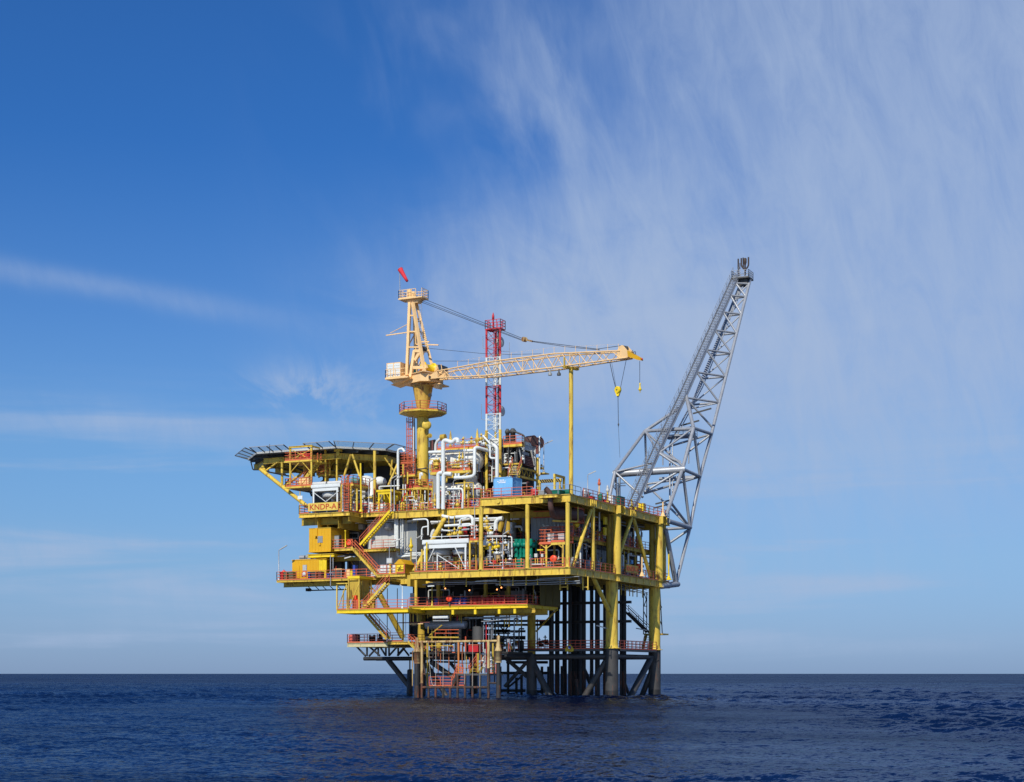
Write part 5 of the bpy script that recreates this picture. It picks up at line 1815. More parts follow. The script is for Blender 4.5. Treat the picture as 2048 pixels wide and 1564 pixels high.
t.p('base_rail', GOLD).box(x0 - .05, x1, vm + .04, vm + .095, z0_ + .0, z0_ + .2)
a0, a1, b0, b1 = span('D', 533, 296, 580, 360, vm)
f_ = t.p('window', GRY)
f_.box(a0 - .06, a1 + .06, vm + .05, vm + .098, b0 - .06, b1 + .06)
t.p('pane', mat('pale_grey_pane', (.25, .28, .30), .3), f_).box(a0, a1, vm + .03, vm + .049, b0, b1)
b = t.p('hanging_bracket', GOLD)
for (X0, Y0, X1, Y1) in ((510, 205, 527, 312), (500, 292, 532, 312), (546, 365, 564, 395)):
    a0, a1, b0, b1 = span('D', X0, Y0, X1, Y1, vm)
    b.box(a0, a1, vm - .04, vm + .097, b0, b1)
t.p('roof_post', YEL).box(x0 + (x1 - x0) * .55, x0 + (x1 - x0) * .62, vm + 1.5, vm + 1.8, z1_, ZK - .6)
t.p('roof_edge', YELD).box(x0 - .03, x1 + .03, vm + .06, 10.05, z1_ + .002, z1_ + .08)

# lower left deck
t = Th('lower_left_deck', 'long yellow lower deck jutting out to the left with orange rails', 'deck')
vl = 3.0
zl = fv('D', 300, 778, vl).z
xq0, xq1 = fv('D', 70, 790, vl).x, fv('D', 1190, 755, vl).x
deck(t, [(xq0, vl), (xq1, vl), (xq1, VB), (xq0 + 1.5, VB), (xq0, 6.5)], zl, .24, fw=.2, m=YEL, sec=1.6)
b = t.p('under_frame', YELD)
x0 = fv('D', 155, 830, vl + 1).x
b.ibeam((x0, vl + 1, zl - .3), (xq1, vl + 1, zl - .3), .6, .3)
x0 = fv('D', 360, 860, vl + 3).x
t.p('under_truss', BLK).bar((x0, vl + 4, zl - 1.2), (xq1 - 3, vl + 4, zl - 1.2), .15, .15)
t.p('under_truss', BLK).box(x0, x0 + .4, vl + 3.8, vl + 4.5, zl - 1.3, zl - .9)
for k in range(9):
    x = x0 + (xq1 - 3 - x0) * k / 9
    t.p('under_truss', BLK).bar((x, vl + 4, zl - .45), (x + .9, vl + 4, zl - 1.2), .08, .08)
rails(t, [(xq0 + .05, 6.4, zl), (xq0 + .05, vl + .05, zl), (xq1, vl + .05, zl)])
vp_ = 1.6
zp_ = fv('D', 1350, 712, vp_).z
x0, x1 = fv('D', 1190, 730, vp_).x, fv('D', 1510, 720, vp_).x
t = Th('stair_landing', 'small yellow stair landing with white boards behind its orange rails', 'platform')
deck(t, [(x0, vp_), (x1, vp_), (x1, 4.2), (x0, 4.2)], zp_, .34, fw=.2)
rails(t, [(x0 + .05, vp_ + .06, zp_), (fv('D', 1400, 700, vp_).x, vp_ + .06, zp_)])
t.p('drop_beam', YELD).box(x1 + .05, x1 + .5, 2, 6, zp_ - 1.6, zp_ - .2)
for X0, X1 in ((1232, 1262), (1266, 1305), (1312, 1335), (1368, 1398)):
    a0, a1, b0, b1 = span('D', X0, 612, X1, 700, vp_ + .5)
    k = Th('white_board', {1232: 'slim white notice board, leftmost on the stair landing', 1266: 'wide white notice board in the middle of the stair landing', 1312: 'narrow white board behind the yellow bollard on the landing', 1368: 'white board touching the yellow gabled hutch'}[X0], 'board', 'white boards on the stair landing')
    k.p('panel', WHT).box(a0, a1, vp_ + .5, vp_ + .54, b0, b1)
    k.p('stand', GRY).box((a0 + a1) / 2 - .04, (a0 + a1) / 2 + .04, vp_ + .545, vp_ + .6, zp_, b1)
k = Th('junction_box', 'grey junction box on a yellow stand with a thin pole above', 'box')
a0, a1, b0, b1 = span('D', 1305, 535, 1368, 598, vp_ + .4)
k.p('case', GAL).box(a0, a1, vp_ + .3, vp_ + .7, b0, b1)
k.p('door', WHG).box(a0 + .08, a1 - .08, vp_ + .27, vp_ + .298, b0 + .08, b1 - .08)
k.p('stand', BRY).lathe(((a0 + a1) / 2 + .2, vp_ + .2, zp_), [(.25, 0), (.12, .15), (.1, b0 - zp_ - .25), (.2, b0 - zp_ - .06)], 10)
k.p('pole', GAL).tube(((a0 + a1) / 2 - .1, vp_ + .5, b1), ((a0 + a1) / 2 - .1, vp_ + .5, fv('D', 1322, 410, vp_ + .5).z), .05, n=6)
# gabled hutch
k = Th('gabled_hutch', 'golden yellow gabled hutch with louvred front and dark scribble at the deck corner', 'hutch')
a0, a1, b0, b1 = span('D', 1400, 605, 1505, 698, vp_ - .05)
k.p('body', GOLD).box(a0, a1, vp_ - .05, 4.0, zp_, b1)
q = k.p('louvre', BRY)
n = 3
for i in range(n):
    z0_ = b0 + .12 + (b1 - b0 - .2) * i / n
    z1_ = b0 + .12 + (b1 - b0 - .2) * (i + .92) / n
    q.add([(a0 + .25, vp_ - .14, z0_), (a1 - .15, vp_ - .14, z0_), (a1 - .15, vp_ - .055, z1_), (a0 + .25, vp_ - .055, z1_), (a0 + .25, vp_ - .052, z0_), (a1 - .15, vp_ - .052, z0_)], [(0, 1, 2, 3), (0, 4, 5, 1), (0, 3, 4), (1, 5, 2)])
k.p('frame', ORG).box(a1 - .14, a1 + .02, vp_ - .1, vp_ - .053, zp_, b1)
k.p('frame', ORG).box(a0 + .2, a1 - .16, vp_ - .1, vp_ - .053, zp_, zp_ + .25)
m_ = (a0 + a1) / 2 - .02
k.p('roof', GOLD).prismv([(a0 - .18, b1 + .004), (a1 + .06, b1 + .004), (m_ + .12, b1 + .62), (m_ - .12, b1 + .62)], vp_ - .12, 4.05)
q = k.p('lettering', TXB)
y = vp_ - .165
pts = [(1462, 618), (1455, 632), (1446, 645), (1436, 652), (1448, 654), (1462, 650)]
for A0, A1 in zip(pts, pts[1:]):
    q.bar(fv('D', A0[0], A0[1], y), fv('D', A1[0], A1[1], y), .05, .04)
pts = [(1436, 652), (1432, 668), (1428, 678), (1438, 672), (1442, 664), (1446, 674), (1452, 665), (1456, 674), (1462, 664), (1468, 674), (1476, 664), (1482, 672), (1490, 668)]
for A0, A1 in zip(pts, pts[1:]):
    q.bar(fv('D', A0[0], A0[1], y), fv('D', A1[0], A1[1], y), .05, .04)
# low cabin
t = Th('deck_cabin', 'wide low golden cabin with a small shuttered window on the lower left deck', 'cabin')
x0, x1, z0_, z1_ = span('D', 247, 558, 545, 775, 5.2)
x2 = fv('D', 630, 650, 5.2).x
t.p('wall', GOLD).box(x0, x1, 5.2, 9.5, zl, z1_)
rb = t.p('wall_ribs', GOLD)
for k in range(1, 9):
    x = x0 + (x1 - x0) * k / 9
    rb.box(x - .04, x + .04, 5.175, 5.198, zl + .02, z1_ - .04)
t.p('door', GOLD).box(x0 + .35, x0 + 1.2, 5.13, 5.17, zl + .05, zl + 2.0)
t.p('corrugated_wall', BRY).corr(x1 + .01, x2, 5.22, zl, z1_ - .02, .45, .07)
t.p('roof', GOLD).box(x0 - .05, x2 + .02, 5.15, 9.55, z1_ + .002, z1_ + .09)
a0, a1, b0, b1 = span('D', 372, 618, 410, 675, 5.2)
f_ = t.p('window', GRY)
f_.box(a0 - .06, a1 + .06, 5.12, 5.197, b0 - .06, b1 + .06)
for i in range(5):
    t.p('shutter_slat', WHG, f_).box(a0, a1, 5.09, 5.119, b0 + (b1 - b0) * i / 5 + .015, b0 + (b1 - b0) * (i + 1) / 5 - .02)
t = Th('roof_pump', 'grey pump set on the flat roof of the wide golden cabin', 'machine')
e = fv('D', 400, 540, 6.5)
t.p('skid', GRY).box(e.x - 1.3, e.x + .9, 6.2, 7.2, z1_ + .092, z1_ + .22)
t.p('motor', GAL).tube((e.x - 1.0, 6.6, z1_ + .5), (e.x - .2, 6.6, z1_ + .5), .24, n=14)
t.p('pump', GRY).ball((e.x + .2, 6.6, z1_ + .52), .32, 12)
t.p('gearbox', GAL).box(e.x + .3, e.x + .8, 6.4, 6.9, z1_ + .222, z1_ + .85)
# stairs
def flight(label, c, X0, Y0, v0, X1, Y1, v1, m=YEL, w=.95, name='staircase', rm=None):
    t = Th(name, label, 'stairs', 'zigzag stairs on the left side')
    stair(t, fv(c, X0, Y0, v0), fv(c, X1, Y1, v1), w, m=m, rm=rm)
    return t
flight('long bright yellow stair from the mezzanine up to the stepped deck', 'D', 1000, 392, 4.2, 1335, 12, 4.2, BRY)
flight('yellow stair dropping right from the mezzanine to the hutch landing', 'D', 1195, 735, 2.0, 905, 415, 3.2)
flight('pale yellow stair climbing from the cellar deck cage to the landing', 'D', 1010, 1125, .2, 1290, 812, .6, YEL)
flight('shaded lowest stair hanging under the cellar deck cage', 'D', 1300, 1440, 2.2, 1060, 1165, 2.2, YELD)

# cellar deck cage
t = Th('stair_cage', 'open yellow stair cage with diagonal braces under the lower left deck', 'cage')
yc = -.22
zt_ = fv('D', 940, 745, yc).z
for X in (748, 862, 880, 997):
    e = fv('D', X, 900, yc)
    zt2 = zt_ if X > 870 else fv('D', X, 820, yc).z
    t.p('post', YEL).box(e.x - .07, e.x + .07, yc - .07, yc + .07, ZL, zt2 - .25)
    t.p('post', YELD).box(e.x - .07, e.x + .07, 2.6, 2.74, ZL, zt2 - .25)
a0, a1 = fv('D', 872, 750, yc).x, fv('D', 1005, 750, yc).x
t.p('top_beam', BRY).box(a0, a1, yc - .12, 3.4, zt_ - .24, zt_ + .1)
t.p('top_beam', YEL).box(fv('D', 742, 820, yc).x, a0 - .02, yc - .05, yc + .1, fv('D', 800, 825, yc).z, fv('D', 800, 815, yc).z)
for (X0, Y0, X1, Y1) in ((755, 1100, 858, 825), (885, 1095, 995, 815)):
    t.p('brace', YEL).bar(fv('D', X0, Y0, yc - .02), fv('D', X1, Y1, yc - .02), .09, .08)
for (X0, Y0, X1, Y1) in ((820, 900, 815, 1100), (1095, 820, 1330, 1080)):
    t.p('brace', YELD).bar(fv('D', X0, Y0, 3), fv('D', X1, Y1, 3), .14, .1)
a0, a1, b0, b1 = span('D', 885, 775, 992, 1000, 3.2)
t.p('back_panel', YELD).box(a0, a1 + 1.6, 3.2, 3.3, b0, b1)
t = Th('locker_row', 'yellow lockers and frames behind the cellar deck stair', 'lockers')
for i, X in enumerate((1030, 1075, 1120)):
    a0, a1, b0, b1 = span('D', X, 930, X + 38, 1090, 2.8)
    t.p('locker', BRY if i % 2 else YEL).box(a0, a1, 2.8, 3.3, ZL, b1)
    t.p('locker_door', YELD).box(a0 + .06, a1 - .06, 2.76, 2.797, ZL + .2, b1 - .1)
for X, m, lab in ((940, REDO, 'orange red life ring cabinet inside the yellow stair cage'), (968, REDO, 'second orange cabinet beside the first in the stair cage')):
    k = Th('life_ring_cabinet', lab, 'cabinet', 'orange cabinets in the stair cage')
    e = fv('D', X, 1085, 1.2)
    k.p('case', m).box(e.x - .28, e.x + .28, 1.2, 1.6, ZL + .01, ZL + (1.85 if X < 950 else 1.3))
    k.p('door', ORG).box(e.x - .22, e.x + .22, 1.16, 1.197, ZL + .2, ZL + 1.2)
# leg brace on the left
t = Th('left_knee_brace', 'thick yellow tubular brace slanting down from the cellar deck to the jacket', 'brace')
t.p('brace_tube', YEL).tube(fv('D', 1225, 945, 5), fv('D', 1480, 1420, 9), .36, n=18)
t.p('clamp', YELD).tube(fv('D', 1330, 1140, 6.65), fv('D', 1338, 1155, 6.77), .40, n=18)

# low platform near the water
t = Th('spider_deck', 'small low platform with orange rails nearest the sea on the left', 'deck')
vs_ = 3.6
zs = fv('G', 400, 742, vs_).z
x0, x1, x2 = fv('G', 82, 770, vs_).x, fv('G', 570, 755, vs_).x, fv('G', 830, 745, vs_).x
deck(t, [(x0, vs_), (x1, vs_), (x1, 12.5), (x0, 12.5)], zs - .1, .5, m=mat('chalky_yellow_paint', (.50, .46, .27), .7, rust=.4), fw=.25)
deck(t, [(x1 + .05, vs_ - .1), (x2, vs_ - .1), (x2, 13), (x1 + .05, 13)], zs, .32, fw=.25)
rails(t, [(x0 + .05, 12, zs - .1), (x0 + .05, vs_ + .06, zs - .1), (x1, vs_ + .06, zs - .1)], [(x1 + .1, vs_, zs), (fv('G', 755, 745, vs_).x, vs_, zs)], [(x0 + .1, 12.4, zs), (x2, 12.4, zs)])
t.p('access_post', YELD).tube(fv('G', 760, 735, vs_), fv('G', 760, 385, vs_), .09, n=8)
flight('short yellow stair from the low platform down to the boat landing', 'G', 905, 830, 1.0, 820, 745, 2.4, YEL)
for X0, X1, m, lab in ((105, 190, mat('salmon_plastic', (.72, .15, .11), .5), 'salmon red chest on the low platform over the sea'), ):
    k = Th('life_raft_chest', lab, 'chest')
    a0, a1, b0, b1 = span('G', X0, 660, X1, 735, vs_ + .6)
    k.p('chest_body', m).box(a0, a1, vs_ + .6, vs_ + 1.6, zs - .095, b1 - .15)
    k.p('lid', m).prismv([(a0 - .03, b1 - .148), (a1 + .03, b1 - .148), (a1 - .1, b1), (a0 + .1, b1)], vs_ + .57, vs_ + 1.63)
for X, h, lab in ((210, .9, 'dark drum beside the salmon chest on the low platform'), (385, 1.0, 'dark hose reel in the middle of the low platform'), (485, 1.1, 'tapered dark capstan at the foot of the lowest stair')):
    e = fv('G', X, 735, vs_ + 1)
    k = Th({210: 'dark_drum', 385: 'hose_reel', 485: 'capstan'}[X], lab, 'equipment')
    if X == 210:
        drum(k, (e.x, e.y, zs - .09), MAR, .34, 1.0)
        k.p('lid', DRK).lathe((e.x, e.y, zs + .92), [(.35, 0), (.2, .05)], 12)
    elif X == 385:
        k.p('reel', DRK).lathe(Vector((e.x, e.y, zs + .5)), [(.45, -.3), (.45, -.25), (.25, -.24), (.25, .24), (.45, .25), (.45, .3)], 16, (1, .3, 0))
        k.p('stand', DGR).box(e.x - .1, e.x + .1, e.y - .2, e.y + .2, zs - .09, zs + .45)
    else:
        k.p('base', DRK).lathe((e.x, e.y, zs - .09), [(.5, 0), (.45, .3), (.2, .7), (.26, 1.0), (.1, 1.1)], 14)
        k.p('motor', DGR).box(e.x + .3, e.x + .8, e.y - .2, e.y + .2, zs - .08, zs + .3)

# ------------------------------------------------------------------ boat landing
t = Th('boat_landing', 'rusty buff boat landing frame with dark fender posts standing in the water', 'boat landing')
vb = -2.4
def bt(nm, X0, Y0, X1, Y1, r, m, v=vb, n=12):
    t.p(nm, m).tube(fv('G', X0, Y0, v), fv('G', X1, Y1, v), r, n=n)
bt('top_pipe', 935, 745, 1905, 733, .145, BUFR)
for X in (985, 1785):
    bt('frame_post', X, 735, X, 1060 if X > 1500 else 1240, .17, BUFR)
    bt('frame_post', X, 1060 if X > 1500 else 1240, X, 1470, .17, BLR)
bt('frame_post', 1425, 745, 1425, 1125, .12, mat('orange_rusty_paint', (.55, .20, .05), .7, rust=.8), n=10)
bt('frame_post', 1050, 750, 1050, 1280, .12, YELD, 0)
bt('frame_post', 1658, 880, 1658, 1110, .11, YEL, -1)
bt('frame_post', 1840, 760, 1840, 1120, .12, YELD, 0)
for X, Yt, Ym, Yb, dv in ((925, 690, 858, 1005, -.2), (1905, 665, 850, 995, -.2)):
    p0, p1, p2, p3 = fv('G', X, Yt, vb + dv), fv('G', X, Ym, vb + dv), fv('G', X, Yb, vb + dv), fv('G', X, 1470, vb + dv)
    b = t.p('fender_top', BUFR)
    b.lathe(p1, [(.46, 0), (.30, .5), (.20, p0.z - p1.z - .7), (.2, p0.z - p1.z - .1), (.08, p0.z - p1.z)], 14)
    b.lathe(p2, [(.38, 0), (.38, p1.z - p2.z - .08), (.5, p1.z - p2.z - .06), (.5, p1.z - p2.z)], 18)
    for k in range(7):
        t.p('fender_ring', BLR).torus(p2 + Vector((0, 0, .25 + k * (p1.z - p2.z - .5) / 6)), .385, .035, n=18, m=5)
    t.p('fender_post', BLK).tube(p3, p2 - Vector((0, 0, .01)), .33 if X < 1000 else .26, n=18)
    t.p('fender_rust', BLR).tube(p3 + Vector((0, 0, .2)), p3 + Vector((0, 0, 2.0)), .335 if X < 1000 else .266, n=18)
bt('side_pole', 872, 850, 872, 1275, .06, BUFR)
bt('barrier', 985, 1292, 1790, 1290, .16, BLR)
bt('barrier', 1790, 1240, 1890, 1240, .12, BLR)
bt('barrier', 905, 1245, 985, 1245, .12, BLR)
for X in (1065, 1150, 1240, 1325):
    bt('fender_bar', X, 1300, X, 1470, .15, BLR)
for X in (1415, 1505, 1595, 1685):
    bt('fender_bar', X, 1135, X, 1470, .15, BLR)
x0, x1 = fv('G', 1400, 1130, vb).x, fv('G', 1790, 1130, vb).x
za = fv('G', 1600, 1125, vb).z
t.p('upper_deck', DGR).box(x0, x1, vb - .1, 1.5, za - .22, za)
x2, x3 = fv('G', 1060, 1275, vb).x, fv('G', 1330, 1275, vb).x
zlw = fv('G', 1200, 1275, vb).z
t.p('lower_deck', DGR).box(x2, x3, vb + .3, 1.5, zlw - .2, zlw)
rails(t, [(x2, vb + .3, zlw), (x3, vb + .3, zlw)], [(x2, 1.4, zlw), (x3, 1.4, zlw)], [(x0, vb, za), (x0 + .9, vb, za)], [(x1 - 1.1, -.5, za), (x1, -.5, za)], r=.036)
stair(t, (x3, vb + .3, zlw), (x0, vb + .3, za), .8, m=BLR, h=1.0)
p0, p1 = fv('G', 1600, 1112, 0), fv('G', 1620, 985, 1.6)
stair(t, (p0.x - .5, 0, za), (p0.x - .3, 1.8, p1.z), 1.2, side=(1, 0, 0), m=YELD)
t.p('crossbar', YELD).bar(fv('G', 1065, 790, 0), fv('G', 1360, 790, 0), .1, .1)
for X0, Y0, X1, Y1 in ((1090, 790, 1340, 790), (1090, 825, 1250, 825), (1240, 780, 1240, 830), (1360, 790, 1360, 840), (1095, 790, 1095, 825), (1350, 870, 1385, 870)):
    t.p('orange_frame', ORG).bar(fv('G', X0, Y0, .4), fv('G', X1, Y1, .4), .09, .09)
for X0, Y0, X1, Y1 in ((1000, 770, 1000, 880), (1030, 790, 1030, 830)):
    t.p('orange_frame', ORG).bar(fv('G', X0, Y0, -1), fv('G', X1, Y1, -1), .09, .09)
t.p('hand_wheel', ORG).torus(fv('G', 1545, 1040, -1.5), .2, .035, (1, .4, 0), 14, 5)
for X in (1725, 1760, 1815):
    t.p('standpipe', {1725: WHG, 1760: RED, 1815: WHG}[X]).tube(fv('G', X, 1115, -.5), fv('G', X, 720 if X < 1800 else 860, -.5), .06, n=8)
for X, Y in ((1725, 890), (1718, 970), (1735, 1040), (1815, 1040), (1815, 960)):
    valve(t.p('valve', WHG), fv('G', X, Y, -.7), .6)
RSTO = mat('rust_orange_steel', (.34, .11, .04), .7, var=.3, rust=.5)
for X0, Y0, X1, Y1, v_, r, m in ((1095, 860, 1600, 872, 1, .09, BLR), (1060, 930, 1420, 935, 2, .14, BLR), (1210, 800, 1210, 1000, 1, .06, RSTO), (1310, 800, 1310, 1130, 1.5, .07, RSTO), (1470, 780, 1470, 1120, 1, .07, RSTO), (1520, 900, 1520, 1120, 1.5, .06, YELD), (1555, 930, 1570, 1110, .5, .05, ORG), (1700, 900, 1700, 1120, 1, .08, RSTO), (1745, 830, 1745, 1120, 1.5, .07, WHG), (1120, 800, 1120, 1280, 2, .08, BLR), (1180, 830, 1180, 1150, 2, .06, RSTO), (1640, 880, 1640, 1120, 1.2, .06, ORG), (1000, 1000, 1060, 1280, 1, .1, BLR), (1380, 860, 1380, 1130, 1.4, .08, BLR), (1440, 1000, 1790, 1000, .6, .05, ORG), (1440, 1060, 1560, 1062, .2, .05, ORG), (1000, 1130, 1400, 1130, 2, .12, BLR), (1800, 900, 1800, 1240, 1, .09, RSTO), (1860, 800, 1860, 1240, 1.4, .07, BLR)):
    bt('ironwork', X0, Y0, X1, Y1, r, m, v_, 8)
t = Th('mooring_ropes', 'pale swing ropes hanging from the top pipe of the boat landing', 'ropes')
for X, Y1, cv in ((1065, 1180, 1), (1150, 1275, 0), (1240, 1285, 0), (1500, 1255, 0), (1594, 1275, 0), (1682, 1285, 0)):
    if cv:
        pts = [fv('G', 1062, 745, vb - .2), fv('G', 1075, 1000, vb - .2), fv('G', 1090, 1180, vb - .2), fv('G', 1108, 1250, vb - .2), fv('G', 1132, 1278, vb - .2), fv('G', 1142, 1255, vb - .2)]
    else:
        pts = [fv('G', X, 740, vb - .2), fv('G', X + 3, 1000, vb - .2), fv('G', X - 2, Y1, vb - .2)]
    t.p('rope', ROPE).path(pts, .024, 6, 1.0)
k = Th('red_tank', 'square red tank behind the boat landing at low level', 'tank')
a0, a1, b0, b1 = span('G', 1545, 785, 1660, 865, 3)
k.p('tank_body', RED).box(a0, a1, 3, 4.2, b0, b1)
k.p('rim', ORG).box(a0 - .06, a1 + .06, 2.94, 4.26, b1 + .002, b1 + .1)
k.p('leg', DGR).box((a0 + a1) / 2 - .1, (a0 + a1) / 2 + .1, 3.5, 3.7, 5.3, b0)
k.p('leg', DGR).box((a0 + a1) / 2 + .4, (a0 + a1) / 2 + .5, 3.2, 3.3, 5.3, b0)
# ------------------------------------------------------------------ big white separators
def pipe(t, c, pts, v, r, m=WHT, nm='pipe', n=12, bend=None):
    t.p(nm, m).path(fvs(c, pts, v), r, n, bend)
VS = 11.6
t = Th('upper_separator', 'large white horizontal vessel, the upper one of two, with dished end', 'vessel')
p, q = fv('M', 235, 545, VS), fv('M', 1015, 545, VS)
q.z = p.z
vessel(t.p('shell', VES), p, q, 1.38)
for k in (.25, .5, .78, .99):
    e = p.lerp(q, k)
    t.p('band', INS).lathe(e, [(1.382, 0), (1.40, .01), (1.40, .14), (1.382, .15)], 28, q - p)
t.p('gauge_pipe', WHT).tube(fv('M', 1062, 370, VS - 1.0), fv('M', 1058, 700, VS - 1.0), .05, n=8)
t.p('gauge_foot', WHG).lathe(fv('M', 1055, 720, VS - 1.0), [(.28, 0), (.2, .1), (.06, .4)], 12)
for k in (.35, .85):
    e = p.lerp(q, k)
    t.p('saddle', WHG).box(e.x - .2, e.x + .2, VS - .9, VS + .9, ZT + 4.2, e.z - .9)
t = Th('lower_separator', 'large shaded white horizontal vessel, the lower one of two, behind standing pipes', 'vessel')
p2, q2 = fv('M', 400, 1165, VS), fv('M', 1005, 1165, VS)
q2.z = p2.z
vessel(t.p('shell', VES), p2, q2, 1.44)
t.p('boot', VES).tube((q2.x - .8, VS, q2.z + 1.2), (q2.x - .8, VS, q2.z + 2.2), .85, n=20)
for k in (.3, .8):
    e = p2.lerp(q2, k)
    t.p('band', INS).lathe(e, [(1.442, 0), (1.46, .01), (1.46, .14), (1.442, .15)], 28, q2 - p2)
    t.p('saddle', WHG).box(e.x - .2, e.x + .2, VS - 1, VS + 1, ZT, e.z - .9)
t = Th('vessel_backing', 'added dark backing behind the lower white vessel', 'rack')  # dark box added so the space behind the vessels reads dark, without sky
a0, a1, b0, b1 = span('M', 380, 790, 1190, 1400, 13.6)
t.p('cladding', DGR).box(a0, a1, 13.6, 14.2, ZT, b1)
for k in range(6):
    t.p('upright', DRK).box(a0 + (a1 - a0) * k / 5 - .12, a0 + (a1 - a0) * k / 5 + .12, 13.3, 13.59, ZT, b1 + .3)
a0, a1, b0, b1 = span('M', 80, 340, 240, 1400, 14.0)
t.p('cladding', GRY).box(a0, a1, 14.2, 14.8, ZT, b1)
t = Th('separator_walkways', 'yellow railed walkways along and above the two white vessels', 'platform')
za = fv('M', 600, 262, 10.4).z
x0, x1 = fv('M', 240, 262, 10.4).x, fv('M', 1065, 240, 10.4).x
t.p('upper_floor', YEL).box(x0, x1, 10.4, 12.6, za - .3, za)
rails(t, [(x0, 10.45, za), (x1, 10.45, za), (x1, 12.5, za)], [(x0, 12.5, za), (x1, 12.5, za)], step=1.3, toe=.25)
zb1 = fv('M', 500, 705, 9).z
x0, x1 = fv('M', 95, 715, 9).x, fv('M', 890, 680, 9).x
t.p('lower_floor', YEL).box(x0, x1, 9, 10.6, zb1 - .32, zb1)
rails(t, [(fv('M', 135, 700, 9).x, 9.05, zb1), (x1 - .05, 9.05, zb1), (x1 - .05, 10.5, zb1)], step=1.2, toe=.25)
for X in (545, 825, 425):
    e = fv('M', X, 700, 9.2)
    t.p('post', YEL).box(e.x - .1, e.x + .1, 9.1, 9.3, fv('M', X, 840 if X != 425 else 930, 9.2).z, zb1 - .32)
x0, x1 = fv('M', 380, 830, 9.6).x, fv('M', 560, 830, 9.6).x
t.p('bracket', YEL).box(x0, x1, 9.4, 9.8, fv('M', 450, 840, 9.6).z, fv('M', 450, 820, 9.6).z)
for X, Y0 in ((775, 870), (850, 965), (1098, 1050)):
    e = fv('M', X, 1000, 8.9)
    t.p('post', YEL).box(e.x - .1, e.x + .1, 8.8, 9.0, ZT, fv('M', X, Y0, 8.9).z)
t = Th('riser_pipes', 'thick white insulated pipes rising and bending in front of the white vessels', 'pipes')
pipe(t, 'M', [(355, 735), (355, 130), (400, 100), (530, 150), (590, 85), (640, 85), (645, 150)], 8.5, .27, n=16, bend=.5)
pipe(t, 'M', [(258, 1440), (258, 750), (350, 735)], 8.2, .26, n=16, bend=.5)
pipe(t, 'M', [(355, 1450), (362, 750), (520, 765)], 8.0, .26, n=16, bend=.5)
pipe(t, 'M', [(575, 835), (800, 830), (970, 800), (970, 250, 9), (1050, 250, 9.5), (1360, 345, 12)], 8.6, .22, n=14, bend=.5)
pipe(t, 'M', [(80, 340), (1000, 300)], 9.9, .21)
pipe(t, 'M', [(205, 330), (208, 150), (330, 45)], 10.4, .18, INS)
pipe(t, 'M', [(600, 830), (600, 750)], 8.8, .14)
pipe(t, 'M', [(660, 830), (660, 750)], 8.8, .14)
pipe(t, 'M', [(1408, 830), (1408, 250), (1340, 190)], 10, .24, n=14, bend=.5)
pipe(t, 'M', [(1390, 455), (1270, 455), (1275, 320)], 10, .13)
pipe(t, 'M', [(290, 1055), (720, 1050), (740, 1100), (740, 1310)], 8.7, .13, bend=.3)
pipe(t, 'M', [(735, 1310), (735, 1440)], 8.7, .17, WHG)
pipe(t, 'M', [(708, 1090), (705, 1260)], 9.2, .1, RED)
pipe(t, 'M', [(1130, 10), (1280, 180)], 10, .13)
pipe(t, 'M', [(1275, 330), (1270, 190)], 10, .16)
pipe(t, 'M', [(620, 160), (1000, 140)], 10.5, .14)
for X in (420, 490, 620, 650, 390, 560):
    pipe(t, 'M', [(X, 1320), (X + (X % 3) * 4, 1180)], 9.6, .09)
pipe(t, 'M', [(440, 1110), (480, 1110), (475, 1300)], 9.3, .1, YEL)
t = Th('relief_valves', 'yellow bell shaped relief valves and white fittings along the vessel walkways', 'valves')
for X, Y, v, s_ in ((498, 230, 10.8, 1.35), (1022, 220, 10.6, 1.45), (672, 500, 9.4, .75), (738, 500, 9.4, .75), (192, 1380, 8.6, 1.1), (1020, 80, 10.6, .7)):
    psv(t.p('relief_valve', YEL), fv('M', X, Y, v), s_)
for X, Y, v in ((750, 150, 10.5), (910, 140, 10.5), (590, 590, 9.3), (660, 590, 9.3), (220, 580, 9.3), (400, 560, 9.3), (1100, 80, 10.6), (1200, 170, 10.6), (300, 1290, 9), (1175, 100, 10.8)):
    valve(t.p('valve', YEL), fv('M', X, Y, v), 1.15)
for X, Y, v in ((650, 490, 9.6), (700, 490, 9.6), (1150, 170, 10.5), (1255, 200, 10.4), (820, 520, 9.5), (230, 490, 9.6), (1080, 140, 10.6), (800, 610, 9.3), (600, 600, 9.2), (700, 620, 9.2)):
    valve(t.p('fitting', WHT), fv('M', X, Y, v), .95)
t.p('actuator', YELD).tube(fv('M', 310, 50, 10.4), fv('M', 400, 40, 10.4), .4, n=16)
for X in (590, 660):
    t.p('flange', YEL).lathe(fv('M', X, 640, 9.2), [(.42, 0), (.42, .12), (.2, .14), (.2, .3), (.36, .32), (.36, .42)], 14)
t.p('flange', YEL).lathe(fv('M', 225, 650, 9.2), [(.2, 0), (.2, .3), (.42, .32), (.42, .45), (.3, .47), (.3, .9), (.42, .92), (.42, 1.05)], 14)
t = Th('dark_manifold', 'dark piping and maroon valves crowded left of the upper vessel', 'pipes')
for X, Y0, Y1 in ((110, 110, 330), (150, 100, 300), (180, 130, 300), (90, 240, 330)):
    pipe(t, 'M', [(X, Y1), (X, Y0)], 13.5, .16, DRK if X != 150 else MAR)
pipe(t, 'M', [(90, 130), (200, 105)], 13.5, .15, DRK)

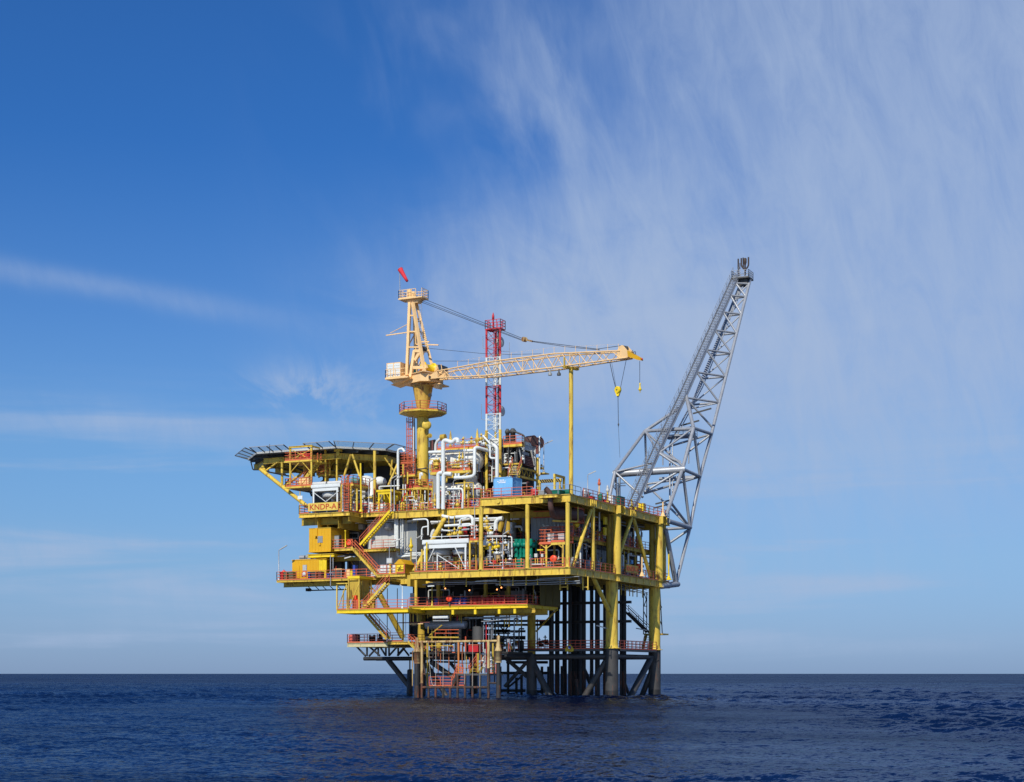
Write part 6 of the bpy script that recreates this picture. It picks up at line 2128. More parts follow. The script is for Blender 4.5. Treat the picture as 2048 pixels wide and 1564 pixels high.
# ------------------------------------------------------------------ blue container
t = Th('blue_container', 'sky blue shipping container with white lettering on the upper deck', 'container')
x0, x1, z0_, z1_ = span('C', 1248, 688, 1476, 950, .9)
y1 = fu('C', 1590, 800, x1).y
z0_ = ZT + .12
b = t.p('front_panel', BLU)
b.box(x0 + .1, x1 - .1, .95, 1.0, z0_ + .1, z1_ - .1)
for k in range(1, 4):
    b.box(x0 + (x1 - x0) * k / 4 - .02, x0 + (x1 - x0) * k / 4 + .02, .935, .949, z0_ + .15, z1_ - .15)
b = t.p('corner_frame', BLU)
for x in (x0, x1 - .1):
    for y in (.9, y1 - .1):
        b.box(x, x + .1, y, y + .1, z0_, z1_)
b.box(x0 + .102, x1 - .102, .9, 1.0, z1_ - .1, z1_)
b.box(x0 + .102, x1 - .102, .9, 1.0, z0_, z0_ + .1)
b.box(x1 - .1, x1, 1.002, y1 - .102, z1_ - .1, z1_)
b.box(x1 - .1, x1, 1.002, y1 - .102, z0_, z0_ + .1)
t.p('roof', BLU).box(x0 + .02, x1 - .02, 1.0, y1, z1_ - .06, z1_ - .02)
t.p('side_panel', BLU).corr(1.0, y1 - .1, x1 - .02, z0_ + .1, z1_ - .1, .32, .08, .04, 'y')
t.p('far_panel', BLU).box(x0 + .02, x1 - .2, y1 - .06, y1 - .01, z0_ + .1, z1_ - .1)
for x in (x0 - .02, x1 - .1):
    t.p('corner_casting', MAR).box(x, x + .14, .88, 1.02, z1_ - .14, z1_ + .02)
b = t.p('lettering', TXW)
w = x1 - x0
for (u0, u1, h0, h1) in ((.32, .37, .83, .875), (.385, .42, .83, .87), (.44, .47, .835, .86), (.48, .54, .83, .875), (.19, .25, .775, .81), (.265, .29, .775, .81), (.33, .345, .78, .82), (.355, .42, .78, .81), (.43, .50, .785, .81), (.51, .58, .785, .81), (.59, .65, .785, .81),
                         (.26, .31, .705, .75), (.32, .36, .71, .75), (.37, .41, .71, .745), (.42, .45, .715, .755), (.46, .51, .71, .755), (.52, .56, .71, .755), (.57, .62, .70, .755)):
    b.box(x0 + w * u0, x0 + w * u1, .925, .934, z0_ + (z1_ - z0_) * h0, z0_ + (z1_ - z0_) * h1)
t.p('lifting_lug', GAL).lathe(((x0 + x1) / 2 + .3, 1.5, z1_ - .02), [(.15, 0), (.12, .12), (.03, .2)], 10)

# ------------------------------------------------------------------ raised module with brown drums
UM = -12.9
t = Th('raised_module', 'raised dark module with pale side panel, maroon louvres and yellow truss beside the radio tower', 'module')
t.p('dark_core', DRK).box(-22, UM - .6, 14, 19, ZT + 3.4, fv('C', 1500, 330, 15).z)
t.p('under_core', DRK).box(-21, UM - .9, 14.5, 19.5, ZT + .02, ZT + 3.3)
def up_(c, X, Y, u=UM):
    return fu(c, X, Y, u)
a, b_ = up_('Q', 90, 300), up_('Q', 330, 300)
zA, zB = up_('Q', 200, 440).z, up_('Q', 200, 265).z
b = t.p('side_panel', mat('blue_grey_panel', (.40, .46, .48), .5, rust=.1))
b.box(UM - .5, UM, a.y, b_.y, zA, zB)
b.box(UM + .002, UM + .05, a.y, b_.y, (zA + zB) / 2 + .1, (zA + zB) / 2 + .2)
a1, b1 = up_('Q', 60, 300), up_('Q', 205, 300)
t.p('side_panel', GRY).box(UM - .6, UM - .1, a1.y, b1.y, up_('Q', 130, 520).z, up_('Q', 130, 460).z)
a1, b1 = up_('Q', 110, 650), up_('Q', 280, 650)
q = t.p('louvre', MAR)
z0_, z1_ = up_('Q', 190, 760).z, up_('Q', 190, 560).z
for k in range(6):
    z = z0_ + (z1_ - z0_) * k / 6
    q.box(UM - .3, UM + .04 + .05 * (k % 2), a1.y, b1.y, z + .03, z + (z1_ - z0_) / 6 - .04)
for X0, Y0, X1, Y1, r, m in ((235, 430, 300, 740, .12, WHG), (315, 370, 315, 840, .13, WHG), (25, 370, 25, 720, .1, DGR), (85, 250, 85, 700, .1, GAL)):
    t.p('strut', m).bar(up_('Q', X0, Y0, UM + .12), up_('Q', X1, Y1, UM + .12), r * 1.6, r * 1.6)
t.p('column', YEL).tube(up_('Q', 365, 1330, UM + .2), up_('Q', 365, 575, UM + .2), .2, n=14)
t.p('column', YELD).tube(up_('Q', 30, 1330, UM - 4), up_('Q', 30, 575, UM - 4), .2, n=14)
c0, c1 = up_('Q', -20, 780, UM + .1), up_('Q', 350, 875, UM + .1)
d0, d1 = up_('Q', -20, 965, UM + .1), up_('Q', 385, 1065, UM + .1)
q = t.p('side_truss', YELD)
q.bar(c0, c1, .18, .25)
q.bar(d0, d1, .18, .28)
for k in range(8):
    e0, e1 = c0.lerp(c1, k / 8), d0.lerp(d1, (k + 1) / 8)
    e2, e3 = d0.lerp(d1, k / 8), c0.lerp(c1, (k + 1) / 8)
    q.bar(*((e0, e1) if k % 2 else (e2, e3)), .09, .09)
t.p('front_ledge', YEL).box(up_('Q', -20, 760).x - 2.4, UM + .3, c0.y - .4, c0.y, up_('Q', 40, 745, UM).z, up_('Q', 40, 715, UM).z)
zc_ = fv('C', 1440, 295, 12.5).z
x0, x1 = fv('C', 1365, 300, 12.5).x, fv('C', 1590, 300, 12.5).x
t.p('top_landing', YEL).box(x0, x1, 12.5, 13.4, zc_ - .3, zc_)
rail(t.p('guardrail', ORG), [(x0, 12.55, zc_), (x1, 12.55, zc_), (x1, 13.3, zc_)], step=.9, toe=.25)
for X, r in ((1415, .26), (1480, .34)):
    e = fv('C', X, 240, 13.5)
    t.p('vent_stack', DGR).lathe((e.x, 13.5, zc_), [(r, 0), (r, 1.6), (r * 1.3, 1.62), (r * 1.3, 1.9), (r * .6, 2.2)], 14)
t.p('overhead_pipe', DGR).path(fvs('C', [(1480, 150), (1490, 135), (1600, 180), (1620, 200), (1620, 300)], 13), .12, 8)
x0, x1, z0_, z1_ = span('C', 1195, 225, 1330, 320, 13.2)
b = t.p('white_header', WHT)
b.box(x0, x1, 13.2, 15, z0_, z1_ - .25)
b.box(x0 - .08, x1 + .15, 13.1, 15.1, z1_ - .24, z1_)
t.p('white_header', WHG).box(fv('C', 1255, 300, 13.4).x, fv('C', 1320, 300, 13.4).x, 13.4, 15, fv('C', 1290, 355, 13.4).z, z0_ - .01)
for X0, Y0, X1, Y1 in ((1365, 330, 1365, 480), (1400, 340, 1470, 480), (1470, 340, 1400, 480), (1530, 330, 1530, 560), (1555, 330, 1580, 470), (1440, 330, 1440, 500), (1505, 380, 1510, 500)):
    t.p('frame', GRY if X0 % 2 else DGR).bar(fv('C', X0, Y0, 13), fv('C', X1, Y1, 13), .12, .12)
x0, x1 = fv('C', 1170, 520, 13.5).x, fv('C', 1440, 510, 13.5).x
zq = fv('C', 1300, 515, 13.5).z
t.p('mid_floor', YELD).box(x0, x1, 13.5, 15, zq - .3, zq)
rail(t.p('guardrail', REDR), [(x0, 13.55, zq), (x1, 13.55, zq)], step=1.2)
x0, x1 = fv('C', 1210, 630, 13.5).x, fv('C', 1420, 625, 13.5).x
t.p('mid_beam', YEL).ibeam((x0, 13.5, fv('C', 1300, 622, 13.5).z), (x1, 13.5, fv('C', 1300, 622, 13.5).z), .3, .2)
t.p('mid_beam', YEL).lathe(fv('C', 1370, 620, 13.3), [(.3, 0), (.35, .1), (.3, .2)], 14, (.8, -.6, 0))
for X in (1250, 1190):
    t.p('post', YELD).tube(fv('C', X, 690, 14), fv('C', X, 540, 14), .12, n=8)
for X, Y in ((1390, 460), (1460, 480), (1600, 470), (1210, 440), (1385, 500)):
    valve(t.p('white_fitting', WHT), fv('C', X, Y, 13.3), .8)
stair(t, fv('C', 1428, 680, 9.5), fv('C', 1478, 545, 12.2), 1.3, side=(1, 0, 0), m=YEL)
for nm, X, Y, lab in (('brown_drum', 222, 235, 'rust brown drum on the raised module, the nearer of two'), ('brown_drum', 355, 270, 'rust brown drum at the far right corner of the raised module')):
    k = Th(nm, lab, 'drum', 'brown drums on the raised module')
    e = up_('Q', X, Y, UM - .4)
    rr = .72
    k.p('shell', BRN).lathe(e, [(rr * .9, -.6), (rr, -.55), (rr, .55), (rr * .9, .6)], 22, (.96, -.25, 0))
    k.p('rim', MAR).torus(e + Vector((.58, -.15, 0)), rr * .96, .05, (.96, -.25, 0), 22, 5)
    k.p('cradle', YEL).box(e.x - .3, e.x + .3, e.y - .5, e.y - .35, e.z - .95, e.z + .15)
    k.p('cradle', YEL).box(e.x - .3, e.x + .3, e.y + .35, e.y + .5, e.z - .95, e.z - .1)
t = Th('vent_pole', 'tall thin white vent pole with a hooked top beside the brown drums', 'pole')
t.p('pole', WHT).path([up_('Q', 408, 930, UM + .8), up_('Q', 405, 135, UM + .8), up_('Q', 440, 135, UM + .8)], .09, 8, .2)
t.p('collar', GAL).tube(up_('Q', 408, 290, UM + .8), up_('Q', 408, 262, UM + .8), .18, n=10)
t.p('side_bracket', MAR).bar(up_('Q', 365, 500, UM + .4), up_('Q', 362, 320, UM + .4), .35, .3)
t = Th('side_ledge', 'tiny yellow ledge with a bell and instruments right of the raised module', 'platform')
e0, e1 = up_('Q', 430, 885, UM + .6), up_('Q', 525, 885, UM + .6)
t.p('ledge', YEL).box(UM, UM + 1.2, e0.y, e1.y, e0.z - .15, e0.z)
t.p('knee', YELD).bar(up_('Q', 400, 960, UM + .5), up_('Q', 430, 905, UM + .6), .12, .12)
t.p('hoop', GAL).torus(up_('Q', 450, 770, UM + .7), .35, .03, (1, 0, 0), 14, 5)
valve(t.p('instrument', YELD), up_('Q', 450, 800, UM + .7), .8)
lamp('pole light with a tilted tube head beside the brown drums', up_('Q', 497, 865, UM + .9), up_('Q', 490, 300, UM + .9).z - up_('Q', 497, 865, UM + .9).z, (.9, .3, 0), 1.0, arm=.3)

# top deck clutter at the front right
t = Th('crane_rest_beam', 'black and yellow striped horizontal beam on the upper deck', 'beam')
v_ = 9
p, q = fv('Q', 385, 1070, v_), fv('Q', 865, 1050, v_)
hb = abs(fv('Q', 600, 1025, v_).z - fv('Q', 600, 1095, v_).z)
q.z = p.z = (p.z + q.z) / 2
t.p('beam', YEL).bar(p, q, .25, hb)
b = t.p('stripes', DRK)
n = 9
for i in range(n):
    x = p.x + .15 + (q.x - p.x - .7) * i / (n - 1)
    y = v_ - .131
    b.add([(x, y, p.z + hb * .49), (x + .24, y, p.z + hb * .49), (x + .55, y, p.z - hb * .49), (x + .31, y, p.z - hb * .49), (x, y + .004, p.z + hb * .49), (x + .24, y + .004, p.z + hb * .49), (x + .55, y + .004, p.z - hb * .49), (x + .31, y + .004, p.z - hb * .49)], [(3, 2, 1, 0), (4, 5, 6, 7), (0, 1, 5, 4), (2, 3, 7, 6)])
for x in (p.x + .2, q.x - .2):
    t.p('foot', YELD).box(x - .1, x + .1, v_ - .1, v_ + .1, ZT, p.z - hb / 2)
t = Th('portal_frame', 'small yellow portal frame standing near the deck corner', 'frame')
e0, e1 = fv('Q', 724, 1260, 3.2), fu('Q', 915, 1200, fv('Q', 724, 1260, 3.2).x)
zt_ = fv('Q', 724, 960, 3.2).z
t.p('post', YEL).box(e0.x - .12, e0.x + .12, 3.08, 3.32, ZT, zt_)
t.p('post', YELD).box(e0.x - .12, e0.x + .12, e1.y - .12, e1.y + .12, ZT, zt_)
t.p('beam', YELD).box(e0.x - .12, e0.x + .12, 3.08, e1.y + .12, zt_ + .002, zt_ + .26)
t.p('beam', YEL).box(e0.x - .10, e0.x + .10, 3.0, 3.075, zt_ - .2, zt_ + .26)
for nm, X, Y0, Y1, w, v_, m, lab in (('red_drum', 305, 1240, 1390, .42, 1.6, RED, 'bright red drum behind the pale rail on the upper deck'),):
    e = fv('Q', X, 1390, v_)
    k = Th(nm, lab, 'drum')
    drum(k, (e.x, v_, ZT + .02), m, .44, fv('Q', X, Y0, v_).z - ZT)
    k.p('lid', REDO).lathe((e.x, v_, fv('Q', X, Y0, v_).z + .03), [(.4, 0), (.2, .05)], 12)
k = Th('green_skip', 'dark green open skip on the upper deck right of the exhaust mouth', 'bin')
x0, x1, z0_, z1_ = span('Q', 665, 1262, 818, 1372, 2.2)
k.p('skip_body', DGN).prismv([(x0, ZT + .02), (x1, ZT + .02), (x1 + .1, z1_), (x0 - .1, z1_)], 2.2, 3.6)
k.p('rim', GRN).box(x0 - .14, x1 + .14, 2.14, 3.66, z1_ + .002, z1_ + .08)
k.p('cover', BLU).box(x0 - .1, x1 + .1, 2.3, 3.5, z1_ + .083, z1_ + .16)
k = Th('grey_crate', 'pair of pale grey boxes behind the pale rail left of the exhaust mouth', 'crate')
x0, x1, z0_, z1_ = span('Q', 400, 1275, 500, 1390, 2)
k.p('crate_body', GRY).box(x0, x1, 2, 3, ZT + .02, z1_)
k.p('lid', WHG).box(x0 - .03, x1 + .03, 1.97, 3.03, z1_ + .002, z1_ + .08)
x0, x1, z0_, z1_ = span('Q', 515, 1330, 575, 1370, 2)
k.p('small_box', WHG).box(x0, x1, 2, 2.6, ZT + .02, z1_)
k = Th('green_pump_skid', 'green pump skid at the corner by the boom rest post', 'machine')
x0, x1, z0_, z1_ = span('F', 445, 320, 560, 395, 3.5)
k.p('skid', DGN).box(x0, x1, 3.5, 4.8, ZT + .02, ZT + .5)
k.p('pump', DGN).tube((x0 + .2, 4, z1_ - .4), (x1 - .2, 4, z1_ - .4), .4, n=14)
k.p('frame', DGR).box(x0 + .1, x0 + .2, 3.6, 3.7, ZT + .5, z1_ + .2)
# exhaust
t = Th('exhaust_pipe', 'rust brown exhaust pipe whose slanted mouth rises through the deck corner ledge', 'pipe')
ve = -.55
r1 = 30 * .179 / FPX * 186
t.p('riser', BRN).path([fv('F', 372, 600, ve + 1.0), fv('F', 345, 540, ve + .2), fv('F', 338, 460, ve), fv('F', 335, 370, ve), fv('F', 300, 332, ve - .2), fv('F', 285, 320, ve - .3)], r1, 18, .7)
e0, e1 = fv('F', 300, 332, ve - .2), fv('F', 283, 318, ve - .32)
dd = (e1 - e0).normalized()
t.p('mouth', DRK).tube(e1 + dd * .04, e1 + dd * .045, r1 * .9, n=18)
r2 = 75 * .179 / FPX * 188
p, q = fv('F', 400, 590, 2), fv('F', 652, 590, 5.5)
q.z = p.z
t.p('silencer', BRN).lathe(p, [(r2 * .35, -.75), (r2 * .8, -.45), (r2, 0), (r2, (q - p).length), (r2 * .9, (q - p).length + .3)], 26, q - p)
for X, Y0, Y1 in ((365, 640, 675), (580, 640, 690)):
    t.p('support', YEL).bar(fv('F', X, 680, 1.8), fv('F', X + 270, 690, 4.5), .3, .18) if X == 365 else None
for X in (568, 648):
    t.p('hanger', YELD).bar(fv('F', X, 520, 3), fv('F', X, 690, 3), .1, .1)

# rear part of the upper deck, along the shaded face
def post(label, X, Y0, Y1, u=-.4, m=YEL, finial=None, r=.1):
    t = Th('davit_post', label, 'post', 'posts along the shaded face')
    y = fu('F', X, Y1, u).y
    z0_ = fu('F', X, Y1, u).z
    z1_ = fu('F', X, Y0, u).z
    t.p('foot', m).lathe((u, y, z0_), [(.42, 0), (.42, .08), (.3, .1), (.14, .55)], 10)
    t.p('pole', m).tube((u, y, z0_ + .5), (u, y, z1_), r, n=10)
    if finial:
        t.p('finial', finial).lathe((u, y, z1_ + .002), [(.12, 0), (.2, .1), (.2, .35), (.1, .5), (.16, .6), (.03, .9)], 10)
post('yellow post with a white finial above the first big leg', 978, 360, 500, finial=WHG)
post('buff post with an orange cap on the upper deck edge', 885, 285, 465, -2, BUFF, ORG)
post('short yellow post at the foot of the flare walkway', 1250, 440, 545)
post('pale post near the far end of the upper deck rail', 1597, 470, 630, .15, BUFF)
post('tall pale post by the dim name board', 1363, 1085, 1300, .25, BUFF)
post('bright yellow post at the far lower deck corner', 1662, 1050, 1340, .35, BRY)
for nm, X0, Y0, X1, Y1, u, dx, m, lab in (('fire_box', 808, 412, 838, 446, -.6, .4, RED, 'small red box on the upper deck rail of the shaded face'), ('green_tank_box', 1115, 415, 1172, 520, -1.5, 1.8, DGN, 'dark green equipment box on the rear upper deck'),
                                ('white_sack', 1035, 405, 1095, 500, -2, 1.2, WHT, 'white bulk bag on the rear upper deck'), ('red_bin', 965, 455, 1010, 500, -1.2, .8, RED, 'red bin behind the finial post on the upper deck'), ('yellow_crate', 1300, 540, 1380, 570, -1, 1.0, BRY, 'low bright yellow crate on the rear upper deck'), ('yellow_locker', 1378, 490, 1400, 570, -.8, .7, BRY, 'narrow yellow locker on the rear upper deck')):
    k = Th(nm, lab, 'box')
    e0, e1 = fu('F', X0, Y1, u), fu('F', X1, Y1, u)
    za, zb_2 = max(ZT, fu('F', (X0 + X1) / 2, Y1, u).z), fu('F', (X0 + X1) / 2, Y0, u).z
    k.p('body', m).prism([(u - dx, e0.y), (u, e0.y), (u, e1.y), (u - dx, e1.y)], za if nm != 'fire_box' else za, zb_2)
    k.p('lid', m).prism([(u - dx - .04, e0.y - .04), (u + .04, e0.y - .04), (u + .04, e1.y + .04), (u - dx - .04, e1.y + .04)], zb_2 + .002, zb_2 + .07)
lamp('thin pole light with a tilted head on the upper deck of the shaded face', (-1.5, fu('F', 757, 440, -1.5).y, ZT), fu('F', 757, 165, -1.5).z - ZT, (.9, .3, 0), .9, arm=.2)
t = Th('small_rack', 'pale pipe rack arms standing beside the flare leg', 'rack')
for Y in (262, 290):
    t.p('arm', WHG).bar(fu('F', 1030 + (Y == 262) * 40, Y, -2), fu('F', 1175, Y - 4, -2), .14, .14)
t.p('post', GRY).bar((-2, fu('F', 1110, 300, -2).y, ZT), fu('F', 1110, 200, -2), .25, .25)

# ------------------------------------------------------------------ process level
t = Th('process_backdrop', 'added dark backdrop closing the back of the process level', 'wall')  # dark sheets added where the process level lies in shade
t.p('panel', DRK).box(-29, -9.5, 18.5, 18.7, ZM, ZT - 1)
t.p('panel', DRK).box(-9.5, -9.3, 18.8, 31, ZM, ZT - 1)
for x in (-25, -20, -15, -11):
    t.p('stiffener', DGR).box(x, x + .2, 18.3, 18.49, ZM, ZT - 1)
t = Th('grey_module', 'grey corrugated module wall above the orange railed platform', 'module')
x0, x1, z0_, z1_ = span('N', 1190, 105, 1960, 420, 8)
t.p('front_wall', GRY).corr(x0, x1, 8, zz, z1_ + .2, .5, .06)
e1 = fu('F', 760, 800, x1)
t.p('side_wall', GRY).corr(8.2, 13.5, x1, zz, z1_ + .2, .5, .06, .05, 'y')
for X0, Y0, X1, Y1 in ((1415, 280, 1440, 300), (1430, 300, 1470, 325), (1490, 295, 1545, 310), (1640, 290, 1670, 300), (1705, 285, 1735, 315), (1750, 285, 1845, 300)):
    a0, a1, b0, b1 = span('N', X0, Y0, X1, Y1, 7.9)
    t.p('white_fitting', WHT).box(a0, a1, 7.85, 7.98, b0, b1)
t.p('red_pipe', REDR).tube(fv('N', 1240, 150, 7.6), fv('N', 1600, 130, 7.6), .09, n=8)
t.p('red_pipe', REDR).tube(fv('N', 1240, 30, 7.2), fv('N', 1560, 20, 7.2), .07, n=8)
# machinery enclosure on the shaded face, dark backing added behind for its shade
t = Th('machinery_enclosure', 'grey machinery enclosure with a finned radiator behind the shaded face', 'module')
u_ = -2.6
e0, e1 = fu('O', 440, 1000, u_), fu('O', 640, 1000, u_)
t.p('wall', GRY).corr(e0.y, e1.y, u_, ZM, fu('O', 530, 865, u_).z, .5, .06, .1, 'y')
e2 = fu('O', 690, 800, u_)
t.p('radiator', DGR).box(u_ - .8, u_ + .1, e0.y, e2.y, fu('O', 530, 860, u_).z, fu('O', 530, 740, u_).z)
b = t.p('radiator_fins', GRY)
for k in range(14):
    y = e0.y + .2 + (e2.y - e0.y - .4) * k / 13
    b.box(u_ + .103, u_ + .16, y, y + .1, fu('O', 530, 850, u_).z, fu('O', 530, 755, u_).z)
t.p('dark_backing', DRK).box(-9, u_ - 1, 10, 31, ZM, zz - .5)
t.p('dark_backing', DRK).box(-9, u_ - 1.4, 15, 31, zz + .01, ZT - 1.2)
for X, Y0, Y1, m in ((210, 740, 1050, GRY), (250, 640, 700, WHG), (300, 470, 660, GRY), (345, 400, 470, WHT), (150, 420, 520, WHT), (510, 215, 540, WHT), (500, 1010, 1180, GRY), (1060, 560, 640, WHT), (1110, 490, 760, BUFF), (1165, 440, 700, GRY), (1205, 490, 560, WHT), (1250, 560, 640, WHG), (940, 880, 1020, YELD), (1020, 830, 1110, YEL), (1140, 850, 1120, YEL), (1060, 1045, 1110, BLU), (1000, 1085, 1120, WHT), (880, 640, 700, GRY)):
    t.p('pipe', m).tube(fu('O', X, Y1, -1.9), fu('O', X, Y0, -1.9), .1 if m is not BLU else .3, n=8)
for X0, Y0, X1, Y1, m in ((830, 370, 1000, 410, GRY), (830, 420, 1280, 520, GRY), (850, 350, 1280, 440, DGR), (1080, 440, 1290, 470, GRY), (830, 890, 1380, 1000, GRY), (330, 380, 480, 400, MAR), (300, 410, 500, 380, MAR), (150, 400, 480, 450, MAR), (820, 1010, 1380, 1100, DGR), (160, 240, 480, 300, WHG), (60, 560, 700, 700, DGR)):
    t.p('pipe', m).tube(fu('O', X0, Y0, -2.1), fu('O', X1, Y1, -2.1), .08, n=8)
for X, Y in ((310, 640), (670, 820), (285, 890), (260, 835), (820, 370), (1490, 460), (1130, 740), (1030, 600)):
    t.p('lamp_glass', WHT).ball(fu('O', X, Y, -1.7), .16, 8)
for X0, Y0, X1, Y1, m, nm in ((250, 770, 350, 815, BUFF, 'strip_light'), (120, 790, 220, 800, GRY, 'strip_light'), (600, 300, 650, 420, BRY, 'yellow_duct'), (600, 480, 640, 610, BRY, 'yellow_duct')):
    if nm == 'strip_light':
        t.p(nm, m).bar(fu('O', X0, Y0, -1.6), fu('O', X1, Y1, -1.6), .14, .14)
    else:
        e0, e1 = fu('O', X0, Y1, -1.3), fu('O', X1, Y0, -1.3)
        t.p(nm, m).box(-1.5, -1.3, e0.y, e1.y, min(e0.z, e1.z), max(e0.z, e1.z))
for X, Y in ((90, 700), (160, 960), (190, 1060), (40, 620), (330, 540)):
    valve(t.p('valve', GRN if X == 90 else GAL), fu('O', X, Y, -2.2), 1.1)
t = Th('orange_basket', 'bright orange ribbed steel basket hanging under the upper deck corner', 'basket')
e0, e1 = fu('O', 140, 300, -1), fu('O', 240, 300, -1)
z0_, z1_ = fu('O', 190, 390, -1).z, fu('O', 190, 150, -1).z
b = t.p('ribs', ORG)
for k in range(5):
    y = e0.y + (e1.y - e0.y) * k / 4
    b.box(-1.05, -.95, y - .06, y + .06, z0_, z1_)
    t.parts[-1].box(-2.05, -1.95, y - .06, y + .06, z0_, z1_)
for z in (z0_, (z0_ + z1_) / 2, z1_):
    t.p('hoop', ORG).box(-2.06, -.94, e0.y - .08, e1.y + .08, z - .08, z + .08)
t.p('hook', BRY).lathe((-1.5, (e0.y + e1.y) / 2, z0_ - .6), [(.1, 0), (.3, .2), (.3, .5)], 10)
def hose_reel(label, c, X, Y, v, rad, ax=(0, -1, 0), plane='v'):
    t = Th('hose_reel', label, 'hose reel', 'orange red hose reels')
    e = fv(c, X, Y, v) if plane == 'v' else fu(c, X, Y, v)
    t.p('disc', REDO).lathe(e, [(rad * .96, -.2), (rad, -.16), (rad, .14), (rad * .92, .18), (rad * .3, .2)], 24, ax)
    t.p('hub', RED).lathe(e, [(rad * .25, .2), (rad * .22, .26)], 12, ax)
    t.p('bracket', DGR).box(e.x - .08, e.x + .08, e.y + .01, e.y + .12, e.z - rad - .5, e.z - rad * .5)
hose_reel('round orange red hose reel behind the main deck front rail', 'N', 1632, 952, .9, .42)
hose_reel('round red hose reel above the blue drums on the cellar deck', 'E', 562, 1122, VC - .15, .39)
hose_reel('round red hose reel half hidden by the dim name board', 'O', 1188, 1160, -1.4, .42, (1, 0, 0), 'u')
# small orange railed platform with two pale tanks
t = Th('tank_platform', 'orange railed platform on slim yellow legs near the front corner', 'platform')
vq = 1.8
zq = fv('N', 1670, 610, vq).z
x0, x1 = fv('N', 1340, 610, vq).x, fv('N', 1850, 605, vq).x
t.p('floor', ORG).box(x0 + 1.6, x1, vq, vq + 2.6, zq - .12, zq)
t.p('floor_beam', YEL).box(x0 + 1.6, x1, vq + .02, vq + .2, zq - .42, zq - .125)
t.p('floor', ORG).box(x0, x0 + 1.59, vq, vq + 1.4, zq - .3, zq - .15)
rail(t.p('guardrail', ORG), [(x0 + 1.6, vq + .05, zq), (x1 - .05, vq + .05, zq), (x1 - .05, vq + 2.5, zq)], step=1.4)
rail(t.p('guardrail', ORG), [(x0 + .02, vq + 1.3, zq - .15), (x0 + .02, vq + .05, zq - .15), (x0 + 1.6, vq + .05, zq - .15)], h=1.6, step=.8, rows=4)
rail(t.p('guardrail', ORG), [(x0 - .9, vq + 2.6, zq + .9), (x1, vq + 2.6, zq + .9)], step=1.6)
for X in (1492, 1815):
    e = fv('N', X, 800, vq + .1)
    t.p('leg', YEL).box(e.x - .1, e.x + .1, vq + .02, vq + .2, ZM, zq - .425)
    t.p('leg', YELD).box(e.x - .1, e.x + .1, vq + 2.3, vq + 2.5, ZM, zq - .125)
for X0, Y0, X1, Y1 in ((1500, 745, 1640, 640), (1810, 740, 1680, 640), (1350, 655, 1480, 745)):
    t.p('brace', YEL).bar(fv('N', X0, Y0, vq + .1), fv('N', X1, Y1, vq + .1), .1, .1)
b = t.p('ladder', ORG)
for X in (1375, 1465):
    b.bar(fv('N', X, 1060, vq + .6), fv('N', X, 640, vq + .6), .08, .08)
for k in range(11):
    b.bar(fv('N', 1375, 1040 - k * 38, vq + .6), fv('N', 1465, 1040 - k * 38, vq + .6), .05, .05)
for X0, X1, lab in ((1515, 1630, 'pale grey square tank on the orange platform, left one'), (1720, 1845, 'pale grey square tank on the orange platform, right one')):
    k = Th('pale_tank', lab, 'tank', 'pale tanks on the orange platform')
    a0, a1, b0, b1 = span('N', X0, 475, X1, 585, vq + .6)
    k.p('tank_body', WHG).box(a0, a1, vq + .6, vq + 1.7, zq + .01, b1)
    k.p('tank_lid', WHT).box(a0 - .05, a1 + .05, vq + .55, vq + 1.75, b1 + .002, b1 + .07)
# green compressor
t = Th('green_compressor', 'green reciprocating compressor with domed heads behind the front rail', 'machine')
vg = 3.0
t.p('manifold', GRN).tube(fv('N', 855, 690, vg), fv('N', 1300, 670, vg), .26, n=16)
for X in (880, 945, 1060, 1160, 1250):
    t.p('cylinder_head', GRN).ball(fv('N', X, 680, vg - .25), .33, 14)
for X in (915, 960, 1040):
    t.p('valve_cap', GRN).lathe(fv('N', X, 655, vg), [(.12, 0), (.2, .1), (.1, .35), (.14, .5)], 10)
for X, r in ((910, .28), (990, .22), (1060, .26), (1130, .2), (1190, .24), (1290, .1)):
    t.p('cylinder', GRN).lathe(fv('N', X, 920, vg), [(r, 0), (r * .8, .5), (r * 1.05, .7), (r * .7, 1.2), (r, 1.6), (r, 2.2)], 14)
t.p('crankcase', DGN).box(fv('N', 890, 900, vg).x, fv('N', 1200, 900, vg).x, vg + .2, vg + 1.6, ZM + .1, fv('N', 1000, 850, vg).z)
t.p('guard', GRN).box(fv('N', 940, 970, vg).x, fv('N', 1010, 970, vg).x, vg - .3, vg, ZM + .1, fv('N', 970, 930, vg).z)
# grey vertical columns
t = Th('filter_columns', 'grey vertical filter columns and cross pipes in the middle of the main deck', 'vessels')
for X, Y0, Y1, r, m, v_ in ((612, 640, 900, .31, GAL, 2.6), (825, 615, 900, .36, mat('brownish_grey_cladding', (.30, .26, .24), .5), 4.2), (855, 250, 600, .33, GRY, 9), (1045, 130, 420, .22, GRY, 9)):
    e = fv('N', X, Y1, v_)
    L_ = fv('N', X, Y0, v_).z - e.z
    t.p('column', m).lathe(e, [(r * .8, 0), (r, .05), (r, L_ - .2), (r * 1.15, L_ - .19), (r * 1.15, L_ - .05), (r * .6, L_)], 18)
    t.p('skirt', DGR).tube((e.x, v_, ZM if v_ < 8 else zz), (e.x, v_, e.z - .01), r * .5, n=10)
pipe(t, 'N', [(315, 505), (300, 515), (300, 610)], 1.4, .13)
t.p('manifold', WHT).tube(fv('N', 280, 640, 1.4), fv('N', 560, 690, 4.5), .33, n=18)
pipe(t, 'N', [(330, 515), (700, 510), (705, 520)], 1.6, .11, INS)
pipe(t, 'N', [(330, 530), (640, 525)], 1.8, .08, INS)
pipe(t, 'N', [(440, 525), (440, 610)], 1.7, .07)
pipe(t, 'N', [(520, 525), (520, 650)], 1.7, .06)
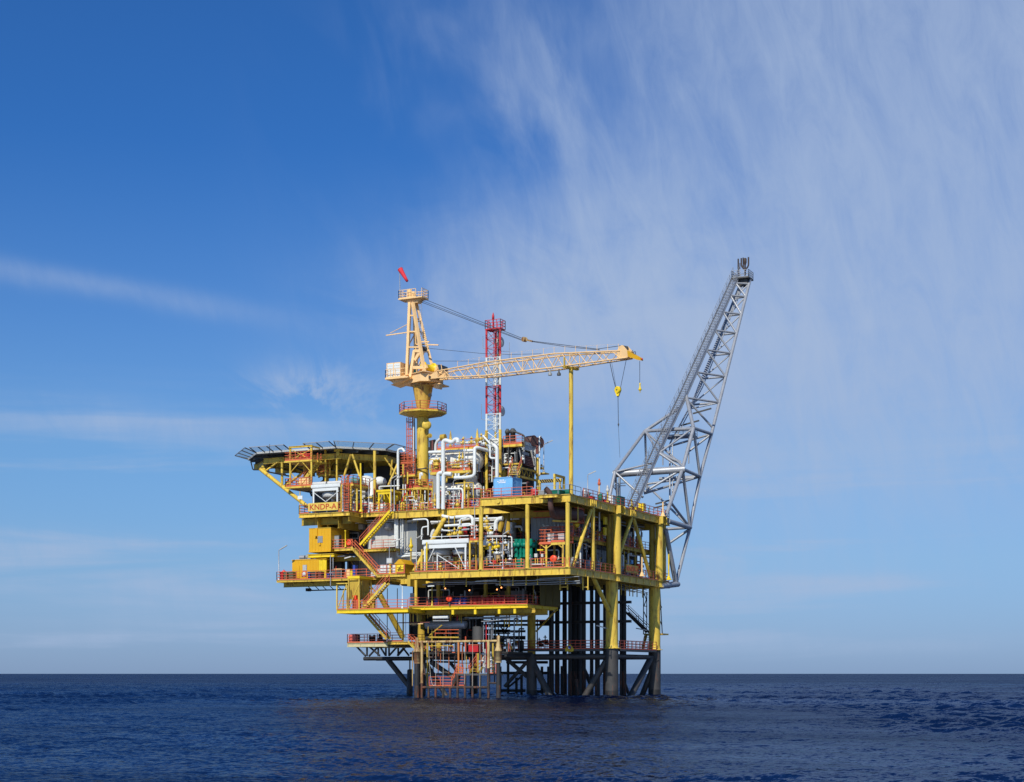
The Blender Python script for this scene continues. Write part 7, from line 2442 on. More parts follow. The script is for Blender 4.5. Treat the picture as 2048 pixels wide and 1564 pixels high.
pipe(t, 'N', [(745, 520), (815, 520), (820, 920)], 2.2, .08)
pipe(t, 'N', [(750, 600), (750, 910)], 2.4, .1)
pipe(t, 'N', [(660, 585), (660, 930)], 2.1, .04, BUFF)
pipe(t, 'N', [(445, 840), (600, 835)], 2.2, .11)
pipe(t, 'N', [(395, 740), (395, 1040), (450, 1045)], 1.4, .12, GAL)
pipe(t, 'N', [(345, 915), (450, 915)], 1.4, .1, GAL)
t.p('cross_beam', BUFF).tube(fv('N', 330, 580, 5), fv('N', 1180, 574, 5), .07, n=8)
for X, Y, s_, m in ((395, 880, 1.1, GAL), (395, 800, 1.0, GAL), (395, 960, 1.0, GAL), (490, 730, 1.1, BRY), (360, 680, 1.1, BRY), (545, 710, .9, BRY), (620, 900, .9, GAL), (740, 830, .8, GAL), (780, 960, .8, WHT), (690, 640, .8, WHT), (520, 840, 1.0, WHT), (330, 750, .8, BRY), (430, 830, .8, BRY), (1180, 950, .8, WHT), (690, 780, .7, GAL)):
    valve(t.p('valve', m), fv('N', X, Y, 2.0), s_)
for X0, X1, Y0, Y1, m in ((510, 580, 880, 945, BUFR), (440, 505, 980, 1050, RED), (1255, 1310, 850, 920, WHG), (1385, 1425, 855, 915, WHG), (1310, 1425, 765, 790, BRY)):
    a0, a1, b0, b1 = span('N', X0, Y0, X1, Y1, 1.5)
    t.p('instrument_box', m).box(a0, a1, 1.5, 1.8, b0, b1)
for X in (330, 455, 530, 590, 700, 890, 1000, 1275, 1320, 1400, 1440):
    t.p('stand', YEL).tube(fv('N', X, 1080, 1.3 + (X % 3) * .4), fv('N', X, 940 - (X % 5) * 12, 1.3 + (X % 3) * .4), .06, n=6)
for k, (X0, X1, Y) in enumerate(((370, 620, 1085), (590, 800, 1030), (880, 1080, 1030), (900, 1070, 1085), (1170, 1460, 1060), (1520, 1840, 1050), (680, 900, 1060))):
    t.p('floor_pipe', (GAL, WHT, DGR)[k % 3]).tube(fv('N', X0, Y, 1.1), fv('N', X1, Y - 3, 1.1), .07, n=8)
# dense white pipework above the white cooler
t = Th('overhead_pipework', 'tangle of thick white pipes above the white twin fan cooler', 'pipes')
E_ = lambda pts, v, r, m=WHT, bend=.5: pipe(t, 'E', pts, v + 1.3, r * 1.03, m, n=14, bend=bend)
E_([(640, 195), (800, 185), (828, 215), (828, 400)], 6.5, .22)
E_([(480, 180), (590, 205), (640, 195)], 7, .2)
E_([(360, 265), (480, 245), (640, 245), (800, 215)], 7.5, .18, INS)
E_([(510, 295), (800, 275), (825, 310), (825, 400)], 6, .17)
E_([(470, 350), (640, 350), (800, 330)], 5.5, .14, GAL)
E_([(680, 280), (685, 215), (760, 205)], 5.5, .1)
E_([(660, 330), (665, 300), (800, 290)], 5.2, .08)
E_([(475, 330), (490, 345), (570, 350)], 5.2, .09)
E_([(360, 420), (375, 360), (395, 345)], 5.4, .24, INS)
E_([(350, 250), (440, 250)], 6.4, .14, INS)
E_([(845, 215), (1170, 205)], 6.2, .13)
E_([(860, 235), (1130, 230)], 6.8, .11, INS)
E_([(950, 275), (1100, 270)], 6.8, .16, INS)
E_([(950, 300), (1080, 295)], 6.2, .07)
E_([(1090, 350), (1090, 260), (1120, 215), (1170, 210)], 5.6, .28, bend=.8)
E_([(990, 205), (990, 175)], 6.2, .15)
E_([(1268, 360), (1268, 255)], 6, .16)
E_([(1268, 230), (1270, 200), (1370, 195)], 7, .14)
E_([(1290, 215), (1360, 213)], 6.8, .1)
E_([(1310, 305), (1380, 300), (1390, 350)], 7.2, .14)
E_([(245, 450), (248, 310), (320, 300)], 5, .09)
E_([(320, 400), (320, 215), (150, 225)], 5, .1)
E_([(810, 520), (830, 540), (900, 535)], 2.4, .1, GAL)
t.p('red_drum_end', RED).tube(fv('E', 740, 400, 7.6), fv('E', 740, 305, 7.6), .3, n=16)
for X, Y, s_, m in ((620, 385, 1.2, YEL), (680, 375, 1.3, YEL), (990, 320, 1.1, YEL), (1035, 380, 1.3, WHT), (1020, 350, 1.0, YEL), (985, 245, 1.0, YEL), (565, 400, 1.0, YEL), (1095, 400, 1.2, MAR), (1270, 370, .9, WHG), (985, 385, 1.0, MAR), (870, 340, 1.0, WHT), (940, 380, 1.0, MAR)):
    valve(t.p('valve', m), fv('E', X, Y, 6.6), s_)
for X in (470, 555, 620, 700):
    t.p('hanger', YELD).tube(fv('E', X, 185, 8), fv('E', X, 330, 8), .07, n=6)
t.p('bundle', BUFF).bar(fv('N', 640, 470, 7), fv('N', 710, 170, 7), .12, .12)
t.p('bundle', WHG).bar(fv('N', 660, 470, 7), fv('N', 715, 200, 7), .08, .08)
t.p('bundle', GAL).bar(fv('N', 680, 460, 7), fv('N', 712, 220, 7), .06, .06)
# equipment behind the cooler at deck level
t = Th('cooler_pumps', 'mixed small pumps and standpipes behind the legs of the twin fan cooler', 'machines')
for X, Y0, Y1, m in ((375, 560, 790, GAL), (395, 740, 790, WHT), (470, 690, 790, YEL), (480, 620, 690, YEL), (540, 600, 660, YEL), (590, 610, 700, ORG), (615, 640, 680, YEL), (700, 650, 780, YELD), (560, 700, 780, DGR), (650, 690, 790, GAL), (250, 560, 790, YEL), (240, 640, 800, YEL), (305, 480, 800, BRY), (860, 470, 760, GAL), (345, 560, 640, WHT)):
    v_ = 1.2 if X in (250, 305, 240) else 4.8
    t.p('standpipe', m).tube(fv('E', X, Y1, v_), fv('E', X, Y0, v_), .09, n=8)
for X, Y, m in ((500, 740, DGR), (580, 720, YELD), (690, 720, GRY), (430, 730, MAR), (640, 750, DGR), (750, 740, DGR), (860, 600, GRY)):
    e = fv('E', X, Y, 5)
    t.p('pump', m).lathe((e.x - .4, 5, ZM + .9), [(.2, 0), (.38, .05), (.38, .6), (.2, .65), (.15, .9)], 14, (1, 0, 0))
e = fv('E', 870, 620, 4)
t.p('dark_tank', DGR).tube((e.x - .8, 4, ZM + 1.2), (e.x + 2.2, 4, ZM + 1.2), .75, n=18)
t.p('dark_cabinet', DGR).box(fv('E', 330, 600, 8).x, fv('E', 760, 600, 8).x, 8, 9.2, ZM, ZM + 2.4)
# landing and yellow frame right of the cooler
t = Th('valve_landing', 'small orange landing on a yellow frame right of the twin fan cooler', 'platform')
zq = fv('E', 850, 440, 1.6).z
x0, x1 = fv('E', 790, 445, 1.6).x, fv('E', 905, 445, 1.6).x
t.p('floor', ORG).box(x0, x1, 1.6, 3.4, zq - .2, zq)
t.p('floor_beam', YEL).box(x0, x1, 1.58, 1.7, zq - .42, zq - .21)
rail(t.p('guardrail', ORG), [(x0, 3.3, zq), (x0, 1.65, zq), (x1, 1.65, zq)], step=.8, h=1.6, rows=4)
for X in (797,):
    e = fv('E', X, 600, 1.7)
    t.p('leg', YEL).box(e.x - .09, e.x + .09, 1.6, 1.8, ZM, zq - .425)
    t.p('leg', YELD).box(e.x - .09, e.x + .09, 3.2, 3.4, ZM, zq - .21)

# pole lights along the front
lamp('pole light at the left tip of the lower left deck', (fv('D', 98, 780, 3.1).x, 3.1, zl), fv('D', 98, 450, 3.1).z - zl, (.9, 0, 0), 1.2, arm=.25)
lamp('pole light left of the twin fan cooler on the main deck', (fv('E', 187, 800, .4).x, .4, ZM), fv('E', 187, 440, .4).z - ZM, (.8, 0, 0), 1.0, arm=.2)
lamp('tall thin pole light reaching above the front columns of the main deck', (fv('E', 850, 780, .5).x, .5, fv('E', 850, 440, .5).z), fv('E', 850, 60, .5).z - fv('E', 850, 440, .5).z, (.6, .3, 0), .5, arm=.15)
lamp('pole light with tilted head before the grey filter columns', (fv('N', 640, 1130, .15).x, .15, ZM), fv('N', 640, 480, .15).z - ZM, (.8, 0, 0), .9, arm=.15)
lamp('pole light rising before the white vessels', (fv('M', 553, 1450, 8.7).x, 8.7, ZT), fv('M', 560, 900, 8.7).z - ZT, (1, 0, 0), 2.0, arm=.3)
lamp('thin grey pole light standing on the middle vessel walkway', (fv('M', 770, 690, 9.1).x, 9.1, zb1), fv('M', 770, 60, 9.1).z - zb1, (.2, .2, 0), .3, arm=.1)
for X, Yb, Yt, lab in ((65, 1040, 330, 'pole light at the foot of the orange ladder cage'), (655, 1080, 390, 'pole light right of the tall filter platform'), (1160, 1010, 320, 'left one of two tall pole lights above the long stair'), (1235, 1000, 350, 'right one of two tall pole lights above the long stair')):
    v_ = 5.0 if X < 100 else 7.6
    lamp(lab, (fv('L', X, Yb, v_).x, v_, ZK), fv('L', X, Yt, v_).z - ZK, (.9, 0, 0) if X > 100 else (-.8, 0, 0), 1.0 if X > 100 else .6, arm=.2)
lamp('white pole light standing on the cellar deck front rail', (fv('G', 750, 330, -.2).x, -.2, ZL), fv('G', 750, 80, -.2).z - ZL, (-.6, 0, 0), .4, arm=.2, m=WHT)
lamp('yellow pole light on the cellar deck under the strip lamps', (fv('E', 365, 1230, VC + .1).x, VC + .1, ZC), fv('E', 365, 985, VC + .1).z - ZC, (-.5, 0, 0), .4, arm=.1, m=YEL)
t = Th('strip_lamp', 'white fluorescent strip lamp under the main deck edge above the red reel', 'lamp')
e = fv('E', 355, 980, 1)
t.p('tube', WHT).bar(e - Vector((.45, 0, 0)), e + Vector((.45, 0, .03)), .2, .12)
t.p('stem', GRY).tube(e + Vector((0, 0, .06)), e + Vector((0, 0, .5)), .03, n=6)
for i, (X, Y, lab) in enumerate(((515, 1007, 'small glowing orange lamp, leftmost under the main deck'), (790, 1027, 'small glowing orange lamp, lowest one above the red drums'), (1103, 1018, 'small glowing orange lamp near the right end, the lower of a pair'), (1153, 996, 'small glowing orange lamp near the right end, the upper of a pair'))):
    t = Th('bulkhead_lamp', lab, 'lamp', 'glowing lamps under the main deck')
    e = fv('E', X, Y, 8)
    t.p('bulb', LIT).ball(e, .10, 10)
    t.p('stem', DGR).tube(e + Vector((0, 0, .11)), (e.x, 8, ZM - .85), .03, n=6)
    t.p('guard', DGR).lathe(e + Vector((0, 0, .1)), [(.12, 0), (.05, .06)], 8)
for c, X0, Y0, X1, Y1, w, lab in (('H', 1150, 598, 1245, 625, VL - .9, 'pale strip lamp fixed beside the first big leg'), ('H', 1575, 628, 1690, 650, 29, 'pale strip lamp fixed beside the second big leg'), ('D', 690, 522, 840, 514, 6.5, 'pale strip lamp below the mezzanine, left one'), ('D', 835, 540, 905, 520, 5.5, 'pale strip lamp below the mezzanine, right one'), ('D', 1360, 360, 1455, 325, 5.4, 'slanted white strip lamp beside the white pipes')):
    t = Th('side_lamp', lab, 'lamp', 'strip lamps on brackets')
    a_, b_ = fv(c, X0, Y0, w), fv(c, X1, Y1, w)
    t.p('lamp_tube', INS).bar(a_, b_, .2, .14)
    t.p('bracket', GRY).bar(b_, b_ + (b_ - a_).normalized() * .3 + Vector((0, .3, 0)), .06, .06)
t = Th('floodlight_board', 'small white panel on a post at the lower end of the helideck brace', 'panel')
a0, a1, b0, b1 = span('A', 758, 738, 803, 772, 5)
t.p('panel', WHT).box(a0, a1, 5, 5.08, b0, b1)
t.p('post', YEL).tube(((a0 + a1) / 2 - .1, 5.15, ZK), ((a0 + a1) / 2 - .1, 5.15, b1 + .6), .06, n=6)

# ------------------------------------------------------------------ drums on the cellar deck
DR = [(812, RED), (858, RED), (905, RED), (952, RED), (1000, RED), (1046, RED), (1092, RED), (1138, RED), (1185, RED), (1232, RED), (1274, RED), (590, DBL), (640, DBL), (688, DBL), (738, DBL), (410, DBL), (460, MAR), (512, MAR)]
nth = ['first', 'second', 'third', 'fourth', 'fifth', 'sixth', 'seventh', 'eighth', 'ninth', 'tenth', 'eleventh']
cnt = {}
for X, m in DR:
    e = fv('E', X, 1180, VC + .7)
    nm = {RED: 'red', DBL: 'blue', MAR: 'maroon'}[m]
    i = cnt.get(nm, 0)
    cnt[nm] = i + 1
    where = {'red': 'along the cellar deck rail', 'blue': 'beside the red hose reel on the cellar deck', 'maroon': 'left of the hose reel on the cellar deck'}[nm]
    lab = f'{nth[i]} {nm} drum from the left {where}'
    if X == 410:
        lab = 'lone blue drum left of the maroon drums on the cellar deck'
    t = Th('drum', lab, 'drum', f'{nm} drums on the cellar deck')
    drum(t, (e.x, VC + .7 + (X % 3) * .08, ZC + .01), m, .31, .95)
    t.p('bung', DRK).lathe((e.x + .1, VC + .7 + (X % 3) * .08, ZC + .935), [(.05, 0), (.05, .05)], 8)
    if X == 688:
        t.p('label_sheet', WHT).box(e.x - .12, e.x + .12, VC + .7 + (X % 3) * .08 - .335, VC + .7 + (X % 3) * .08 - .325, ZC + .25, ZC + .6)
t = Th('cellar_machinery', 'dark tanks and pipes in the shade of the cellar deck', 'machines')
for X, Y0, Y1, r, m in ((430, 970, 1110, .2, YELD), (740, 1030, 1100, .12, GAL), (700, 1070, 1110, .2, GRY), (1320, 1010, 1180, .06, GRY), (1350, 1000, 1180, .06, GRY), (1400, 1010, 1160, .1, GAL), (1530, 1020, 1060, .08, GAL), (150, 1060, 1190, .4, WHG)):
    t.p('pipe', m).tube(fv('E', X, Y1, 7), fv('E', X, Y0, 7), r, n=10)
for X in (820, 1180, 1340):
    e = fv('E', X, 1090, 9)
    t.p('cabinet', GRY if X == 1340 else DGR).box(e.x - 1, e.x + 1, 9, 10, ZC, ZC + 2)

# ------------------------------------------------------------------ below the cellar deck
t = Th('hanging_tank', 'pale grey horizontal tank hung under the cellar deck', 'tank')
vq = 6
p, q = fv('G', 1050, 545, vq), fv('G', 1500, 545, vq)
q.z = p.z
vessel(t.p('shell', GAL), p, q, fv('G', 1200, 505, vq).z - fv('G', 1200, 545, vq).z + .1)
for X in (1120, 1330, 1440):
    e = fv('G', X, 500, vq)
    t.p('hanger', YELD).bar((e.x, vq, p.z), (e.x, vq, ZC - .5), .14, .14)
t.p('upper_pipe', WHT).tube(fv('G', 1125, 450, 4), fv('G', 1305, 445, 4), .22, n=14)
t.p('upper_pipe', GAL).tube(fv('G', 1120, 492, 4), fv('G', 1310, 490, 4), .08, n=8)
t = Th('lower_piping', 'dark pipes and hangers in the shade between the cellar deck and the jacket', 'pipes')
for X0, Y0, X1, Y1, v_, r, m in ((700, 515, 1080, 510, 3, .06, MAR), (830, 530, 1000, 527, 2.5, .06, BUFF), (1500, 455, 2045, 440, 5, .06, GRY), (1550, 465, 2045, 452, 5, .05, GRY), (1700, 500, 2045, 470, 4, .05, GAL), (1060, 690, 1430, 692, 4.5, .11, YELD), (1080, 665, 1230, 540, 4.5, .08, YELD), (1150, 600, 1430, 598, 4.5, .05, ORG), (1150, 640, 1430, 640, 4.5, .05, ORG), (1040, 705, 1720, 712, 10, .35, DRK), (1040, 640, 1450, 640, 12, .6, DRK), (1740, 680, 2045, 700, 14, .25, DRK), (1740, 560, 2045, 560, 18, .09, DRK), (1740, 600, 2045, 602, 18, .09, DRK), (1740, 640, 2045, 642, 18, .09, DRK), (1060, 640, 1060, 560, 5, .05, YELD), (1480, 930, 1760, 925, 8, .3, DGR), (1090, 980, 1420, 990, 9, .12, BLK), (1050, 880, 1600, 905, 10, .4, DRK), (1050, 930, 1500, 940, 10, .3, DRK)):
    t.p('pipe', m).tube(fv('G', X0, Y0, v_), fv('G', X1, Y1, v_), r, n=10)
for X, Y0, Y1, m, r in ((850, 390, 540, YELD, .07), (880, 390, 540, YEL, .07), (930, 390, 530, YEL, .08), (1055, 390, 460, YELD, .06), (1410, 390, 490, RED, .06), (1460, 390, 520, YELD, .05), (1515, 390, 480, YELD, .05), (1635, 400, 560, DGR, .06), (1790, 480, 720, GAL, .05), (1820, 470, 720, GAL, .05), (1840, 480, 700, GAL, .05), (1760, 510, 720, RED, .07), (1725, 530, 720, GAL, .05), (1665, 560, 720, DGR, .75), (1440, 590, 720, DRK, .3), (1145, 590, 700, ORG, .04), (1428, 590, 690, ORG, .04), (1275, 590, 680, ORG, .04), (790, 400, 720, GAL, .03), (690, 380, 620, DRK, .05), (568, 395, 660, DRK, .05), (570, 100, 300, DRK, .05), (690, 100, 360, DRK, .05), (1900, 480, 560, DRK, .1), (1980, 480, 560, YELD, .05), (2030, 500, 560, YELD, .05)):
    v_ = 3.2 if X < 1000 else 5.2
    t.p('hanger', m).tube(fv('G', X, Y1, v_), fv('G', X, Y0, v_), r, n=8)
for X0, Y0, X1, Y1 in ((1750, 640, 1900, 530), (1900, 530, 2000, 640), (2020, 560, 1960, 640)):
    t.p('dark_brace', DRK).tube(fv('G', X0, Y0, 18), fv('G', X1, Y1, 18), .1, n=6)
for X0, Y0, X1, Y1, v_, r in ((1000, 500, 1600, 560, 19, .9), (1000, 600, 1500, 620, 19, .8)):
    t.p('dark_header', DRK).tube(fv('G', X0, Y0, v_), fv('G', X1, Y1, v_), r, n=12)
t.p('pipe', GAL).path([fv('H', 315, 440, 8), fv('H', 318, 480, 8), fv('H', 330, 500, 8), fv('H', 415, 490, 8), fv('H', 418, 430, 8)], .09, 8)
t.p('pipe', GAL).tube(fv('H', 10, 515, 8), fv('H', 330, 498, 8), .06, n=8)
t.p('pipe', GAL).tube(fv('H', 10, 530, 8), fv('H', 330, 512, 8), .05, n=8)
for Y in (548, 590, 660, 730):
    t.p('dark_beam', DRK).bar(fv('H', -120, Y + 4, 20), fv('H', 640 if Y < 600 else 380, Y, 20), .2, .3 if Y != 730 else .5)
for X in (20, 90, 150, 260, 340, 470, 510):
    t.p('dark_post', DRK).tube(fv('H', X, 780 if X < 400 else 860, 20), fv('H', X, 530, 20), .08, n=6)
t.p('dark_beam', REDR).bar(fv('H', 480, 548, 17), fv('H', 620, 540, 17), .12, .1)
for X, Y0, Y1 in ((180, 490, 590), (210, 480, 585), (290, 470, 600), (340, 480, 590)):
    t.p('yellow_hanger', YELD).bar(fv('H', X, Y1, 9), fv('H', X, Y0, 9), .1, .1)
t.p('yellow_hanger', YELD).bar(fv('H', 160, 585, 9), fv('H', 210, 585, 9), .1, .1)
t.p('yellow_hanger', YELD).bar(fv('H', 295, 595, 9), fv('H', 350, 595, 9), .1, .1)
t = Th('shadow_screen', 'added dark backdrop behind the hanging tank below the cellar deck', 'wall')  # dark sheet added to deepen the shade below the cellar deck
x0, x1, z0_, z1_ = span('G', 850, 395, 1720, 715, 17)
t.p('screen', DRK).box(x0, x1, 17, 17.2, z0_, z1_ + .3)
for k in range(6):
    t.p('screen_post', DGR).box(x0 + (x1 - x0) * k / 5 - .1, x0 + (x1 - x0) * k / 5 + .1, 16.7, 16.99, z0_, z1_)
t = Th('yellow_gate_frame', 'faded yellow gate frame on the jacket walkway', 'frame')
a0, a1, b0, b1 = span('H', 250, 775, 365, 890, VL - .6)
for x in (a0, a1 - .1):
    t.p('upright', YELD).box(x, x + .1, VL - .65, VL - .55, 6.0, b1)
for z in (6.5, 7.1, b1 - .12):
    t.p('rung', YELD).box(a0 + .101, a1 - .101, VL - .64, VL - .56, z, z + .1)
t.p('slab', YELD).box(a0 + .12, a1 - .12, VL - .63, VL - .58, 6.62, 7.08)
t = Th('isolation_valves', 'black hand wheels and valves silhouetted above the jacket walkway', 'valves')
for X, Y, s_ in ((530, 790, 1.1), (595, 770, 1.2), (615, 795, .9), (550, 810, 1.0), (20, 860, .9)):
    valve(t.p('valve', DRK), fv('H', X, Y, VL + 1.5), s_)
    e = fv('H', X, Y, VL + 1.5)
    t.p('stem', DRK).tube((e.x, e.y, 6.0), e, .06, n=6)
# warning sign
t = Th('warning_sign', 'yellow triangular warning sign with a red and blue round badge on the walkway rail', 'sign')
ysg = VL - 1.0
c = fv('H', 856, 845, ysg)
hh = fv('H', 856, 800, ysg).z - fv('H', 856, 880, ysg).z
zt_, zb_3 = fv('H', 856, 800, ysg).z, fv('H', 856, 880, ysg).z
wx = fv('H', 905, 860, ysg).x - c.x
SGN = mat('sign_yellow', (.62, .42, .02), .5)
t.p('plate', SGN).prismv([(c.x - wx * .22, zt_ - .05), (c.x + wx * .22, zt_ - .05), (c.x + wx, zb_3 + .3), (c.x + wx * .8, zb_3), (c.x - wx * .8, zb_3), (c.x - wx, zb_3 + .3)], ysg, ysg + .05)
cz = fv('H', 856, 836, ysg).z
rr = wx * .40
t.p('badge', TXR).lathe((c.x, ysg - .002, cz), [(rr, 0), (rr, .015)], 20, (0, -1, 0))
t.p('badge_field', DBL).lathe((c.x, ysg - .018, cz), [(rr * .82, 0), (rr * .82, .012)], 20, (0, -1, 0))
b = t.p('badge_mark', TXW)
b.bar((c.x - rr * .55, ysg - .034, cz + rr * .1), (c.x - rr * .35, ysg - .034, cz - rr * .5), .012, rr * .3, up=(1, 0, 0))
b.bar((c.x - rr * .4, ysg - .034, cz - rr * .5), (c.x + rr * .25, ysg - .034, cz - rr * .6), .012, rr * .26)
b = t.p('small_plates', WHG)
b.box(c.x - rr * .7, c.x - rr * .05, ysg - .01, ysg + .03, zb_3 - .22, zb_3 - .1)
t.p('small_plates', WHG).box(c.x + rr * .15, c.x + rr * .8, ysg - .01, ysg + .03, zb_3 - .22, zb_3 - .1)
# hanging stair on the far right
t = Th('far_stair', 'dark stair between the big legs on the far side', 'stairs')
stair(t, fv('H', 1690, 672, 31), fv('H', 1465, 455, 31), .9, m=BLK, rm=DGR)
t.p('landing', YELD).box(fv('H', 1665, 690, 31).x, fv('H', 1870, 690, 31).x, 30.8, 33, fv('H', 1750, 700, 31).z, fv('H', 1750, 685, 31).z)
stair(t, fv('H', 1640, 880, 33), fv('H', 1690, 690, 33), .9, side=(1, 0, 0), m=YELD, rm=REDR)
t = Th('lattice_hoist', 'dark hanging lattice frame behind the far leg', 'frame')
for X0, Y0, X1, Y1 in ((1655, 180, 1655, 690), (1690, 240, 1690, 600), (1830, 180, 1858, 690), (1650, 690, 1865, 690), (1835, 190, 1800, 300), (1800, 300, 1850, 400), (1850, 400, 1805, 480), (1805, 480, 1855, 600), (1660, 250, 1690, 330), (1660, 390, 1692, 300), (1660, 450, 1690, 520), (1655, 390, 1695, 390)):
    t.p('member', DGR).bar(fv('H', X0, Y0, 33), fv('H', X1, Y1, 33), .1, .1)
# ladders between lower and upper deck at the far corner
t = Th('far_ladder', 'red and grey caged ladder at the far end of the shaded face', 'ladder')
for X in (1545, 1580):
    t.p('rail', GRY).bar(fu('F', X, 1230, -1.2), fu('F', X, 780, -1.2), .07, .07)
for k in range(18):
    t.p('rung', REDR if k % 4 == 0 else GRY).bar(fu('F', 1545, 1220 - k * 24, -1.2), fu('F', 1582, 1220 - k * 24, -1.2), .06, .06)
for k in range(5):
    t.p('hoop', DGR).torus(fu('F', 1562, 930 + k * 25, -.9), .5, .03, n=12, m=4)

# ------------------------------------------------------------------ things on the lower left deck
def wheelie(label, X0, X1, Y0, Y1, m, v=3.5, nm='waste_bin', cat='bin', lidm=None, group='bins on the lower left deck'):
    k = Th(nm, label, cat, group)
    a0, a1, b0, b1 = span('D', X0, Y0, X1, Y1, v)
    k.p('bin_body', m).prismv([(a0 + .05, zl + .02), (a1 - .05, zl + .02), (a1, b1 - .1), (a0, b1 - .1)], v, v + .75)
    k.p('bin_lid', lidm or m).prismv([(a0 - .04, b1 - .098), (a1 + .04, b1 - .098), (a1, b1), (a0, b1)], v - .06, v + .78)
OLV = mat('olive_plastic', (.12, .13, .07), .5)
wheelie('red domed bin at the left end of the lower deck', 108, 148, 690, 770, RED)
wheelie('olive bin right beside the red domed bin', 153, 190, 692, 770, OLV)
wheelie('olive bin standing against the wide golden cabin', 208, 258, 690, 770, OLV)
wheelie('blue bin right of the life ring on the deck rail', 420, 447, 690, 765, DBL)
wheelie('dark grey bin between the blue bin and a brown one', 460, 510, 688, 765, DGR)
wheelie('dark brown bin, rightmost of the bins by the cabin', 532, 572, 684, 760, MAR)
wheelie('small blue bin near the grey pole on the lower deck', 632, 660, 705, 760, DBL)
k = Th('red_dome_cap', 'red rounded lid cover resting on the red bin', 'cover')
e = fv('D', 155, 690, 3.8)
k.p('dome', REDO).ball(e, .28, 12, .7)
k.p('knob', RED).ball(e + Vector((0, 0, .22)), .07, 8)
k = Th('life_ring', 'orange and white life ring hung on the lower deck rail', 'life ring')
e = fv('D', 382, 715, 2.95)
k.p('ring', ORG).torus(e, .33, .085, (0, 1, 0), 22, 8)
k.p('case', WHG).lathe(e, [(.26, 0), (.26, .06), (.1, .1)], 16, (0, -1, 0))
k.p('bracket', DGR).box(e.x - .35, e.x - .25, 2.9, 3.1, e.z - .4, e.z - .2)
k = Th('work_bench', 'pale work bench with clutter on it in the gap beside the cabin', 'bench')
a0, a1, b0, b1 = span('D', 705, 655, 800, 740, 4.2)
k.p('bench_top', BUFF).box(a0, a1, 4.2, 5, b1 - .1, b1)
for x in (a0 + .1, a1 - .2):
    k.p('leg', GRY).box(x, x + .1, 4.3, 4.4, zl + .01, b1 - .1)
k.p('drawer', DGR).box(a0 + .35, a1 - .35, 4.3, 4.9, zl + .5, b1 - .101)
k = Th('orange_cone', 'small orange cone standing on the pale work bench', 'cone')
e = fv('D', 738, 652, 4.5)
k.p('cone', REDO).lathe((e.x, 4.5, b1 + .001), [(.18, 0), (.18, .03), (.1, .04), (.03, .34)], 12)
k.p('tip', RED).lathe((e.x, 4.5, b1 + .343), [(.03, 0), (.02, .04)], 8)
k = Th('equipment_pallets', 'orange and yellow crates stacked by the grey wall', 'crates')
for X0, X1, Y0, m in ((815, 845, 690, ORG), (850, 890, 660, BUFF), (895, 920, 680, BRY), (925, 950, 615, DBL), (660, 690, 690, GRY)):
    a0, a1, c0, c1 = span('D', X0, Y0, X1, 735, 5)
    k.p('crate', m).box(a0, a1, 5, 5.7, zl + .01, c1)
for X0, Y0, Y1, lab in ((676, 505, 850, 'thin grey pole hanging past the lower deck edge'), (704, 530, 740, 'thin white pole behind the lower deck rail')):
    k = Th('thin_pole', lab, 'pole')
    a_, b_ = fv('D', X0, Y1, 2.9 if X0 < 700 else 4), fv('D', X0, Y0, 2.9 if X0 < 700 else 4)
    k.p('pole', GAL).tube(a_, b_, .06, n=8)
    k.p('clamp', DGR).tube(a_.lerp(b_, .3), a_.lerp(b_, .33), .09, n=8)
k = Th('dark_store', 'dark store room with two bright gaps beside the grey wall', 'building')
for X0, X1, Y0 in ((640, 795, 545), (860, 880, 545), (915, 950, 545)):
    a0, a1, c0, c1 = span('D', X0, Y0, X1, 740, 8)
    k.p('wall', DGR).box(a0, a1, 8, 9, zl, c1)
a0, a1, c0, c1 = span('D', 795, 545, 915, 575, 8)
k.p('lintel', DGR).box(a0 + .01, a1 - .01, 8, 8.6, c0, c1)
k.p('diagonal', YELD).bar(fv('D', 890, 550, 7.9), fv('D', 948, 640, 7.9), .12, .1)
# bits on the mezzanine
for X, lab in ((745, 'black switch cabinet at the mezzanine rail, left one'), (880, 'orange life ring on the mezzanine rail')):
    k = Th('switch_cabinet' if X == 745 else 'rail_life_ring', lab, 'cabinet' if X == 745 else 'life ring')
    e = fv('D', X, 400, vm + 1.0)
    if X == 745:
        k.p('case', DGR).box(e.x - .4, e.x + .4, vm + 1, vm + 1.5, zmz, zmz + 1.8)
        k.p('door', GRY).box(e.x - .33, e.x + .33, vm + .96, vm + .997, zmz + .2, zmz + 1.7)
    else:
        e = fv('D', X, 365, vm)
        k.p('ring', REDO).torus(e, .3, .09, (0, 1, 0), 20, 8)
        k.p('backing', ORG).lathe(e, [(.3, -.02), (.3, 0)], 16, (0, -1, 0))
# drums by the vessels on the upper deck
for X, m, lab in ((912, RED, 'red drum behind the rail below the lower white vessel'), (940, DBL, 'blue drum beside a red drum below the lower white vessel')):
    k = Th('small_drum', lab, 'drum')
    e = fv('M', X, 1450, 9.6)
    drum(k, (e.x, 9.6, ZT + .01), m, .3, .95)
    k.p('bung', DRK).lathe((e.x, 9.6, ZT + .95), [(.05, 0), (.05, .04)], 8)
rails(THINGS[[x.name for x in THINGS].index('upper_deck')], [(-23.6, 8.7, ZT), (-12, 8.7, ZT)])

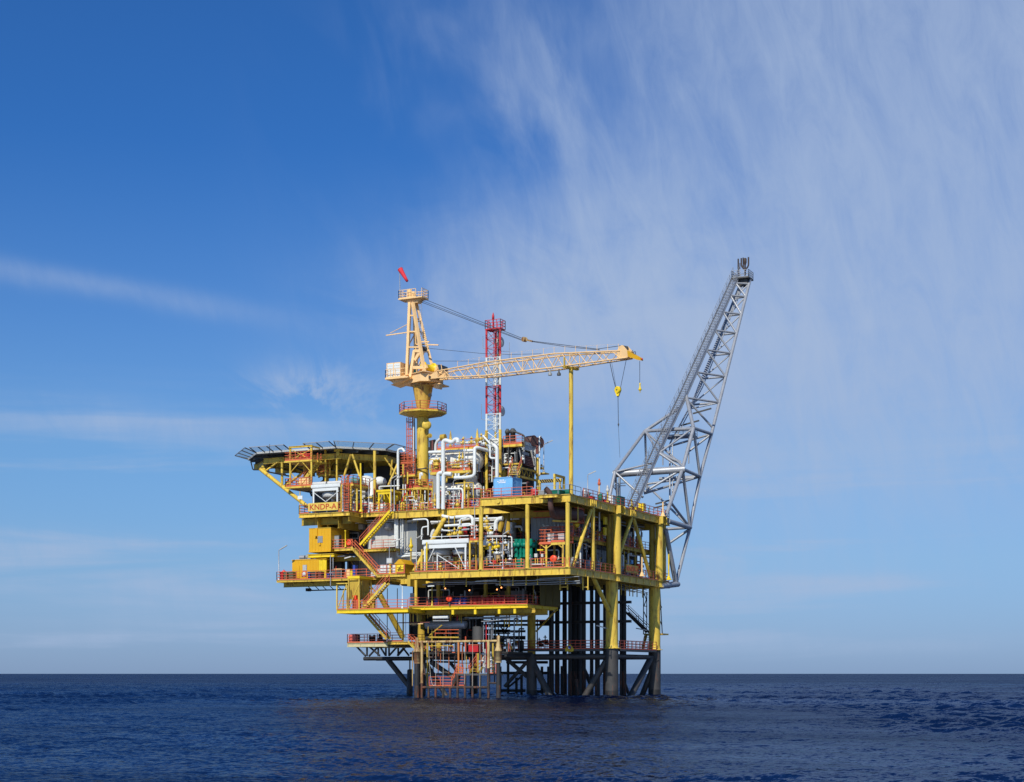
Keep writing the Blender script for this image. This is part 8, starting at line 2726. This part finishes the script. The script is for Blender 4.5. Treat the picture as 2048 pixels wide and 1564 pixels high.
# ------------------------------------------------------------------ dense small pipework, every run standing on its deck
def pipework(name, label, cat, x, y, z, n, seed, mats, rmax=.13, top=True):
    rg = random.Random(seed)
    t = Th(name, label, cat)
    U_ = rg.uniform
    for i in range(n):
        px, py = U_(*x), U_(*y)
        h = z[0] + (z[1] - z[0]) * (U_(.12, 1) ** 1.2)
        m = rg.choice(mats)
        r = U_(.04, rmax)
        k = rg.random()
        if k < .30:                                        # riser bending into a level run
            dx = U_(.8, 3.2) * rg.choice((-1, 1))
            ex = min(max(px + dx, x[0]), x[1])
            pts = [(px, py, z[0]), (px, py, h), (ex, py, h)]
            if rg.random() < .5:
                pts.append((ex, py, max(z[0], h - U_(.5, 2))))
            t.p('pipe', m).path(pts, r, 8)
        elif k < .48:
            t.p('standpipe', m).tube((px, py, z[0]), (px, py, h), r, n=8)
        elif k < .62:
            ey = min(y[1], py + U_(.6, 3))
            t.p('pipe', m).path([(px, py, z[0]), (px, py, h), (px, ey, h)], r, 8)
        elif k < .82:
            hv = min(h, z[0] + U_(.5, 2.4))
            t.p('valve_stand', m).tube((px, py, z[0]), (px, py, hv), .05, n=6)
            valve(t.p('valve', m), (px, py, hv + .1), U_(.6, 1.1))
        elif k < .93:
            w, hb = U_(.25, .6), U_(.3, .8)
            hv = z[0] + U_(.3, 1.2)
            t.p('box_stand', m).bar((px, py, z[0]), (px, py, hv), .08, .08)
            t.p('instrument_box', rg.choice(mats)).box(px - w / 2, px + w / 2, py - .15, py + .15, hv, hv + hb)
        else:
            t.p('small_vessel', m).lathe((px, py, z[0]), [(.2, 0), (.2, .3), (.34, .4), (.34, 1.2), (.2, 1.45), (.05, 1.5)], 12)
    return t
pipework('deck_pipework', 'fine tangle of small pipes and valves along the middle of the main deck', 'pipes', (-20, -1.8), (5.4, 8.4), (ZM, 19.0), 95, 3, [WHT, GAL, GAL, YEL, YELD, DGR, GRY, INS, MAR])
pipework('side_pipework', 'small dim pipes and valves along the shaded face of the main deck', 'pipes', (-2.5, -1.2), (3.5, 29.5), (ZM, 19.2), 60, 5, [GRY, DGR, WHT, YELD, MAR, GAL])
pipework('mezzanine_pipework', 'small pipes standing on the process mezzanine behind the tilted braces', 'pipes', (-2.6, -1.75), (6, 29.5), (zz, 22.6), 55, 8, [GRY, DGR, WHT, YELD, GAL, REDR])
pipework('module_pipework', 'small pipes and struts crowding the front of the raised module', 'pipes', (-20, -13.3), (12.45, 13.2), (ZT + 3.6, ZT + 8.2), 70, 13, [DGR, GRY, WHT, YELD, MAR, GAL], .1)
pipework('module_foot_pipework', 'small pipes at the foot of the raised module behind the blue container', 'pipes', (-20, -9.5), (8.5, 12), (ZT, ZT + 3.2), 45, 14, [DGR, GRY, YEL, YELD, MAR, GAL], .1)
pipework('stepped_deck_pipework', 'small pipes and valves on the stepped deck below the helideck', 'pipes', (-40, -30.5), (8.4, 12.5), (ZK, ZK + 3.6), 60, 21, [WHT, GAL, YEL, GRY, RED, INS, DGR], .1)
pipework('crane_foot_pipework', 'small pipes and valves round the foot of the crane pedestal', 'pipes', (-30, -24.2), (10.4, 13.4), (ZK, ZK + 4.2), 45, 22, [WHT, GAL, YEL, GRY, RED, YELD], .1)
pipework('cellar_pipework', 'dim small pipes at the back of the cellar deck behind the drums', 'pipes', (-22.5, -7.4), (6, 10.5), (ZC, 14.3), 55, 31, [DGR, GRY, GAL, YELD, WHG], .1)
pipework('low_pipework', 'dark small pipes on the low beams between boat landing and cellar deck', 'pipes', (-24, -11), (5.5, 12), (5.6, 10.4), 90, 34, [DGR, DRK, YELD, GAL, MAR, DGR, REDR, BLK], .11)
pipework('vessel_pipework', 'small white and yellow pipes in front of the lower white vessel', 'pipes', (-23.5, -14.2), (9.3, 10.2), (ZT, ZT + 3.2), 55, 41, [WHT, YEL, GAL, GRY, WHT, RED], .09)
pipework('walkway_pipework', 'small white and yellow pipes standing on the middle vessel walkway', 'pipes', (-24, -16.8), (9.3, 10.0), (zb1, zb1 + 2.0), 28, 43, [WHT, YEL, YEL, GAL], .08)
pipework('roof_pipework', 'small pipes and boxes on the rear upper deck before the flare boom', 'pipes', (-8, -1.2), (6, 30), (ZT, ZT + 1.5), 45, 47, [GRY, DGN, WHG, YEL, DGR, GAL], .08)
pipework('cooler_pipework', 'small pipes under the large white twin fan cooler', 'pipes', (-20, -14.2), (2.2, 5.0), (ZM, ZM + 2.3), 45, 51, [GAL, YEL, YELD, DGR, GRY, WHT, MAR, ORG], .09)
t = Th('low_deck', 'dark plated beam level under the low pipes behind the boat landing', 'deck')
t.p('plate', DRK).box(-24.5, -10.6, 5.2, 12.4, 5.35, 5.6)
for x in (-24, -18, -11):
    t.p('beam', BLK).box(x - .15, x + .15, 5.3, 12.3, 5.0, 5.345)
finish_things()
